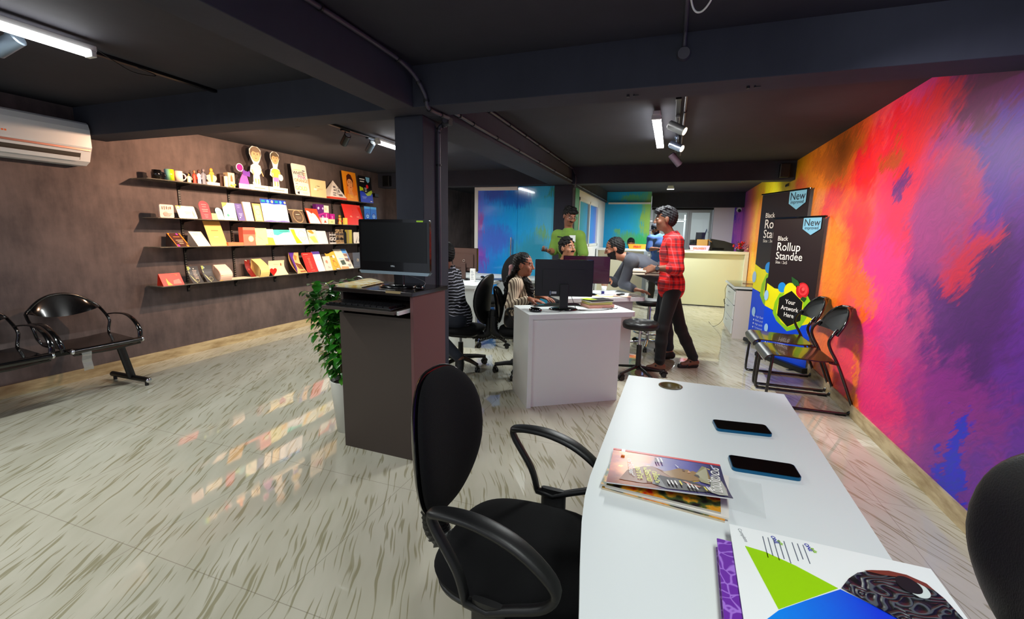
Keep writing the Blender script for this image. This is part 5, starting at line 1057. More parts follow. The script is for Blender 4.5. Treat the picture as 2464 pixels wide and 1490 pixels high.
# ------------------------------------------------------------------ roll-up banners
m_bk = (.14,.09,.10)
def banner(loc, rz, w, h, size_txt, label):
    t = thing('rollup_banner', label, 'banner', loc, rz, 'roll-up banners')
    # faces -Y locally, x 0..w
    mats = [C(m_bk, .38)]; mb = MB(); mb.bx(0,w,0,.0012,.05,h)
    def mi(c):
        m_ = C(c, .38)
        if m_ not in mats: mats.append(m_)
        return mats.index(m_)
    k = [0]
    S = lambda u, v: (u*w, -.0006-.0003*k[0], .05+v*(h-.05))
    def poly(pts, c): k[0] += 1; mb.add([S(u,v) for u,v in pts], [list(range(len(pts)))], mi(c))
    asp = w/(h-.05)
    def disc(u, v, r, c, n=24, ry=1): poly([(u+r*math.cos(2*math.pi*i/n), v+r*ry*asp*math.sin(2*math.pi*i/n)) for i in range(n)], c)
    def txt(s_, u, v, size, c, bold=.004, align='LEFT', width=None): k[0] += 1; p = S(u,v); mb.text(s_, p, (1,0,0), (0,0,1), size, mi(c), align, 0, width, bold)
    blue, yel, grn = (.02,.28,.88), (.93,.90,.05), (.55,.78,.10)
    poly([(0,0),(1,0),(1,.33),(.62,.26),(.3,.31),(0,.38)], blue)
    poly([(0,.36),(.22,.34),(.32,.28),(.62,.245),(1,.31),(1,.41),(.7,.40),(.36,.50),(.18,.50),(0,.53)], yel)
    poly([(.20,.32),(.30,.27),(.55,.215),(.80,.26),(.90,.34),(.94,.45),(.80,.52),(.55,.50),(.30,.47),(.22,.40)], grn)
    poly([(.28,.33),(.40,.27),(.56,.245),(.74,.29),(.82,.36),(.80,.44),(.62,.50),(.42,.48),(.30,.42)], yel)
    disc(.34,.515,.085,(.12,.55,.88)); disc(.52,.50,.13,yel)
    hexa = [(.55+.28*math.sin(math.radians(a)), .375+.28*asp*math.cos(math.radians(a))*1.05) for a in range(0,360,60)]
    poly(hexa, (.06,.04,.05))
    for j, s_ in enumerate(('Your','Artwork','Here')): txt(s_, .55, .408-.046*j, .060*w/.6, (.96,.95,.93), .012, 'CENTER')
    disc(.76,.515,.125,(.80,.10,.14)); disc(.77,.522,.09,(.92,.24,.26)); disc(.76,.518,.05,(.80,.12,.16)); disc(.775,.525,.028,(.95,.35,.35)); disc(.79,.51,.012,(.75,.08,.12))
    poly([(.52,.60),(.66,.575),(.70,.545),(.60,.54),(.54,.56)], (.15,.35,.15)); poly([(.86,.47),(.82,.44),(.74,.455),(.78,.475)], (.12,.28,.12))
    disc(.10,.20,.045,(.62,.78,.93), ry=1.6); disc(.02,.44,.05,(.62,.78,.93), ry=1.8)
    txt('Black', .13, .845, .062*w/.6, (.92,.90,.88)); txt('Rollup', .13, .775, .115*w/.6, (.94,.92,.90), .006); txt('Standee', .13, .712, .105*w/.6, (.94,.92,.90), .006); txt(size_txt, .14, .682, .040*w/.6, (.88,.86,.84))
    poly([(.62,.998),(.95,.998),(.95,.925),(.785,.885),(.62,.925)], (.48,.72,.84)); txt('New', .785, .945, .090*w/.6, (.10,.12,.18), .006, 'CENTER'); txt('improved', .785, .922, .040*w/.6, (.12,.15,.22), .01, 'CENTER')
    for j, n_ in enumerate(('High Quality removable banner','Blade profile changeable','High quality aluminium print','Turbomode option & Fitters','Lightweight portable')):
        v = .165-.026*j; disc(.13, v+.006, .014, (.85,.88,.95), 10); txt(n_, .17, v, .026*w/.6, (.80,.86,.97), 0, 'LEFT', None)
    txt('PRINT', .05, .02, .05*w/.6, (.93,.95,.98), .02)
    mb.build('printed_panel', mats, t)
    mb = MB(); mb.bx(-.012,w+.012,-.012,.012,h-.004,h+.014); mb.build('top_rail', m_shell, t, .003)
    mb = MB(); mb.prism(rrect(.10,.052,.014,4,0,.030), (-.012,0,0), (0,1,0), (0,0,1), (1,0,0), w+.024); mb.build('base_cassette', mat('anthracite_aluminium', (.16,.17,.18), .3, metal=.5), t)
    mb = MB(); mb.tube([(w/2,.02,.05),(w/2,.02,h)], .007, 8); mb.build('pole', m_gas, t)
    for x in (.12,w-.12): mb = MB(); mb.bx(x-.02,x+.02,-.10,.10,0,.006); mb.build('foot', m_gas, t)
    return t
banner((1.055,5.72,0), math.radians(-60.5), .66, 1.575, 'Size : 2x5', 'nearer, shorter black roll-up banner reading Your Artwork Here, behind the metal chairs')
banner((1.04,6.52,0), math.radians(-66), .82, 1.90, 'Size : 3x6', 'taller black roll-up banner half hidden behind the shorter one')
# ------------------------------------------------------------------ visitor chairs
m_seatp = mat('glossy_brown_black_seat', (.22,.10,.07), .2, coat=.4)
def visitor_chair(loc, rz, label):
    t = thing('visitor_chair', label, 'chair', loc, rz, 'black metal visitor chairs by the mural')
    # local: faces -X, y 0..W ; origin at front, near side, floor
    W_ = .46
    for y in (0, W_):
        pts = [(.02,y,.43),(.015,y,.38),(.0,y,.06),(.02,y,.018),(.06,y,.013),(.52,y,.013),(.575,y,.025),(.60,y,.06),(.575,y,.13),(.50,y,.32),(.45,y,.43),(.405,y,.51),(.385,y,.57),(.40,y,.62),(.44,y+(.02 if y == 0 else -.02),.67)]
        mb = MB(); mb.tube(smooth_path(pts, 4), .0115, 8); mb.build('side_frame', m_shell, t)
        mb = MB(); mb.bx(.49,.56,y-.015,y+.015,0,.006); mb.build('foot_pad', m_plast, t)
    P = [[(x, y, z) for y in [W_*j/10 for j in range(11)]] for x, z in [(-.03,.375),(-.035,.40),(-.015,.425),(.02,.437),(.10,.435),(.22,.425),(.34,.418),(.44,.425)]]
    mb = MB(); mb.grid(P, thick=(0,0,-.010)); mb.build('seat', m_seatp, t)
    mb = MB(); mb.grid([[Vector(p)+Vector((-.003,0,.002)) for p in r] for r in P[:4]], thick=(0,0,-.004)); mb.build('front_trim', mat('dark_grey_vinyl', (.16,.17,.18), .3), t)
    mb = MB(); mb.tube([(.40,-.02,.415),(.46,-.02,.405),(.46,W_+.02,.405),(.40,W_+.02,.415)], .008, 6); mb.build('cross_bar', m_shell, t)
    # rounded backrest between curved tubes
    yc = W_/2; rows = []
    for i in range(9):
        v = i/8; hw = (.23)*math.sqrt(max(0, 1-(max(0,v-.15)/.87)**2.6)); hw = max(hw, .06)
        rows.append([(.425+.10*v + .045*(1-(q**2))*1.0, yc+hw*q, .625+.20*v-.0*q*q) for q in [-1+2*j/12 for j in range(13)]])
    mb = MB(); mb.grid(rows, thick=(.010,0,0)); mb.build('backrest', m_leather, t)
    edge = [Vector(r[0]) for r in rows]+[Vector(p) for p in rows[-1][1:-1]]+[Vector(r[-1]) for r in rows[::-1]]
    mb = MB(); mb.tube([p+Vector((.005,0,0)) for p in edge], .011, 8); mb.build('back_rim', m_shell, t)
    return t
visitor_chair((.815,3.98,0), 0, 'nearer black metal visitor chair against the mural')
visitor_chair((.815,4.56,0), 0, 'farther black metal visitor chair between its twin and the banners')
# ------------------------------------------------------------------ people: bodies as one smooth surface
class SDF:
    """signed-distance field of rounded, tapering limbs, blended and turned into one continuous mesh"""
    def __init__(s, lo, hi, h):
        s.h = h; s.lo = np.array(lo, float); n = np.ceil((np.array(hi)-s.lo)/h).astype(int)+1; s.n = n
        s.F = np.full(n, 1.0, np.float32)
        s.ax = [s.lo[i]+h*np.arange(n[i]) for i in range(3)]
    def _win(s, lo, hi):
        a = np.maximum(((np.array(lo)-s.lo)/s.h).astype(int), 0); b = np.minimum(((np.array(hi)-s.lo)/s.h).astype(int)+2, s.n)
        if (b <= a).any(): return None, None
        sl = tuple(slice(a[i], b[i]) for i in range(3))
        X = np.stack(np.meshgrid(*[s.ax[i][sl[i]] for i in range(3)], indexing='ij'), -1)
        return sl, X
    def _put(s, sl, d, k, sub=False):
        A = s.F[sl]; k = max(k, 1e-4)
        if sub:
            d = -d; h = np.clip(.5-.5*(A-d)/k, 0, 1); s.F[sl] = A*(1-h)+d*h + k*h*(1-h)
        else:
            h = np.clip(.5+.5*(A-d)/k, 0, 1); s.F[sl] = A*(1-h)+d*h - k*h*(1-h)
    def cone(s, a, b, ra, rb, k=.02, sub=False):
        a = np.array(a, float); b = np.array(b, float); m = max(ra, rb)+k+s.h*2
        sl, X = s._win(np.minimum(a,b)-m, np.maximum(a,b)+m)
        if sl is None: return s
        ab = b-a; L2 = max(float(ab@ab), 1e-9); t = np.clip(((X-a)@ab)/L2, 0, 1)
        d = np.linalg.norm(X-a-t[...,None]*ab, axis=-1) - (ra+(rb-ra)*t); s._put(sl, d, k, sub); return s
    def ell(s, c, r, R=None, k=.02, sub=False):
        c = np.array(c, float); r = np.array(r, float); m = r.max()+k+s.h*2
        sl, X = s._win(c-m, c+m)
        if sl is None: return s
        q = X-c
        if R is not None: q = q @ R      # columns of R are the local axes
        k0 = np.linalg.norm(q/r, axis=-1); k1 = np.linalg.norm(q/(r*r), axis=-1)+1e-9
        s._put(sl, k0*(k0-1)/k1, k, sub); return s
    def mesh(s):
        F = s.F; n = F.shape; ins = F < 0
        c = np.zeros((n[0]-1,n[1]-1,n[2]-1), int)
        for dx in (0,1):
            for dy in (0,1):
                for dz in (0,1): c += ins[dx:n[0]-1+dx, dy:n[1]-1+dy, dz:n[2]-1+dz]
        act = (c > 0) & (c < 8); idx = -np.ones(act.shape, int); ids = np.argwhere(act); idx[act] = np.arange(len(ids))
        acc = np.zeros((len(ids),3)); cnt = np.zeros(len(ids))
        cor = [(0,0,0),(1,0,0),(0,1,0),(1,1,0),(0,0,1),(1,0,1),(0,1,1),(1,1,1)]
        for a, b in ((0,1),(2,3),(4,5),(6,7),(0,2),(1,3),(4,6),(5,7),(0,4),(1,5),(2,6),(3,7)):
            pa = ids+cor[a]; pb = ids+cor[b]; fa = F[tuple(pa.T)]; fb = F[tuple(pb.T)]; m = (fa < 0) != (fb < 0)
            t = np.where(m, fa/(fa-fb+1e-12), 0)[:,None]; acc += np.where(m[:,None], pa+(pb-pa)*t, 0); cnt += m
        V = s.lo + acc/np.maximum(cnt,1)[:,None]*s.h; Q = []
        for ax in range(3):
            o = [i for i in range(3) if i != ax]; sl0 = [slice(1,-1)]*3; sl0[ax] = slice(0,-1); sl1 = list(sl0); sl1[ax] = slice(1,None)
            A = ins[tuple(sl0)]; B = ins[tuple(sl1)]; E = np.argwhere(A != B); E[:,o] += 1
            q = []
            for d in ((-1,-1),(0,-1),(0,0),(-1,0)):
                p = E.copy(); p[:,o[0]] += d[0]; p[:,o[1]] += d[1]; q.append(idx[tuple(p.T)])
            q = np.stack(q, 1); fl = ins[tuple(E.T)]
            if ax == 1: fl = ~fl
            q[~fl] = q[~fl][:, ::-1]; Q.append(q)
        Q = np.concatenate(Q); Q = Q[(Q >= 0).all(1)]
        return V, Q
def nrm(v): v = np.array(v, float); return v/ (np.linalg.norm(v)+1e-12)
def sdf_object(S, name, mats, parent, matfn=None, smooth=1):
    V, Q = S.mesh()
    if not len(V): return None
    for _ in range(smooth):     # light laplacian smoothing
        acc = np.zeros_like(V); cnt = np.zeros(len(V))
        for i in range(4):
            a, b = Q[:,i], Q[:,(i+1)%4]; np.add.at(acc, a, V[b]); np.add.at(cnt, a, 1)
            np.add.at(acc, b, V[a]); np.add.at(cnt, b, 1)
        V = V*.45+.55*acc/np.maximum(cnt,1)[:,None]
    me = bpy.data.meshes.new(name); me.vertices.add(len(V)); me.vertices.foreach_set('co', V.astype(np.float32).ravel())
    me.loops.add(len(Q)*4); me.polygons.add(len(Q)); me.loops.foreach_set('vertex_index', Q.astype(np.int32).ravel())
    me.polygons.foreach_set('loop_start', np.arange(0,len(Q)*4,4,dtype=np.int32)); me.polygons.foreach_set('loop_total', np.full(len(Q),4,np.int32))
    me.polygons.foreach_set('use_smooth', np.ones(len(Q),bool))
    for m in (mats if isinstance(mats,(list,tuple)) else [mats]): me.materials.append(m)
    if matfn is not None: me.polygons.foreach_set('material_index', matfn(V[Q].mean(1)).astype(np.int32))
    me.update(calc_edges=True); me.validate()
    o = bpy.data.objects.new(name, me); col.objects.link(o)
    if parent: o.parent = parent
    return o
def hand(S, w, d, n, side, curl=.35, sc=1.0, k=.006):
    """palm from wrist w along d, palm facing n, thumb on 'side'"""
    d = nrm(d); n = nrm(n - d*np.dot(n,d)); l = nrm(np.cross(d, n))*side
    w = np.array(w, float); kn = [w + d*(.085-.006*abs(i-1.2))*sc + l*(.030-.020*i)*sc for i in range(4)]
    for i, p in enumerate(kn): S.cone(w+l*(.012-.008*i)*sc, p, .0155*sc, .0125*sc, .010)
    for i, p in enumerate(kn):
        L = [(.040,.025,.020),(.044,.028,.021),(.041,.026,.020),(.032,.020,.018)][i]; a = curl*(1+.08*i)
        q = p; ang = a*.6; dd = d
        for j, l_ in enumerate(L):
            dv = d*math.cos(ang)+n*math.sin(ang); dv = nrm(dv+l*(.10-.07*i)*(1 if j == 0 else .3)); r = (.0092,.0083,.0074)[j]*sc; e = q+dv*l_*sc
            S.cone(q, e, r*1.05, r*.92, k if j == 0 else .002); q = e; ang += a
    t0 = w+d*.022*sc+l*.022*sc; t1 = t0+nrm(d*.65+l*.75+n*.25)*.040*sc; t2 = t1+nrm(d*.9+l*.25+n*.45*(.5+curl))*.032*sc; t3 = t2+nrm(d*.9+n*.5*(.5+curl))*.024*sc
    S.cone(t0, t1, .0155*sc, .0115*sc, .010); S.cone(t1, t2, .0112*sc, .0098*sc, .002); S.cone(t2, t3, .0098*sc, .0080*sc, .002)
def hair_mat(c):
    key = 'hair_%d' % int(c[0]*1000)
    if key in _M: return _M[key]
    N = NT(key, .62); p = N.mapping(N.tc.outputs['Object'], scale=(1,1,.35)); n1 = N.noise(p, 95, 4, .7)
    a = lin(c); N.color(N.ramp(n1, [(.35, tuple(x*.5 for x in a[:3])+(1,)), (.7, tuple(x*2.2 for x in a[:3])+(1,))])); N.b.inputs['Specular IOR Level'].default_value = .3
    bp = N.n('Bump'); bp.inputs['Strength'].default_value = .9; bp.inputs['Distance'].default_value = .006; N.l(n1, bp.inputs['Height']); N.l(bp.outputs[0], N.b.inputs['Normal'])
    _M[key] = N.m; return N.m
def person(label, J, skin=(.45,.28,.20), hair=(.03,.025,.025), shirt=None, pants=None, shoe=None, head_dir=(-1,0,0), body_dir=None, sleeve=.5, h=.0062, build=1.0, hairstyle='short', beard=0, moustache=0, glasses=False, hands=None, roll_cuff=False, longsleeve=False, loose=.0, face_detail=True, sandal=False, female=False, collar=True, legs=True, hc=1.0):
    """J: joints in world coordinates"""
    A = {k: np.array(v, float) for k, v in J.items()}
    root = np.array([A['pelvis'][0], A['pelvis'][1], 0.0]); A = {k: v-root for k, v in A.items()}
    t = thing('person', label, 'person', tuple(root))
    allp = np.array(list(A.values())); lo = allp.min(0)-.22; hi = allp.max(0)+.22; lo[2] = max(lo[2], -.02)
    sh_l, sh_r = A['shl'], A['shr']; neck, pel, head = A['neck'], A['pelvis'], A['head']
    side = nrm(sh_l-sh_r); up = nrm(neck-pel); fwd = nrm(np.cross(side, up)) if body_dir is None else nrm(body_dir)
    # fwd should be where the chest faces (left = side)
    fwd = nrm(np.cross(side, up)); mid = (sh_l+sh_r)/2
    hf = nrm(head_dir); hr = nrm(np.cross(hf, (0,0,1))); hu = nrm(np.cross(hr, hf)); HR = np.stack([hr, hf, hu], 1)  # x right, y fwd, z up
    H = lambda x, y, z: head + HR @ (np.array([x, y, z])*hc)
    b = build
    def torso(S, e=0.0, k=.03, low=True):
        chest = pel*.28+mid*.72; waist = pel*.62+mid*.38; W = np.linalg.norm(sh_l-sh_r)/2
        R = np.stack([side, fwd, up], 1)
        S.ell(chest+fwd*.005, (W*.86*b+e, .105*b+e, .155+e), R, k); S.ell(waist+fwd*.008, (W*.72*b+e, .095*b+e, .13+e), R, k)
        S.ell(pel+up*.03, (.155*b+e, .108*b+e, .11+e), R, k)
        S.cone(sh_l-side*.02, sh_r+side*.02, .052*b+e, .052*b+e, k); S.cone(mid*.6+neck*.4, mid*.6+neck*.4+up*.01, .062+e, .055+e, k)
        if female: 
            for q in (-1,1): S.ell(chest+fwd*.085+side*q*.065+up*.0, (.055+e,.05+e,.055+e), R, .03)
    S = SDF(lo, hi, h)
    torso(S); S.cone(neck-up*.03, head-HR@np.array([0,.012,.075]), .053*b, .049*b, .025)
    # head
    S.ell(H(0,-.012,.028), np.array([.074,.092,.086])*hc, HR, .01); S.ell(H(0,.018,-.045), np.array([.056,.066,.068])*hc, HR, .03)
    S.ell(H(0,.052,-.088), np.array([.024,.022,.018])*hc, HR, .022)      # chin
    S.cone(H(0,.083,.012), H(0,.101,-.030), .0075*hc, .0125*hc, .010); 
    for q in (-1,1):
        S.ell(H(q*.011,.092,-.033), (.008,.010,.007), HR, .006); S.ell(H(q*.031,.088,.006), (.016,.012,.010), HR, .008, sub=True); S.ell(H(q*.031,.0735,.004), (.0125,.0125,.0105), HR, .003)
        S.cone(H(q*.014,.083,.023), H(q*.044,.072,.024), .0065, .006, .008); S.ell(H(q*.074,-.010,-.008), (.009,.020,.031), HR, .006)
        S.ell(H(q*.040,.060,-.030), (.022,.018,.020), HR, .02)
    S.cone(H(-.019,.079,-.060), H(.019,.079,-.060), .0062, .0062, .006); S.cone(H(-.020,.088,-.056), H(.020,.088,-.056), .0022, .0022, .003, sub=True)
    # arms
    for s_, sh, el, wr in (('l', sh_l, A['ell'], A['wrl']), ('r', sh_r, A['elr'], A['wrr'])):
        S.ell(sh, (.058*b,.058*b,.058*b), None, .03); S.cone(sh, el, .046*b, .038*b, .02); S.cone(el, el*.55+wr*.45, .039*b, .038*b, .015); S.cone(el*.55+wr*.45, wr, .038*b, .026*b, .015)
        hd = (hands or {}).get(s_, {}); dd = nrm(np.array(hd.get('d', wr-el))); nn = np.array(hd.get('n', (0,0,-1)), float)
        hand(S, wr, dd, nn, hd.get('side', 1), hd.get('curl', .35), .98)
    if legs:
        for hp, kn, an, fd in ((A['hipl'], A['knl'], A['anl'], A['tol']), (A['hipr'], A['knr'], A['anr'], A['tor'])):
            S.cone(hp, kn, .080*b, .052*b, .03); S.cone(kn, kn*.6+an*.4, .053*b, .055*b, .02); S.cone(kn*.6+an*.4, an, .055*b, .036, .02)
            f = nrm(fd-an); heel = an+np.array([0,0,-.045])-nrm(f*[1,1,0])*.03; S.cone(heel, fd, .034, .026, .02); S.cone(an, heel*.4+fd*.6, .036, .030, .02)
    m_skin = mat('skin_%02d%02d%02d' % tuple(int(c*99) for c in skin), skin, .5, vary=.06, vscale=14)
    m_lip = C(tuple(c*.86+d for c, d in zip(skin, (.04,-.02,-.01))), .45); m_hair = hair_mat(hair)
    m_eye = C((.70,.67,.63), .5); m_iris = C((.06,.04,.035), .35); m_stub = C(tuple(c*.30+.012 for c in skin), .7)
    def mf(P):
        q = ((P-head) @ HR)/hc; x, y, z = q.T; ax = np.abs(x); r = np.zeros(len(P), int)
        r[(y>.072)&(ax<.024)&(np.abs(z+.058)<.0085)] = 1
        r[(((ax-.031)/.013)**2+((z-.004)/.0075)**2<1)&(y>.07)] = 2
        r[(((ax-.031)/.0062)**2+((z-.004)/.0065)**2<1)&(y>.07)] = 3
        r[(np.abs(z-.0265)<.0042)&(ax>.012)&(ax<.048)&(y>.055)] = 4
        if moustache: r[(y>.07)&(ax<.030)&(z>-.053)&(z<-.038)&(y<.105)] = 4
        if beard:
            bd = (z<-.028-.25*(y-.02))&(z>-.135)&(y>-.005)&(ax<.09)&~((y>.07)&(ax<.022)&(np.abs(z+.058)<.009))&~((z>-.045)&(ax<.040)&(y>.06))
            r[bd & (r != 1)] = 4 if beard > 1 else 5
        return r
    sdf_object(S, 'body', [m_skin, m_lip, m_eye, m_iris, m_hair, m_stub], t, mf)
    # hair
    hlo = head-.26; hhi = head+.26
    if hairstyle == 'long': hlo = hlo-[.05,.05,.30]
    Hs = SDF(hlo, hhi, .005)
    Hs.ell(H(0,-.022,.036), np.array([.080,.094,.088])*hc, HR, .01)
    rnd = random.Random(int(abs(head[0])*1000)+7)
    if hairstyle in ('short','curly','wavy','long','crop'):
        Hs.ell(H(0,-.050,-.002), np.array([.073,.062,.078])*hc, HR, .02)
    if hairstyle == 'wavy':
        for i in range(26):
            a = rnd.uniform(-2.2,2.2); x = math.sin(a)*.055; y = math.cos(a)*.075-.015; z = .085+rnd.uniform(-.02,.012)
            Hs.cone(H(x*.6,y*.6,z+.01), H(x*1.25,y*1.22+.01,z-.005+rnd.uniform(-.015,.022)), .022, .009, .010)
        Hs.cone(H(-.045,.070,.070), H(.045,.078,.075), .024, .022, .015)
    if hairstyle == 'curly':
        for i in range(60):
            a = rnd.uniform(0,2*math.pi); e_ = rnd.uniform(.15,1.45); v_ = np.array([math.cos(a)*math.cos(e_)*.080, math.sin(a)*math.cos(e_)*.096-.02, .036+math.sin(e_)*.088])
            Hs.ell(H(*v_), (.015,.015,.015), None, .006)
    if hairstyle in ('short',): Hs.cone(H(-.040,.060,.075), H(.040,.062,.078), .022, .022, .02)
    face = [(0,.098,-.040,.090,.082,.095),(0,.118,.030,.068,.055,.048)] if hairstyle != 'wavy' else [(0,.100,-.042,.092,.080,.092)]
    for (x,y,z,a_,b_,c_) in face: Hs.ell(H(x,y,z), np.array([a_,b_,c_])*hc, HR, .008, sub=True)
    for q in (-1,1): Hs.ell(H(q*.080,.018,-.040), (.024,.046,.050), HR, .006, sub=True)
    Hs.ell(H(0,-.03,-.135), (.12,.12,.055), HR, .01, sub=True)
    if hairstyle == 'long':
        bk = -fwd
        for i in range(44):
            s0 = rnd.uniform(-1.6,1); p = [H(s0*.055, -.060-.02*(1-abs(s0)), .0), H(s0*.075,-.085,-.07)]
            fr_ = s0 < -.7
            q_ = neck+side*(-.075-.035*rnd.random() if fr_ else s0*.10)+(fwd*(.05+.06*rnd.random()) if fr_ else bk*.125)+np.array([0,0,-.02]); p.append(q_); 
            for j in range(1,5): p.append(q_+np.array([0,0,-.062*j])+side*rnd.uniform(-.018,.018)+(fwd if fr_ else bk)*(.012*math.sin(j*2.1+i)+.02))
            for u_, v_ in zip(p, p[1:]): Hs.cone(u_, v_, .017, .013, .006)
    if Hs.F.size:
        X = np.meshgrid(*Hs.ax, indexing='ij'); Hs.F += (.0028*np.sin(X[0]*210+X[2]*60)*np.sin(X[1]*190-X[2]*80)+.0022*np.sin(X[2]*260+X[0]*120)).astype(np.float32)
    sdf_object(Hs, 'hair', m_hair, t, smooth=0)
    if hairstyle == 'cap':
        K = SDF(head-.2, head+.22, .005); K.ell(H(0,-.012,.042), np.array([.084,.100,.088])*hc, HR, .01); K.ell(H(0,.0,-.07), (.14,.16,.095), HR, .004, sub=True)
        K.cone(H(-.035,.085,.030), H(.035,.085,.030), .010, .010, .01); K.cone(H(-.028,.135,.022), H(.028,.135,.022), .008, .008, .02); sdf_object(K, 'cap', C((.16,.18,.22), .8), t)
    # clothes
    e = .014+loose
    S = SDF(lo, hi, h); torso(S, e, .03)
    S.cone(pel+up*.02, pel-up*.04, .115*b+e*.6, .118*b+e*.6, .04); S.ell(pel-up*.03, (.145*b+e,.112*b+e*.6,.09), np.stack([side,fwd,up],1), .03)
    for sh, el, wr in ((sh_l, A['ell'], A['wrl']), (sh_r, A['elr'], A['wrr'])):
        S.ell(sh, (.060*b+e,)*3, None, .03)
        if longsleeve: S.cone(sh, el, .049*b+e, .045*b+e*.7, .02); S.cone(el, el*.16+wr*.84, .046*b+e*.6, .034*b+e*.6, .015)
        else:
            en = sh+(el-sh)*min(1, sleeve*1.0); S.cone(sh, en, .050*b+e, .047*b+e, .02)
            if sleeve > 1: S.cone(el, el+(wr-el)*(sleeve-1), .046*b+e, .042*b+e, .015)
    nk = neck+up*.022; S.ell(nk+up*.045, (.062,.062,.062), None, .004, sub=True)
    if collar:
        for q in (-1,1): S.cone(neck+up*.006+side*q*.045-fwd*.045, neck-up*.022+side*q*.022+fwd*.068, .013, .010, .006)
    # drape folds
    for i in range(7):
        a = rnd.uniform(0, 2*math.pi); z0 = rnd.uniform(.1,.5); c0 = pel+up*z0*np.linalg.norm(mid-pel)+side*math.cos(a)*.14*b+fwd*math.sin(a)*.11*b
        S.cone(c0-side*.05*math.sin(a)-up*.02, c0+side*.05*math.sin(a)+up*.04, .012, .010, .02)
    sdf_object(S, 'shirt', shirt, t)
    if legs:
        S = SDF(lo, hi, h); R = np.stack([side,fwd,up],1); S.ell(pel-up*.01, (.158*b,.118*b,.11), R, .03)
        for hp, kn, an in ((A['hipl'], A['knl'], A['anl']), (A['hipr'], A['knr'], A['anr'])):
            S.cone(hp, kn, .090*b, .064*b, .04); S.cone(kn, kn*.6+an*.4, .065*b, .064*b, .02); end = an+(kn-an)*(.16 if roll_cuff else .03); S.cone(kn*.6+an*.4, end, .064*b, .050, .02)
            S.ell(kn, (.066*b,)*3, None, .02)
            if roll_cuff: S.cone(end, end+(an-kn)*.03, .056, .056, .006)
            else: S.ell(an+(kn-an)*.08, (.054,.054,.022), None, .012)
        sdf_object(S, 'trousers', pants, t)
        for an, fd in ((A['anl'], A['tol']), (A['anr'], A['tor'])):
            S = SDF(np.minimum(an,fd)-.12, np.maximum(an,fd)+.12, .005); f = nrm((fd-an)*[1,1,.6]); f2 = nrm((fd-an)*[1,1,0]); heel = an+np.array([0,0,-.050])-f2*.03
            if sandal:
                l = np.cross((0,0,1), f2); S.cone(heel-[0,0,.025], fd-[0,0,.018]+f2*.02, .030, .030, .02); S.ell((heel+fd)/2+[0,0,.04], (.2,.2,.048), None, .003, sub=True)
                S.cone(fd*.7+heel*.3+l*.038-[0,0,.02], fd*.62+heel*.38+[0,0,.030], .009, .009, .006); S.cone(fd*.7+heel*.3-l*.038-[0,0,.02], fd*.62+heel*.38+[0,0,.030], .009, .009, .006)
                S.cone(an-[0,0,.01]+l*.035-f2*.02, an-[0,0,.0]-l*.035-f2*.02, .012, .012, .01); S.cone(an+f2*.04+l*.03-[0,0,.03], an+f2*.04-l*.03-[0,0,.02], .011, .011, .01)
            else: S.cone(heel, fd, .041, .034, .02); S.cone(an-[0,0,.015], heel*.5+fd*.5, .043, .036, .02); S.ell(an+[0,0,.035], (.033,.033,.04), None, .004, sub=True)
            sdf_object(S, 'shoe', shoe, t)
    if glasses:
        mb = MB(); v = lambda x,y,z: Vector(tuple(H(x,y,z)))
        for q in (-1,1):
            mb.tube([v(q*.032+.021*math.cos(a)*1.0, .100-.10*abs(math.cos(a)*.021*q+.0)*.5, .002+.015*math.sin(a)) for a in [2*math.pi*i/16 for i in range(16)]], .0016, 6, closed=True)
            mb.tube([v(q*.052,.098,.006), v(q*.074,.05,.006), v(q*.078,-.01,.004)], .0014, 6)
        mb.tube([v(-.011,.102,.004), v(.011,.102,.004)], .0014, 6); mb.build('glasses', m_shell, t)
    return t, A, root, (side, fwd, up, HR, H)
# cloth materials
def cloth(name, base, fn=None, rough=.85):
    N = NT(name, rough); N.b.inputs['Sheen Weight'].default_value = .15
    return N
N = NT('red_plaid_flannel', .85); X_, Y_, Z_ = N.xyz(N.tc.outputs['Object'])
def band(a, per, w, off=0.0):
    fr = N.math('FRACT', N.math('ADD', N.math('DIVIDE', a, per), off)); d = N.math('ABSOLUTE', N.math('SUBTRACT', fr, .5)); mr = N.n('MapRange', interpolation_type='SMOOTHSTEP'); N.l(d, mr.inputs['Value']); mr.inputs['From Min'].default_value = w+.04; mr.inputs['From Max'].default_value = w-.02; return mr.outputs[0]
HX = N.math('ADD', X_, N.math('MULTIPLY', Y_, .8))
c = N.mix(N.math('MULTIPLY', band(HX, .072, .14), .62), (.86,.07,.06), (.16,.05,.12)); c = N.mix(N.math('MULTIPLY', band(Z_, .072, .13), .62), c, (.14,.05,.12))
c = N.mix(N.math('MULTIPLY', band(Z_, .072, .03, .5), .55), c, (.85,.45,.45)); c = N.mix(N.math('MULTIPLY', band(HX, .072, .03, .5), .45), c, (.80,.40,.42)); m_plaid = N.color(c)
N = NT('beige_pinstripe', .8); X_, Y_, Z_ = N.xyz(N.tc.outputs['Object']); HX = N.math('ADD', N.math('MULTIPLY', X_, .7), N.math('MULTIPLY', Y_, .7)); c = N.mix(band(HX, .020, .17), (.84,.77,.66), (.36,.27,.22)); m_pin = N.color(c)
N = NT('black_white_stripe', .85); p = N.tc.outputs['Object']; X_, Y_, Z_ = N.xyz(p); wv = N.math('ADD', Z_, N.math('MULTIPLY', N.noise(p, 9, 2), .05)); c = N.mix(band(wv, .030, .12), (.06,.06,.09), (.72,.72,.78)); m_stripe = N.color(c)
def plain(name, c_, rough=.85, v=.08): return mat(name, c_, rough, vary=v, vscale=25, bump=.1, bscale=300, sheen=.1)
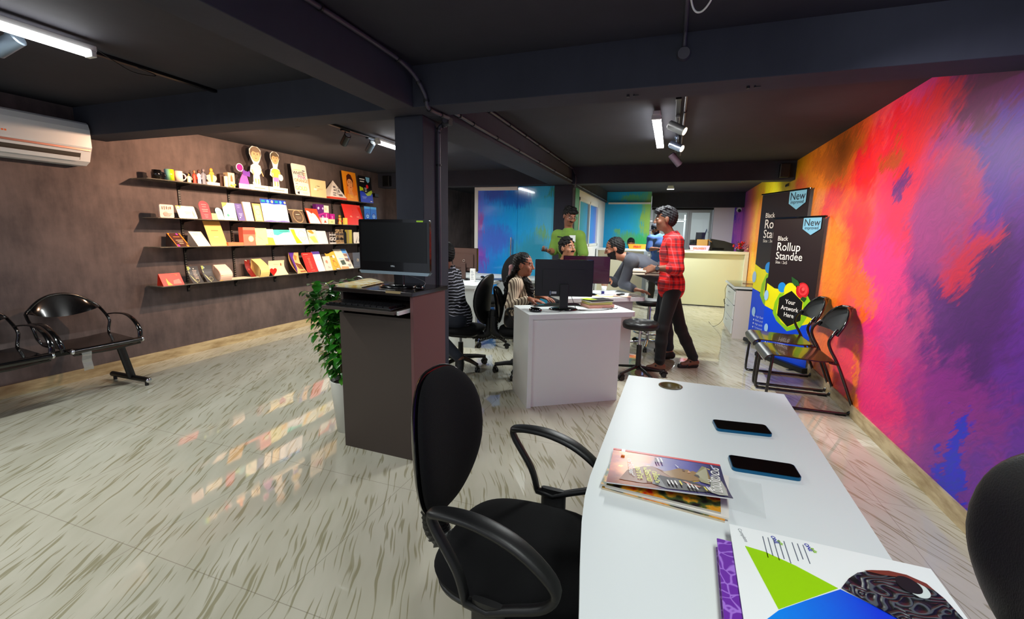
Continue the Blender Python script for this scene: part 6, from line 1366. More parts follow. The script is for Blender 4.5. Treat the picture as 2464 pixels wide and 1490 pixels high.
m_black_jean = plain('black_jeans', (.02,.018,.025)); m_navy = plain('navy_jeans', (.10,.12,.17)); m_grey_shirt = plain('slate_grey_shirt', (.26,.27,.31)); m_green = plain('green_sweatshirt', (.42,.56,.20)); m_blue_sh = plain('blue_shirt', (.22,.36,.62)); m_dk = plain('charcoal_cloth', (.07,.07,.08))
m_shoe = mat('dark_shoe', (.07,.06,.06), .6); m_sandal = mat('brown_sandal', (.10,.06,.05), .6)
J_red = dict(head=(-0.078,4.68,1.527), neck=(-0.014,4.7,1.384), pelvis=(0.024,4.7,0.873), shl=(0.026,4.54,1.306), shr=(-0.013,4.86,1.314), ell=(0.060,4.46,1.060), wrl=(-0.129,4.5,1.053), elr=(-0.021,4.92,1.035), wrr=(-0.144,4.78,0.975), hipl=(0.039,4.62,0.824), hipr=(0.024,4.8,0.811), knl=(-0.027,4.6,0.455), anl=(-0.03,4.62,0.097), tol=(-0.135,4.6,0.036), knr=(0.151,4.82,0.419), anr=(0.301,4.9,0.105), tor=(0.195,4.86,0.036))
J_grey = dict(head=(-0.589,4.98,1.219), neck=(-0.463,5.02,1.132), pelvis=(-0.019,5.12,0.918), shl=(-0.386,4.86,1.098), shr=(-0.432,5.2,1.093), ell=(-0.464,4.92,0.845), wrl=(-0.335,4.84,0.80), elr=(-0.581,5.18,0.828), wrr=(-0.636,5.08,0.872), hipl=(-0.005,5.04,0.854), hipr=(-0.007,5.22,0.855), knl=(-0.001,5.1,0.444), anl=(0.059,5.15,0.095), tol=(-0.034,5.12,0.036), knr=(-0.066,5.28,0.441), anr=(0.012,5.38,0.09), tor=(-0.076,5.36,0.036))
J_woman = dict(head=(-1.292,3.98,1.071), neck=(-1.312,4.0,0.945), pelvis=(-1.37,4.02,0.55), shl=(-1.335,4.13,0.885), shr=(-1.326,3.85,0.890), ell=(-1.30,4.18,0.70), wrl=(-1.141,3.98,0.785), elr=(-1.345,3.77,0.70), wrr=(-1.158,3.74,0.785), hipl=(-1.342,4.10,0.54), hipr=(-1.372,3.93,0.54), knl=(-0.962,4.04,0.52), knr=(-1.002,3.90,0.52), anl=(-1.022,4.04,0.10), anr=(-1.062,3.90,0.10), tol=(-0.902,4.02,0.036), tor=(-0.942,3.88,0.036))
J_stripe = dict(head=(-2.10,3.92,1.143), neck=(-2.065,3.95,1.01), pelvis=(-1.97,3.98,0.53), shl=(-2.01,3.79,0.93), shr=(-2.09,4.12,0.92), ell=(-2.10,3.72,0.69), wrl=(-2.338,3.80,0.70), elr=(-2.298,4.2,0.70), wrr=(-2.50,4.12,0.72), hipl=(-1.94,3.89,0.50), hipr=(-2.00,4.07,0.50), knl=(-2.318,3.82,0.50), anl=(-1.845,3.74,0.164), tol=(-1.815,3.68,0.040), knr=(-2.42,4.15,0.48), anr=(-2.40,4.15,0.10), tor=(-2.52,4.15,0.036))
J_curly = dict(head=(-1.131,5.1,1.206), neck=(-1.183,5.14,1.065), pelvis=(-1.201,5.18,0.56), shl=(-1.347,5.2,0.985), shr=(-1.03,5.10,0.99), ell=(-1.352,5.12,0.72), wrl=(-1.165,4.95,0.785), elr=(-0.955,5.0,0.75), wrr=(-1.034,4.90,0.79), hipl=(-1.28,5.18,0.54), hipr=(-1.111,5.16,0.54), knl=(-1.221,4.78,0.54), knr=(-1.041,4.82,0.54), anl=(-1.201,4.84,0.10), anr=(-1.041,4.88,0.10), tol=(-1.161,4.74,0.036), tor=(-1.001,4.78,0.036))
J_green = dict(head=(-1.236,5.62,1.59), neck=(-1.255,5.66,1.442), pelvis=(-1.239,5.7,0.852), shl=(-1.105,5.63,1.335), shr=(-1.400,5.69,1.342), ell=(-1.037,5.6,1.12), wrl=(-1.032,5.45,0.942), elr=(-1.446,5.66,1.143), wrr=(-1.447,5.44,1.153), hipl=(-1.149,5.68,0.802), hipr=(-1.329,5.72,0.802), knl=(-1.119,5.66,0.46), knr=(-1.329,5.7,0.46), anl=(-1.109,5.72,0.08), anr=(-1.339,5.75,0.08), tol=(-1.079,5.59,0.036), tor=(-1.359,5.62,0.036))
J_cap = dict(head=(-0.309,9.12,1.507), neck=(-0.263,9.16,1.388), pelvis=(-0.214,9.20,0.896), shl=(-0.393,9.04,1.322), shr=(-0.119,9.18,1.335), ell=(-0.413,8.98,1.12), wrl=(-0.255,8.86,1.136), elr=(-0.071,9.07,1.104), wrr=(-0.161,8.89,1.109), hipl=(-0.304,9.20,0.846), hipr=(-0.124,9.20,0.846), knl=(-0.314,9.18,0.46), knr=(-0.104,9.20,0.46), anl=(-0.324,9.23,0.09), anr=(-0.094,9.24,0.09), tol=(-0.354,9.10,0.036), tor=(-0.114,9.10,0.036))
J_seat = dict(head=(-0.848,10.15,1.202), neck=(-0.842,10.18,1.066), pelvis=(-0.844,10.22,0.515), shl=(-0.659,10.18,1.021), shr=(-1.019,10.18,1.021), ell=(-0.609,10.1,0.761), elr=(-1.069,10.1,0.761), wrl=(-0.699,10.0,0.80), wrr=(-0.979,10.0,0.80), hipl=(-0.754,10.22,0.495), hipr=(-0.934,10.22,0.495), knl=(-0.744,10.02,0.50), knr=(-0.944,10.02,0.50), anl=(-0.744,10.10,0.095), anr=(-0.944,10.10,0.095), tol=(-0.744,10.0,0.036), tor=(-0.944,10.0,0.036))
pr_, A_, rt_, fr_ = person('person standing in a red plaid shirt and black trousers, holding two flat white boxes', J_red, (.46,.29,.21), (.07,.07,.085), m_plaid, m_black_jean, m_sandal, (-1,-.10,-.05), hairstyle='wavy', sleeve=1.22, build=.9, loose=.010, sandal=True, h=.0058,
    hands={'l':dict(d=(-1,.25,-.25), n=(0,.75,-.55), side=-1, curl=.45), 'r':dict(d=(-1,-.2,.1), n=(0,-.2,1), side=1, curl=.35)})
# wrist watch
w_ = A_['wrl']; d_ = nrm(A_['wrl']-A_['ell']); mb = MB(); x_, y_, z_ = frame(d_); c_ = Vector(w_)-Vector(d_)*.015
mb.tube([c_+(x_*math.cos(a)+y_*math.sin(a))*.031 for a in [2*math.pi*i/20 for i in range(20)]], .0055, 6, closed=True, flat=1.6); wt = mb.build('watch_strap', m_blk, pr_)
mb = MB(); q_ = c_+Vector((0,-.033,.004)); mb.cyl(q_+Vector((0,.004,0)), q_-Vector((0,.006,0)), .019, None, 18); mb.build('watch_face', mat('watch_face', (.30,.33,.36), .15), wt)
for i, z in enumerate((.982, 1.008)):
    mb = MB(); mb.bx(-.125,.125,-.15,.13,0,.019); t = mb.build('flat_box', mat('ivory_board', (.92,.88,.78), .5), None, .004)
    put(t, (-.225,4.66,z), .05); tag(t, '%s of the two flat ivory boxes held by the person in red plaid' % ('lower' if i == 0 else 'upper'), 'box', 'flat boxes held in the hands')
person('person in a dark grey shirt bending over the second desk on folded arms', J_grey, (.60,.38,.28), (.05,.04,.04), m_grey_shirt, m_navy, m_shoe, (-1,-.12,-.22), hairstyle='crop', longsleeve=True, beard=2, roll_cuff=True, h=.006, hands={'l':dict(d=(1,.05,-.12), n=(0,0,-1), side=1, curl=.25), 'r':dict(d=(-.3,-1,-.2), n=(0,0,-1), side=1, curl=.4)})
pw, A_, rt_, fr_ = person('seated person with long dark wavy hair and a beige pinstripe shirt', J_woman, (.60,.37,.27), (.03,.025,.025), m_pin, plain('dark_skirt', (.10,.09,.10)), m_shoe, (1,.02,-.05), hairstyle='long', longsleeve=True, female=True, build=.88, hc=.94, h=.0058, hands={'l':dict(d=(1,-.2,-.15), n=(0,0,-1), side=1, curl=.2), 'r':dict(d=(1,.1,-.15), n=(0,0,-1), side=-1, curl=.2)})
side_, fwd_, up_, HR_, H_ = fr_; S = SDF(A_['head']-.25, A_['head']+.15, .005)
S.cone(H_(.02,-.125,-.035), H_(-.02,-.125,-.045), .026, .026, .01); S.cone(H_(0,-.13,-.05), H_(0,-.15,-.13), .022, .010, .01); sdf_object(S, 'hair_scarf', C((.88,.66,.66), .7), pw)
person('seated person in a black and white striped shirt, half hidden behind the pillar', J_stripe, (.42,.26,.19), (.03,.025,.025), m_stripe, m_navy, mat('black_trainer', (.06,.07,.09), .6), (-1,.25,-.15), hairstyle='crop', sleeve=.75, h=.006, roll_cuff=False)
mb = MB(); mb.prism([(0,0),(.10,0),(.115,.014),(-.01,.02)], (0,0,0), (1,0,0), (0,0,1), (0,1,0), .001)
person('seated person with curly dark hair and a moustache, looking up behind the raised monitor', J_curly, (.64,.43,.31), (.03,.025,.025), m_dk, m_navy, m_shoe, (.80,-.52,.10), hairstyle='curly', moustache=1, beard=0, longsleeve=True, h=.006)
pg, A_, rt_, fr_ = person('person standing in a green top and glasses, holding a phone', J_green, (.56,.36,.27), (.03,.025,.025), m_green, m_dk, m_shoe, (.55,-.65,-.32), hairstyle='wavy', sleeve=.95, loose=.006, glasses=True, moustache=1, h=.0065, collar=False, hands={'r':dict(d=(-.25,-1,.05), n=(.2,0,1), side=-1, curl=.55), 'l':dict(d=(0,-.6,-.8), n=(0,0,-1), side=1)})
mb = MB(); f_ = Vector((.05,-.99,.1)); o_ = Vector((.075,-.185,1.285))-Vector((0,0,0)); o_ = Vector((-1.185,5.50,1.31))-Vector(rt_)
mb.box(o_+Vector((.02,0,.0)), (.075,.006,.085), Euler((.08,0,.18)).to_matrix()); mb.build('chest_print', C((.88,.90,.88), .5), pg)
mb = MB(); mb.box(Vector((-1.30,5.505,1.325))-Vector(rt_), (.12,.006,.014), Euler((.05,.12,-.1)).to_matrix()); mb.build('chest_stripe', C((.10,.12,.12), .6), pg)
ph = thing('phone', 'dark phone held by the person in green', 'phone', (-1.478,5.335,1.165)); mb = MB(); mb.box((0,0,0), (.075,.15,.009), Euler((.15,.1,.35)).to_matrix()); mb.build('phone_body', m_shell, ph, .003)
person('person in a blue shirt and grey cap with a dark beard, standing by the counters', J_cap, (.50,.32,.23), (.03,.025,.025), m_blue_sh, m_dk, m_shoe, (-.62,-.72,-.38), hairstyle='cap', beard=2, sleeve=.95, h=.0075, roll_cuff=False)
person('person seated behind the white side counter, only the dark hair and brow showing', J_seat, (.50,.32,.23), (.03,.025,.025), m_dk, m_dk, m_shoe, (.1,-1,-.35), hairstyle='short', longsleeve=True, h=.0085)
# ------------------------------------------------------------------ stools
def stool(loc, label, z=.545, rz=0.3):
    t = thing('stool', label, 'stool', loc, rz, 'round black swivel stools'); r = .17
    mb = MB(); n = 16; vs = []; 
    R_ = [0,.15,.3,.45,.6,.75,.88,.96,1.0,1.0,.96]; Z_ = [0,0,0,0,-.002,-.004,-.008,-.016,-.03,-.055,-.068]
    N_ = 48
    for i, (a, b) in enumerate(zip(R_, Z_)):
        for k in range(N_):
            th = 2*math.pi*k/N_; x, y = r*a*math.cos(th), r*a*math.sin(th)
            tuft = -.008*(math.exp(-((x*14)%1-.5)**2*60)*1 + math.exp(-((y*14)%1-.5)**2*60)) if a < .9 else 0
            vs.append((x, y, z+b+tuft+.004))
    fs = [(i*N_+k, i*N_+(k+1)%N_, (i+1)*N_+(k+1)%N_, (i+1)*N_+k) for i in range(len(R_)-1) for k in range(N_)]; mb.add(vs, [f[::-1] for f in fs], 0, True); mb.cyl((0,0,z-.068),(0,0,z-.060),r*.96,None,N_)
    mb.build('padded_seat', m_leather, t)
    mb = MB(); mb.cyl((0,0,.30),(0,0,z-.066),.013,None,14); mb.build('gas_lift', m_chrome, t)
    mb = MB(); mb.cyl((0,0,.07),(0,0,.31),.025,None,16); mb.build('column', m_plast, t)
    mb = MB(); mb.tube([(.0,-.02,z-.08),(.02,-.15,z-.085)], .005, 6); mb.build('height_lever', m_plast, t)
    for k in range(5):
        a = 2*math.pi*k/5; c, s = math.cos(a), math.sin(a); mb = MB(); mb.tube([(c*.02,s*.02,.09),(c*.24,s*.24,.055)], [.018,.013], 8, flat=.8); mb.build('base_leg', m_plast, t); castor(t, (c*.24,s*.24,-.012), a+k, m_plast)
    return t
stool((-.225,4.36,.012), 'round black tufted stool with chrome post beside the middle desk')
t = thing('stool', 'second black stool in front of the bending person, with a round foot ring', 'stool', (-.20,5.60,0), .9, 'round black swivel stools')
mb = MB(); mb.lathe([(0,.60),(.14,.60),(.16,.59),(.165,.56),(.155,.535),(0,.535)], n=32); mb.build('padded_seat', m_leather, t)
mb = MB(); mb.cyl((0,0,.07),(0,0,.535),.020,None,14); mb.build('column', m_chrome, t); mb = MB(); mb.tube([(.17*math.cos(a),.17*math.sin(a),.20) for a in [2*math.pi*i/28 for i in range(28)]], .009, 8, closed=True); mb.build('foot_ring', m_chrome, t)
mb = MB(); mb.tube([(.17,0,.20),(-.17,0,.20)], .006, 6); mb.build('ring_spoke', m_chrome, t)
for k in range(5):
    a = 2*math.pi*k/5; c, s = math.cos(a), math.sin(a); mb = MB(); mb.tube([(c*.02,s*.02,.09),(c*.26,s*.26,.062)], [.018,.013], 8); mb.build('base_leg', m_chrome, t); castor(t, (c*.26,s*.26,0), a+k, m_plast)
# ------------------------------------------------------------------ things on the office desks
m_mback = mat('dark_monitor_back', (.085,.085,.095), .38)
x_, y_, _ = uv(.36,.235)
m = monitor('monitor', 'large black monitor seen from behind on the middle desk', (x_,y_,.75), DR+math.pi-math.radians(14), .475, .30, .105, back=m_mback, depth=.028)
# the monitor's rear faces the viewer
mb = MB(); mb.text('DELL', (.035,.0445,.36), (-1,0,0), (0,0,1), .016, bold=.01); mb.build('maker_mark', C((.16,.16,.18), .3), m)
mb = MB(); mb.bx(.06,.10,.0305,.0315,.128,.146); mb.build('rear_label', C((.80,.80,.82), .5), m)
mb = MB(); mb.bx(.105,.115,.0305,.0315,.118,.15); mb.build('rear_port', C((.45,.5,.6), .4), m)
x_, y_, _ = uv(.93,1.08)
monitor('monitor', 'raised monitor with a maroon sheen on the second desk, before the curly-haired person', (x_,y_,.75), DR+math.pi-math.radians(22), .475, .28, .115, back=mat('maroon_gloss_back', (.20,.03,.13), .2, coat=.4), depth=.026)
m = monitor('monitor', 'brown-backed monitor on the L-shaped desk, left of the glass cabin', (-2.53,5.32,.75), math.radians(168), .40, .30, .115, back=mat('brown_monitor_back', (.27,.19,.17), .45), depth=.03)
mb = MB(); mb.tube([(0+.016*math.cos(a),.0475,.25+.016*math.sin(a)) for a in [2*math.pi*i/18 for i in range(18)]], .002, 6, closed=True); mb.build('round_badge', C((.6,.55,.52), .4), m)
t = thing('product_box', 'narrow white carton standing before the brown-backed monitor', 'box', (-2.33,5.10,.75), .1)
mb = MB(); mb.bx(-.034,.034,-.015,.015,0,.165); mb.build('carton', C((.92,.91,.89), .5), t, .004)
mb = MB()
for k in range(6): mb.bx(-.02,.02-.006*(k%3),-.0156,-.0152,.03+.02*k,.036+.02*k)
mb.build('printed_lines', C((.45,.45,.5), .5), t)
t = thing('mouse', 'black mouse on the L-shaped desk', 'mouse', (-2.42,5.62,.75), .5); mb = MB(); mb.ell((0,0,.012),(.03,.05,.018)); mb.v = [(x,y,max(z,0)) for x,y,z in mb.v]; mb.build('mouse_body', m_shell, t)
x_, y_, _ = uv(.09,.13); t = thing('mouse', 'black mouse at the left corner of the middle desk', 'mouse', (x_,y_,.75), DR+.9); mb = MB(); mb.ell((0,0,.012),(.032,.055,.024)); mb.v = [(x,y,max(z,0)) for x,y,z in mb.v]; mb.build('mouse_body', m_shell, t); mb = MB(); mb.cyl((-.004,.032,.03),(.004,.032,.03),.007,None,10); mb.build('scroll_wheel', m_plast, t)
mb = MB(); mb.tube([uv(u,v,z) for u,v,z in [(.12,.12,.757),(.18,.08,.754),(.26,.07,.754),(.32,.12,.754)]], .0018, 6); tag(mb.build('mouse_cable', m_blk), 'thin black mouse cable on the middle desk', 'cable')
for nm, pts in (('hanging from the monitor on the middle desk and curving right', [(.42,.22,.87),(.44,.19,.80),(.45,.14,.757),(.52,.09,.754),(.66,.10,.754),(.78,.17,.754),(.80,.24,.756)]),('running under the stacked books on the middle desk', [(.33,.24,.86),(.34,.20,.79),(.40,.17,.757),(.55,.13,.754),(.68,.16,.754),(.76,.13,.754)]),('forked at its end on the middle desk', [(.70,.20,.755),(.80,.16,.754),(.84,.20,.754)])):
    mb = MB(); mb.tube(smooth_path([uv(*p) for p in pts], 5), .0024, 6); tag(mb.build('cable', m_blk), 'black cable %s' % nm, 'cable', 'cables on the middle desk')
x_, y_, _ = uv(.10,.42); 
t = thing('keyboard', 'black keyboard under the hands of the long-haired person', 'keyboard', uv(.36,.405,.75), DR+math.pi); mb = MB(); mb.bx(-.21,.21,-.05,.05,0,.012); mb.build('keyboard_body', m_shell, t, .003)
zz = .75
for i, (w, d, h, c, lab, r, du) in enumerate(((.235,.17,.028,(.88,.66,.58),'thick book with pink page edges, lowest of the stack on the middle desk',.05,0),(.21,.165,.018,(.80,.72,.42),'yellowish book second from the bottom of the stack',.0,-.005),(.22,.16,.010,(.86,.84,.80),'white booklet near the top of the stack',.1,.0),(.21,.15,.008,(.09,.09,.10),'black cover on top of the book stack',.16,.005))):
    mb = MB(); mb.bx(-w/2,w/2,-d/2,d/2,0.0015,h-.0015); mb.bx(-w/2-.002,w/2+.002,-d/2-.002,d/2+.002,h-.0015,h,1); mb.bx(-w/2-.002,w/2+.002,-d/2-.002,d/2+.002,0,.0015,1)
    o = mb.build('book', [C(c, .6), C((.55,.70,.15) if i == 1 else tuple(x*.75 for x in c), .5)]); put(o, uv(.70+du,.30,zz), DR+r); tag(o, lab, 'book', 'books stacked on the middle desk'); zz += h
mb = MB(); mb.prism([(0,0),(.09,0),(.05,.11),(-.04,.08)], (0,0,0), (1,0,0), (0,1,0), (0,0,1), .001); tag(put(mb.build('leaflet', C((.68,.82,.12), .5)), uv(.60,.27,zz+.0003), DR), 'lime green leaflet corner on top of the stack', 'leaflet')
random.seed(4)
for k in range(7):
    cs = [(.93,.92,.90),(.90,.80,.50),(.92,.88,.84),(.85,.85,.88),(.90,.70,.62),(.95,.94,.92),(.86,.84,.80)][k]
    mb = MB(); mb.bx(-.09,.09,-.065,.065,0,.0012); o = mb.build('paper', C(cs, .6)); put(o, uv(.99+.062*k+ .01*(k%2), .86+.045*(k%4), .7501+.0014*k), DR+random.uniform(-.7,.7)); o['label'] = 'paper'; tag(o, ['white sheet','yellow sheet','cream sheet','pale grey sheet','pink sheet','bright white sheet','greyish sheet'][k]+' among the loose papers on the second desk', 'paper', 'loose papers on the second desk')
mb = MB(); mb.bx(-.05,.05,-.02,.02,0,.012); tag(put(mb.build('stapler', m_blk, None, .004), uv(1.24,.90,.762), DR+.5), 'small black tool lying on the papers of the second desk', 'tool')
t = thing('cup', 'small white cup by the elbows of the bending person', 'cup', uv(1.20,1.20,.75)); mb = MB(); mb.lathe([(.0,.002),(.022,.002),(.03,.065),(.026,.065),(.02,.008),(0,.008)], n=20); mb.build('cup_body', m_wplastic, t)
mb = MB(); mb.bx(-.012,.012,-.012,.012,0,.03); tag(put(mb.build('adapter', C((.15,.18,.55), .4)), uv(1.12,1.06,.75), DR), 'small blue adapter beside the raised monitor', 'adapter')
mb = MB(); mb.tube(smooth_path([uv(1.12,1.05,.775),uv(1.10,1.00,.76),uv(1.11,.92,.7625),uv(1.20,.87,.765)],5), .0018, 6); tag(mb.build('cable', m_blk), 'thin cable from the blue adapter', 'cable')
mb = MB(); mb.tube(smooth_path([(-1.98,5.68,.756),(-1.96,5.65,.70),(-1.97,5.63,.62),(-1.95,5.63,.56),(-1.975,5.63,.52),(-1.99,5.63,.58),(-1.965,5.63,.66),(-1.99,5.65,.72)],4), .006, 6)
tag(mb.build('cable', C((.20,.24,.32), .5)), 'bundled dark cable hanging off the L-shaped desk', 'cable')
mb = MB(); mb.prism(rrect(.34,.20,.04,5), (0,0,0), (1,0,0), (0,1,0), (0,0,1), .012); tag(put(mb.build('wrist_rest', C((.28,.36,.48), .6)), (-2.15,5.50,.75), .6), 'blue grey rounded pad on the L-shaped desk', 'pad')
# ------------------------------------------------------------------ reception
def name_sign(loc, txt, c1, c2, label, rz=0):
    t = thing('desk_sign', label, 'sign', loc, rz); mb = MB(); mb.prism([(-.16,0),(.16,0),(.19,.10),(-.19,.10)], (0,0,0), (1,0,0), (0,.25,1), (0,1,-.25), .012); mb.build('sign_board', [C(c1, .4)], t, .003)
    mb = MB(); mb.text(txt, (0,-.002,.03), (1,0,0), (0,.25,1), .055, align='CENTER', bold=.03, off=.002); mb.build('sign_text', C(c2, .4), t); return t
name_sign((-.66,9.50,1.10), 'PRINT', (.98,.55,.15), (.85,.10,.15), 'orange desk sign on the white side counter')
name_sign((.52,9.62,1.10), 'DELIVERY', (.95,.70,.80), (.95,.42,.12), 'pink and orange desk sign on the cream reception counter')
t = thing('printer', 'black machine on the reception counter', 'printer', (.93,9.88,1.10)); mb = MB(); mb.prism([(-.20,0),(.24,0),(.24,.14),(.05,.20),(-.20,.24)], (0,0,0), (1,0,0), (0,0,1), (0,1,0), .22); mb.build('body', m_plast, t, .01); mb = MB(); mb.bx(-.16,.06,-.004,0,.02,.06); mb.build('tray_slot', m_shell, t)
t = thing('carton', 'open brown cardboard box on the reception counter', 'box', (.585,9.84,1.10), -.2); mb = MB(); mb.bx(-.10,.10,-.09,.09,0,.22); mb.build('carton_body', mat('cardboard', (.66,.50,.24), .8), t); mb = MB(); mb.box((.13,0,.20),(.09,.18,.004),Euler((0,.7,0)).to_matrix()); mb.build('flap', mat('cardboard'), t)
for k in range(3): mb = MB(); mb.bx(-.14,.14,-.09,.09,0,.004); tag(put(mb.build('paper', C([(.93,.93,.90),(.10,.10,.11),(.90,.88,.75)][k], .6)), (.34+.05*k,9.80-.03*k,1.10+.0045*k), .3*k), '%s sheet lying on the reception counter' % ('white','black','cream')[k], 'paper', 'sheets on the reception counter')
t = thing('desk_screen', 'small black screen behind the sheets on the reception counter', 'monitor', (.42,10.03,1.10)); mb = MB(); mb.bx(-.08,.08,-.01,.01,.02,.14); mb.build('screen', m_shell, t); mb = MB(); mb.bx(-.04,.04,-.03,.03,0,.02); mb.build('stand_base', m_shell, t)
# flower arrangement
random.seed(9); t = thing('flower_arrangement', 'red and cream flower arrangement at the right end of the reception counter', 'flowers', (1.26,9.72,1.10))
mb = MB(); mb.lathe([(0,0),(.06,0),(.08,.05),(.0,.05)], n=16); mb.build('bowl', C((.15,.12,.10), .5), t)
for k in range(26):
    a = random.uniform(0,6.28); r = random.uniform(.02,.13); z = random.uniform(.06,.20)-(r-.05)*.3
    mb = MB(); mb.ell((r*math.cos(a), r*math.sin(a)*.7, z), (.020,.020,.016), n=10, m=6); mb.build('bloom', C((.78,.08,.10) if r < .08 else ((.88,.80,.55) if k % 3 else (.75,.12,.14)), .6), t)
mb = MB()
for k in range(70):
    a = random.uniform(0,6.28); r = random.uniform(.05,.15); b_ = Vector((r*math.cos(a), r*math.sin(a)*.7, random.uniform(.05,.17))); dd = Vector((math.cos(a),math.sin(a)*.7,random.uniform(-.1,1.2))).normalized(); s_ = dd.cross(Vector((0,0,1))).normalized()*.008
    mb.add([b_-s_*.3, b_+dd*.035-s_, b_+dd*.08, b_+dd*.035+s_], [(0,1,2,3)])
o = mb.build('leaves', C((.20,.30,.10), .6), t); o['kind'] = 'stuff'
# CCTV dome, wall speaker, chain
t = thing('security_camera', 'white dome camera on the violet end wall', 'camera', (1.325,11.0,1.97)); mb = MB(); mb.cyl((0,0,0),(0,-.04,0),.055,.05,20); mb.build('mount', m_wplastic, t, .004); mb = MB(); mb.ell((0,-.05,-.02),(.035,.035,.035)); mb.build('lens_dome', m_shell, t)
t = thing('wall_speaker', 'black speaker on the second cross beam, by the mural', 'speaker', (1.27,6.64,2.21)); mb = MB(); mb.box((0,0,0),(.11,.08,.17)); mb.build('cabinet', m_plast, t, .008); mb = MB(); mb.cyl((0,-.041,-.03),(0,-.044,-.03),.04,None,20); mb.build('driver', m_blk, t)
t = thing('wall_speaker', 'black speaker on the second cross beam, above the banner prints on the left', 'speaker', (-4.64,6.64,2.20)); mb = MB(); mb.box((0,0,0),(.13,.08,.17)); mb.build('cabinet', m_plast, t, .008); mb = MB(); mb.cyl((0,-.041,-.03),(0,-.044,-.03),.04,None,20); mb.build('driver', m_blk, t)
mb = MB(); 
for k, yy in enumerate((6.97,7.03,7.09)): mb.tube([(1.396,yy+.026*math.cos(a),2.07+.016*math.sin(a)) for a in [2*math.pi*i/14 for i in range(14)]], .005, 6, closed=True)
tag(mb.build('chain', m_blk), 'short piece of black chain high on the yellow part of the mural', 'chain')
mb = MB(); mb.tube(smooth_path([(.83,7.30,.68),(.80,7.30,.60),(.815,7.32,.50),(.80,7.28,.42),(.82,7.30,.38),(.80,7.33,.45),(.82,7.29,.30),(.80,7.3,.12),(.70,7.4,.006),(.66,7.8,.006)],5), .003, 6); tag(mb.build('cable', m_blk), 'black cable hanging down the side of the low cabinet', 'cable')
mb = MB(); mb.tube(smooth_path([(1.0,7.1,.722),(1.1,7.05,.724),(1.18,7.1,.722)],4), .004, 6); tag(mb.build('pen', C((.55,.2,.15), .5)), 'thin red pen on the low cabinet', 'pen')
# print room behind the doors
t = thing('print_machine', 'large grey printing machine in the bright back room', 'machine', (.55,13.0,0)); mb = MB(); mb.bx(-.35,.35,-.3,.3,0,1.0); mb.build('body', C((.70,.72,.72), .5), t, .02); mb = MB(); mb.bx(-.30,.10,-.32,-.30,1.02,1.30); mb.build('control_panel', C((.30,.32,.34), .4), t); mb = MB(); mb.bx(-.1,.25,-.25,.2,1.0,1.10); mb.build('feeder', C((.45,.47,.48), .5), t)
t = thing('back_room_screen', 'dark screen on an arm in the bright back room', 'monitor', (.66,12.3,1.22)); mb = MB(); mb.box((0,0,.12),(.22,.03,.30),Euler((.1,0,.2)).to_matrix()); mb.build('screen', m_plast, t); mb = MB(); mb.tube([(.05,0,.0),(.14,.05,.35),(.24,.0,.10),(.25,0,-.1)], .02, 8); mb.build('arm', C((.25,.35,.50), .4), t)
mb = MB(); mb.tube([(0,.05,-1.22),(0,.05,0)], .02, 8); mb.build('post', m_alu, t)
t = thing('storage_rack', 'pale storage rack in the bright back room', 'rack', (-.2,14.2,0))
for z in (.3,.8,1.3,1.8): mb = MB(); mb.bx(-.5,.5,-.2,.2,z,z+.03); mb.build('shelf_board', C((.75,.76,.76), .5), t)
for x in (-.5,.5): mb = MB(); mb.bx(x-.02,x+.02,-.2,.2,0,2.0); mb.build('upright', C((.62,.64,.66), .5), t)
for k, (x, z, c) in enumerate(((-.3,1.33,(.85,.70,.30)),(.1,1.33,(.35,.42,.55)),(-.1,.83,(.55,.45,.38)),(.3,.83,(.7,.7,.68)))): mb = MB(); mb.bx(-.1,.1,-.12,.12,0,.2); tag(put(mb.build('storage_box', C(c, .6)), (-.2+x,14.2,z+.003), 0), '%s storage box on the rack in the back room' % ('yellow','blue grey','brown','light grey')[k], 'box', 'boxes on the back room rack')
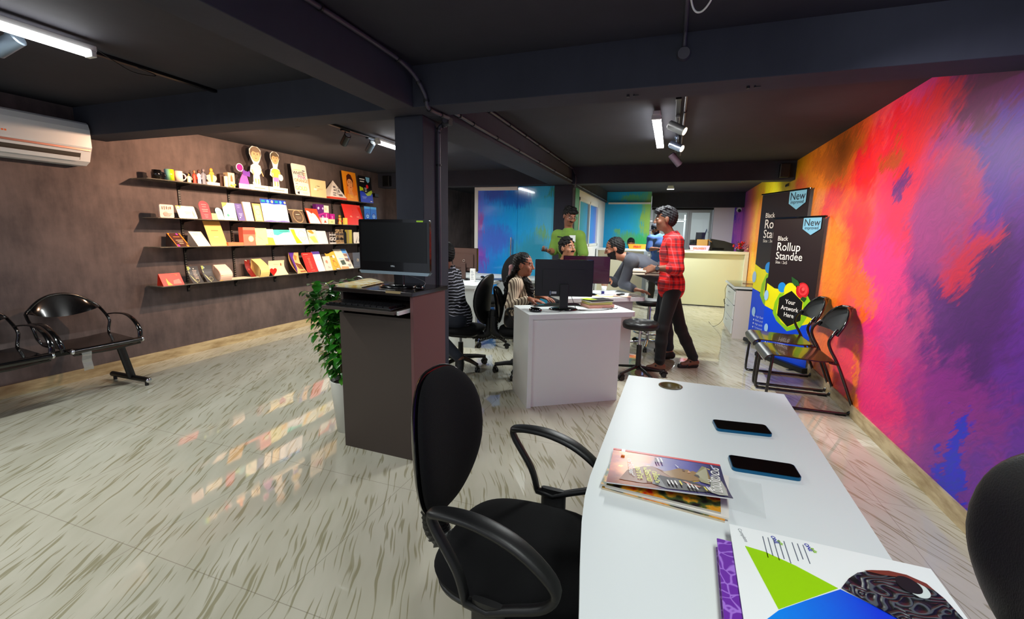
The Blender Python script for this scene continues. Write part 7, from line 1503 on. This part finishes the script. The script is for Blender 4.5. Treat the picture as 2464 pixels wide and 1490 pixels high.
# ------------------------------------------------------------------ foreground desk: phones, magazines, folders
for (x, y, r, lab) in ((.252,1.508,.11,'black phone with a blue edge lying farther from the camera'),(.271,1.253,.04,'black phone with a blue edge lying nearer the magazines')):
    t = thing('phone', lab, 'phone', (x, y, .7505), r); w, h = .160, .076
    mb = MB(); mb.prism(rrect(w,h,.011,5), (0,0,0), (1,0,0), (0,1,0), (0,0,1), .0085); mb.build('phone_body', mat('blue_phone_edge', (.06,.36,.52), .3, metal=.6), t, .002)
    mb = MB(); mb.prism(rrect(w-.004,h-.004,.010,5), (0,0,.0085), (1,0,0), (0,1,0), (0,0,1), .0008); mb.build('phone_screen', mat('phone_glass', (.012,.013,.016), .05), t)
def maglocal(P): return P
def magazine(loc, rz, z0, w, d, th, mats_cover, label, curl=.0, edge=(.80,.78,.74), decos=(), droop=0.0, group='magazines stacked on the foreground desk'):
    """cover lies flat; spine along +y edge"""
    t = thing('magazine', label, 'magazine', (loc[0],loc[1],z0), rz, group)
    S = lambda u, v, o=0.0: Vector(((u-.5)*w, (v-.5)*d, th+o+curl*max(0,.75-v)**2*2.2*(.35+.65*u)))
    P0 = [[S(u/10, v/10) for u in range(11)] for v in range(11)]; mb = MB()
    top = [[p for p in r] for r in P0]; bot = [[Vector((p.x, p.y, max(0, p.z-th) if curl else 0)) for p in r] for r in P0]
    mb.grid([[Vector(p) for p in r] for r in top], smooth=False); mb.grid([[Vector(p) for p in r] for r in bot][::-1], smooth=False)
    a = top; b_ = bot
    for (ia, ja), (ib, jb) in [((0,i),(0,i+1)) for i in range(10)]+[((i,10),(i+1,10)) for i in range(10)]+[((10,i+1),(10,i)) for i in range(10)][::-1]+[((i+1,0),(i,0)) for i in range(10)]:
        mb.add([a[ia][ja], b_[ia][ja], b_[ib][jb], a[ib][jb]], [(0,1,2,3)], 1)
    mb.build('magazine_pages', [mats_cover[0], C(edge, .7)], t)
    if decos:
        mats = []; mb = MB()
        for i, dd in enumerate(decos):
            m_ = dd[-1] if not isinstance(dd[-1], tuple) else C(dd[-1], .38)
            if m_ not in mats: mats.append(m_)
            mi = mats.index(m_); o = .0006+.00025*i
            if dd[0] == 'p':
                pts = dd[1]; 
                if len(pts) == 4 and dd[2] if len(dd) > 3 else False:
                    n_ = 8; A_, B_, C_, D_ = [Vector(q) for q in pts]
                    G = [[S(*((A_.lerp(B_, u/n_)).lerp(D_.lerp(C_, u/n_), v/n_)), o) for u in range(n_+1)] for v in range(n_+1)]; mb.grid(G, mi, False)
                else: mb.add([S(u,v,o) for u,v in pts], [list(range(len(pts)))], mi)
            elif dd[0] == 't':
                _, s_, u, v, sz, rot, bold, _c = dd; ca, sa = math.cos(rot), math.sin(rot)
                mb.text(s_, (0,0,0), (1,0,0), (0,1,0), sz, mi, bold=bold, fn=lambda a_, b2: S(u+(a_*ca-b2*sa)/w, v+(a_*sa+b2*ca)/d, o))
        mb.build('cover_print', mats, t)
    return t
# lower magazines
N = NT('colourful_back_cover', .3); nn = N.noise(N.tc.outputs['Object'], 28, 3); c = N.ramp(nn, [(.35,lin((.75,.15,.08))),(.47,lin((.85,.60,.15))),(.55,lin((.30,.35,.18))),(.65,lin((.15,.12,.12)))]); m_cov = N.color(c)
mg = (.025,1.085)
magazine((mg[0]+.004,mg[1]-.006), math.radians(-7), .7502, .268, .192, .0045, [m_cov], 'lowest magazine of the stack, with a red and green edge', edge=(.78,.72,.62))
magazine((mg[0]+.010,mg[1]-.003), math.radians(-6), .7549, .268, .190, .0045, [C((.90,.88,.84), .4)], 'second magazine, white-edged, below the cover portrait', edge=(.85,.85,.82))
magazine((mg[0]-.006,mg[1]+.000), math.radians(-4), .7596, .262, .188, .0045, [m_cov], 'third magazine, dark patterned corner showing at the left', edge=(.70,.68,.64))
# top cover: landscape gradient with a figure in a hat, title in Malayalam
N = NT('magazine_cover', .34); X_, Y_, Z_ = N.xyz(N.tc.outputs['Object']); nn = N.noise(N.tc.outputs['Object'], 22, 4)
f = N.math('ADD', N.math('MULTIPLY', N.math('ADD', X_, .135), 3.4), N.math('MULTIPLY', N.math('SUBTRACT', nn, .5), .35))
c = N.ramp(f, [(.0,lin((.72,.16,.04))),(.14,lin((.95,.50,.10))),(.30,lin((.80,.42,.22))),(.42,lin((.45,.40,.62))),(.60,lin((.34,.32,.66))),(.85,lin((.16,.15,.42)))])
g_ = N.ramp(N.math('ADD', N.math('MULTIPLY', N.math('ADD', Y_, .1), 5), N.math('MULTIPLY', N.math('SUBTRACT', nn, .5), .6)), [(.10,W4),(.42,K4)])
c = N.mix(N.math('MULTIPLY', g_, .55), c, (.10,.07,.12)); c = N.mix(N.math('GREATER_THAN', nn, .66), c, (.98,.85,.35)); m_cover = N.color(c)
m_face = C((.66,.52,.36), .22)
Lz = (.93,.92,.90)
deco = [('p',[(0,.955),(1,.955),(1,1),(0,1)],1,(.86,.08,.10)),('p',[(.94,0),(1,0),(1,.955),(.90,.955)],1,(.10,.10,.32)),
 ('p',[(.30,.60),(.38,.64),(.55,.50),(.58,.34),(.50,.20),(.30,.10),(.10,.12),(.16,.42)],(.52,.28,.12)),
 ('p',[(.38,.12),(.42,.44),(.58,.40),(.70,.40),(.80,.30),(.84,.10),(.70,.05),(.5,.03)],(.10,.11,.15)),
 ('p',[(.44,.50),(.54,.60),(.585,.66),(.62,.70),(.66,.685),(.70,.70),(.715,.66),(.74,.69),(.78,.655),(.80,.56),(.79,.44),(.70,.38),(.58,.40),(.48,.42)],m_face),
 ('p',[(.79,.40),(.76,.62),(.83,.86),(.865,.84),(.88,.60),(.86,.36)],(.55,.52,.34)),('p',[(.86,.30),(.83,.20),(.84,.10),(.90,.03),(.97,.05),(.985,.30),(.97,.52),(.885,.62)],(.66,.66,.62)),
 ('p',[(.74,.56),(.76,.60),(.80,.58),(.79,.50)],(.20,.14,.10)),('p',[(.645,.69),(.65,.63),(.67,.63),(.665,.69)],(.35,.16,.12)),('p',[(.70,.665),(.69,.60),(.72,.62)],(.85,.62,.48)),('p',[(.61,.70),(.585,.77),(.59,.775),(.62,.71)],(.85,.85,.9)),
 ('p',[(.63,.32),(.69,.22),(.73,.24),(.66,.33)],(.78,.50,.42)),('p',[(.71,.24),(.76,.18),(.78,.22),(.73,.27)],(.70,.44,.36)),
 ('t','മാധ്യമം',.935,.10,.034,math.radians(86),.012,Lz),('t','ഗബ്രിയേൽ',.150,.72,.016,math.radians(-84),.004,Lz),
 ('t','മഞ്ഞ',.225,.52,.020,math.radians(-82),.006,(.93,.93,.10)),('t','പ്രണയ',.300,.54,.020,math.radians(-82),.006,(.93,.93,.10)),('t','വിരഹം',.375,.46,.019,math.radians(-82),.006,(.93,.93,.10))]
for k, (u, v, c_) in enumerate(((.42,.86,Lz),(.45,.87,Lz),(.40,.85,(.25,.2,.3)),(.50,.26,Lz),(.53,.26,Lz),(.56,.26,Lz),(.60,.28,(.9,.85,.15)),(.66,.22,Lz),(.69,.22,Lz),(.72,.18,Lz),(.79,.18,(.9,.85,.15)),(.81,.20,Lz),(.83,.18,Lz),(.90,.86,(.7,.72,.85)))):
    L_ = .13 if v < .5 else .11; deco.append(('p',[(u,v),(u+.013,v),(u+.028,v-L_),(u+.015,v-L_)],c_))
deco.append(('p',[(.085,.84),(.12,.84),(.12,.93),(.085,.93)],(.93,.90,.92)))
magazine((mg[0]+.003,mg[1]+.012), math.radians(2), .7643, .272, .196, .003, [m_cover], 'top magazine with a cover portrait of a person in a grey hat', curl=.018, edge=(.80,.80,.80), decos=deco)
mb = MB(); P = [[(-.04+.05*u, -.08+.05*v, .0008+.001*math.sin(u*2+v)) for v in range(4)] for u in range(3)]; mb.grid(P, thick=(0,0,.0004)); tag(put(mb.build('plastic_sleeve', mat('clear_sleeve', (.95,.97,.97), .1, trans=.7, alpha=.12)), (.185,1.10,.752), -.1), 'clear plastic sleeve sticking out to the right of the magazines', 'plastic sleeve')
# purple notebook
N = NT('purple_paisley', .45); v_ = N.n('TexVoronoi', feature='DISTANCE_TO_EDGE'); v_.inputs['Scale'].default_value = 30; nz_ = N.noise(N.tc.outputs['Object'], 9, 2, .5, 'Color'); mx = N.n('Mix', data_type='VECTOR'); mx.inputs['Factor'].default_value = .25; N.l(N.tc.outputs['Object'], mx.inputs['A']); N.l(nz_, mx.inputs['B']); N.l(mx.outputs['Result'], v_.inputs['Vector'])
c = N.ramp(v_.outputs['Distance'], [(.03,lin((.62,.42,.82))),(.09,lin((.40,.10,.62)))]); m_purp = N.color(c)
t = thing('album', 'thick purple patterned album with gilt page edges, under the folders', 'album', (.125,.875,.7505), math.radians(-2))
mb = MB(); mb.bx(.004,.150,-.40,-.002,.003,.019); mb.build('page_block', mat('gilt_pages', (.72,.55,.26), .4, metal=.4, vary=.3, vscale=200), t)
mb = MB(); mb.bx(0,.155,-.405,0,.019,.022); mb.build('front_cover', m_purp, t, .001)
mb = MB(); mb.bx(0,.155,-.405,0,0,.003); mb.build('back_cover', m_purp, t, .001)
mb = MB(); mb.bx(.045,.062,-.40,0,.0222,.024); mb.build('black_spine_band', m_shell, t)
# white folder with printed curves
t = thing('folder', 'white presentation folder with green and blue curves', 'folder', (.152,.925,.775), math.radians(-1.5))
def flat(pts, z, c, parent, name='printed_area', th=.0006): mb = MB(); mb.prism(pts, (0,0,z), (1,0,0), (0,1,0), (0,0,1), th); return mb.build(name, c if not isinstance(c, tuple) else C(c, .3), parent)
flat([(0,0),(.325,0),(.325,-.45),(0,-.45)], 0, (.93,.94,.93), t, 'cover', .0018)
flat([(.022,-.062),(.055,-.066),(.10,-.085),(.155,-.118),(.10,-.165),(.065,-.195),(.0535,-.205)], .0018, (.60,.82,.03), t)
N = NT('blue_gradient_print', .3); X_, Y_, Z_ = N.xyz(N.tc.outputs['Object']); N.color(N.ramp(N.math('MULTIPLY', X_, 4.5), [(.2,lin((.02,.52,.92))),(.9,lin((.08,.22,.85)))]))
flat([(.0535,-.207),(.065,-.197),(.10,-.167),(.158,-.119),(.22,-.15),(.28,-.195),(.325,-.24),(.325,-.45),(.02,-.45),(.02,-.25)], .0018, N.m, t)
mb = MB()
for (x0, y0, n, L) in ((.045,-.006,5,.075),(.095,-.004,3,.065)):
    for k in range(n): mb.bx(x0+.009*k+.012, x0+.009*k+.0135, y0-L+.008*(k%2), y0-.012, .0019, .0024)
mb.build('small_print', C((.35,.38,.45), .5), t)
mb = MB(); mb.text('Complete', (.014,-.010,.0021), (.25,-1,0), (1,.25,0), .010); mb.build('small_heading', C((.4,.42,.45), .5), t)
for x0 in (.072,.128): mb = MB(); mb.text('ONE', (x0,-.010,.0022), (.25,-1,0), (1,.25,0), .0105, bold=.03); mb.build('blue_wordmark', C((.20,.25,.65), .4), t)
for x0 in (.082,.137): mb = MB(); mb.text('ads', (x0,-.020,.0022), (.25,-1,0), (1,.25,0), .0105, bold=.03); mb.build('green_wordmark', C((.55,.78,.15), .4), t)
# black paisley folder with thumb cut-out
N = NT('embossed_paisley', .35); nz_ = N.noise(N.tc.outputs['Object'], 7, 2, .5, 'Color'); mx = N.n('Mix', data_type='VECTOR'); mx.inputs['Factor'].default_value = .22; N.l(N.tc.outputs['Object'], mx.inputs['A']); N.l(nz_, mx.inputs['B'])
wv = N.n('TexVoronoi', feature='F1'); wv.inputs['Scale'].default_value = 26; N.l(mx.outputs['Result'], wv.inputs['Vector']); sn = N.math('SINE', N.math('MULTIPLY', wv.outputs['Distance'], 30))
c = N.ramp(sn, [(.35,lin((.055,.06,.07))),(.85,lin((.30,.33,.35)))]); bp = N.n('Bump'); bp.inputs['Strength'].default_value = .5; bp.inputs['Distance'].default_value = .002; N.l(sn, bp.inputs['Height']); N.l(bp.outputs[0], N.b.inputs['Normal']); m_pais = N.color(c)
t = thing('folder', 'black embossed folder with a curved edge and round cut-out on the white folder', 'folder', (.152,.925,.7785), math.radians(-1.5))
Po = [(.160,-.117),(.178,-.088),(.197,-.066),(.222,-.050),(.250,-.040),(.275,-.040),(.298,-.052),(.310,-.080),(.320,-.14),(.325,-.24),(.29,-.205),(.22,-.155)]
hc_, hr_ = (.268,-.068), (.017,.021)
mb = MB(); mb.prism(Po, (0,0,0), (1,0,0), (0,1,0), (0,0,1), .0012); mb.build('cover', m_pais, t)
mb = MB(); ring = [(hc_[0]+hr_[0]*math.cos(a)*1.0, hc_[1]+hr_[1]*math.sin(a)) for a in [2*math.pi*i/28 for i in range(28)]]; mb.prism(ring, (0,0,.0013), (1,0,0), (0,1,0), (0,0,1), .0008); mb.build('cut_out', C((.04,.04,.045), .5), t)
mb = MB(); cres = [(hc_[0]+hr_[0]*math.cos(a), hc_[1]+hr_[1]*math.sin(a)) for a in [math.radians(-100+130*i/12) for i in range(13)]]; cres2 = [(hc_[0]+.007+hr_[0]*1.05*math.cos(a), hc_[1]-.006+hr_[1]*math.sin(a)) for a in [math.radians(30-130*i/12) for i in range(13)]]; mb.prism(cres+cres2, (0,0,.0022), (1,0,0), (0,1,0), (0,0,1), .0008); mb.build('cut_out_rim', C((.82,.86,.84), .4), t)
flat([(.21,-.056),(.222,-.050),(.250,-.040),(.275,-.040),(.298,-.052),(.303,-.066),(.27,-.050),(.235,-.056)], .0013, (.48,.22,.16), t, 'copper_edge', .0006)
mb = MB(); mb.bx(0,.06,0,.012,0,.0006); tag(put(mb.build('printed_slip', C((.12,.10,.50), .4)), (.415,.905,.7512), -.8), 'small blue printed slip beside the black folder', 'paper')
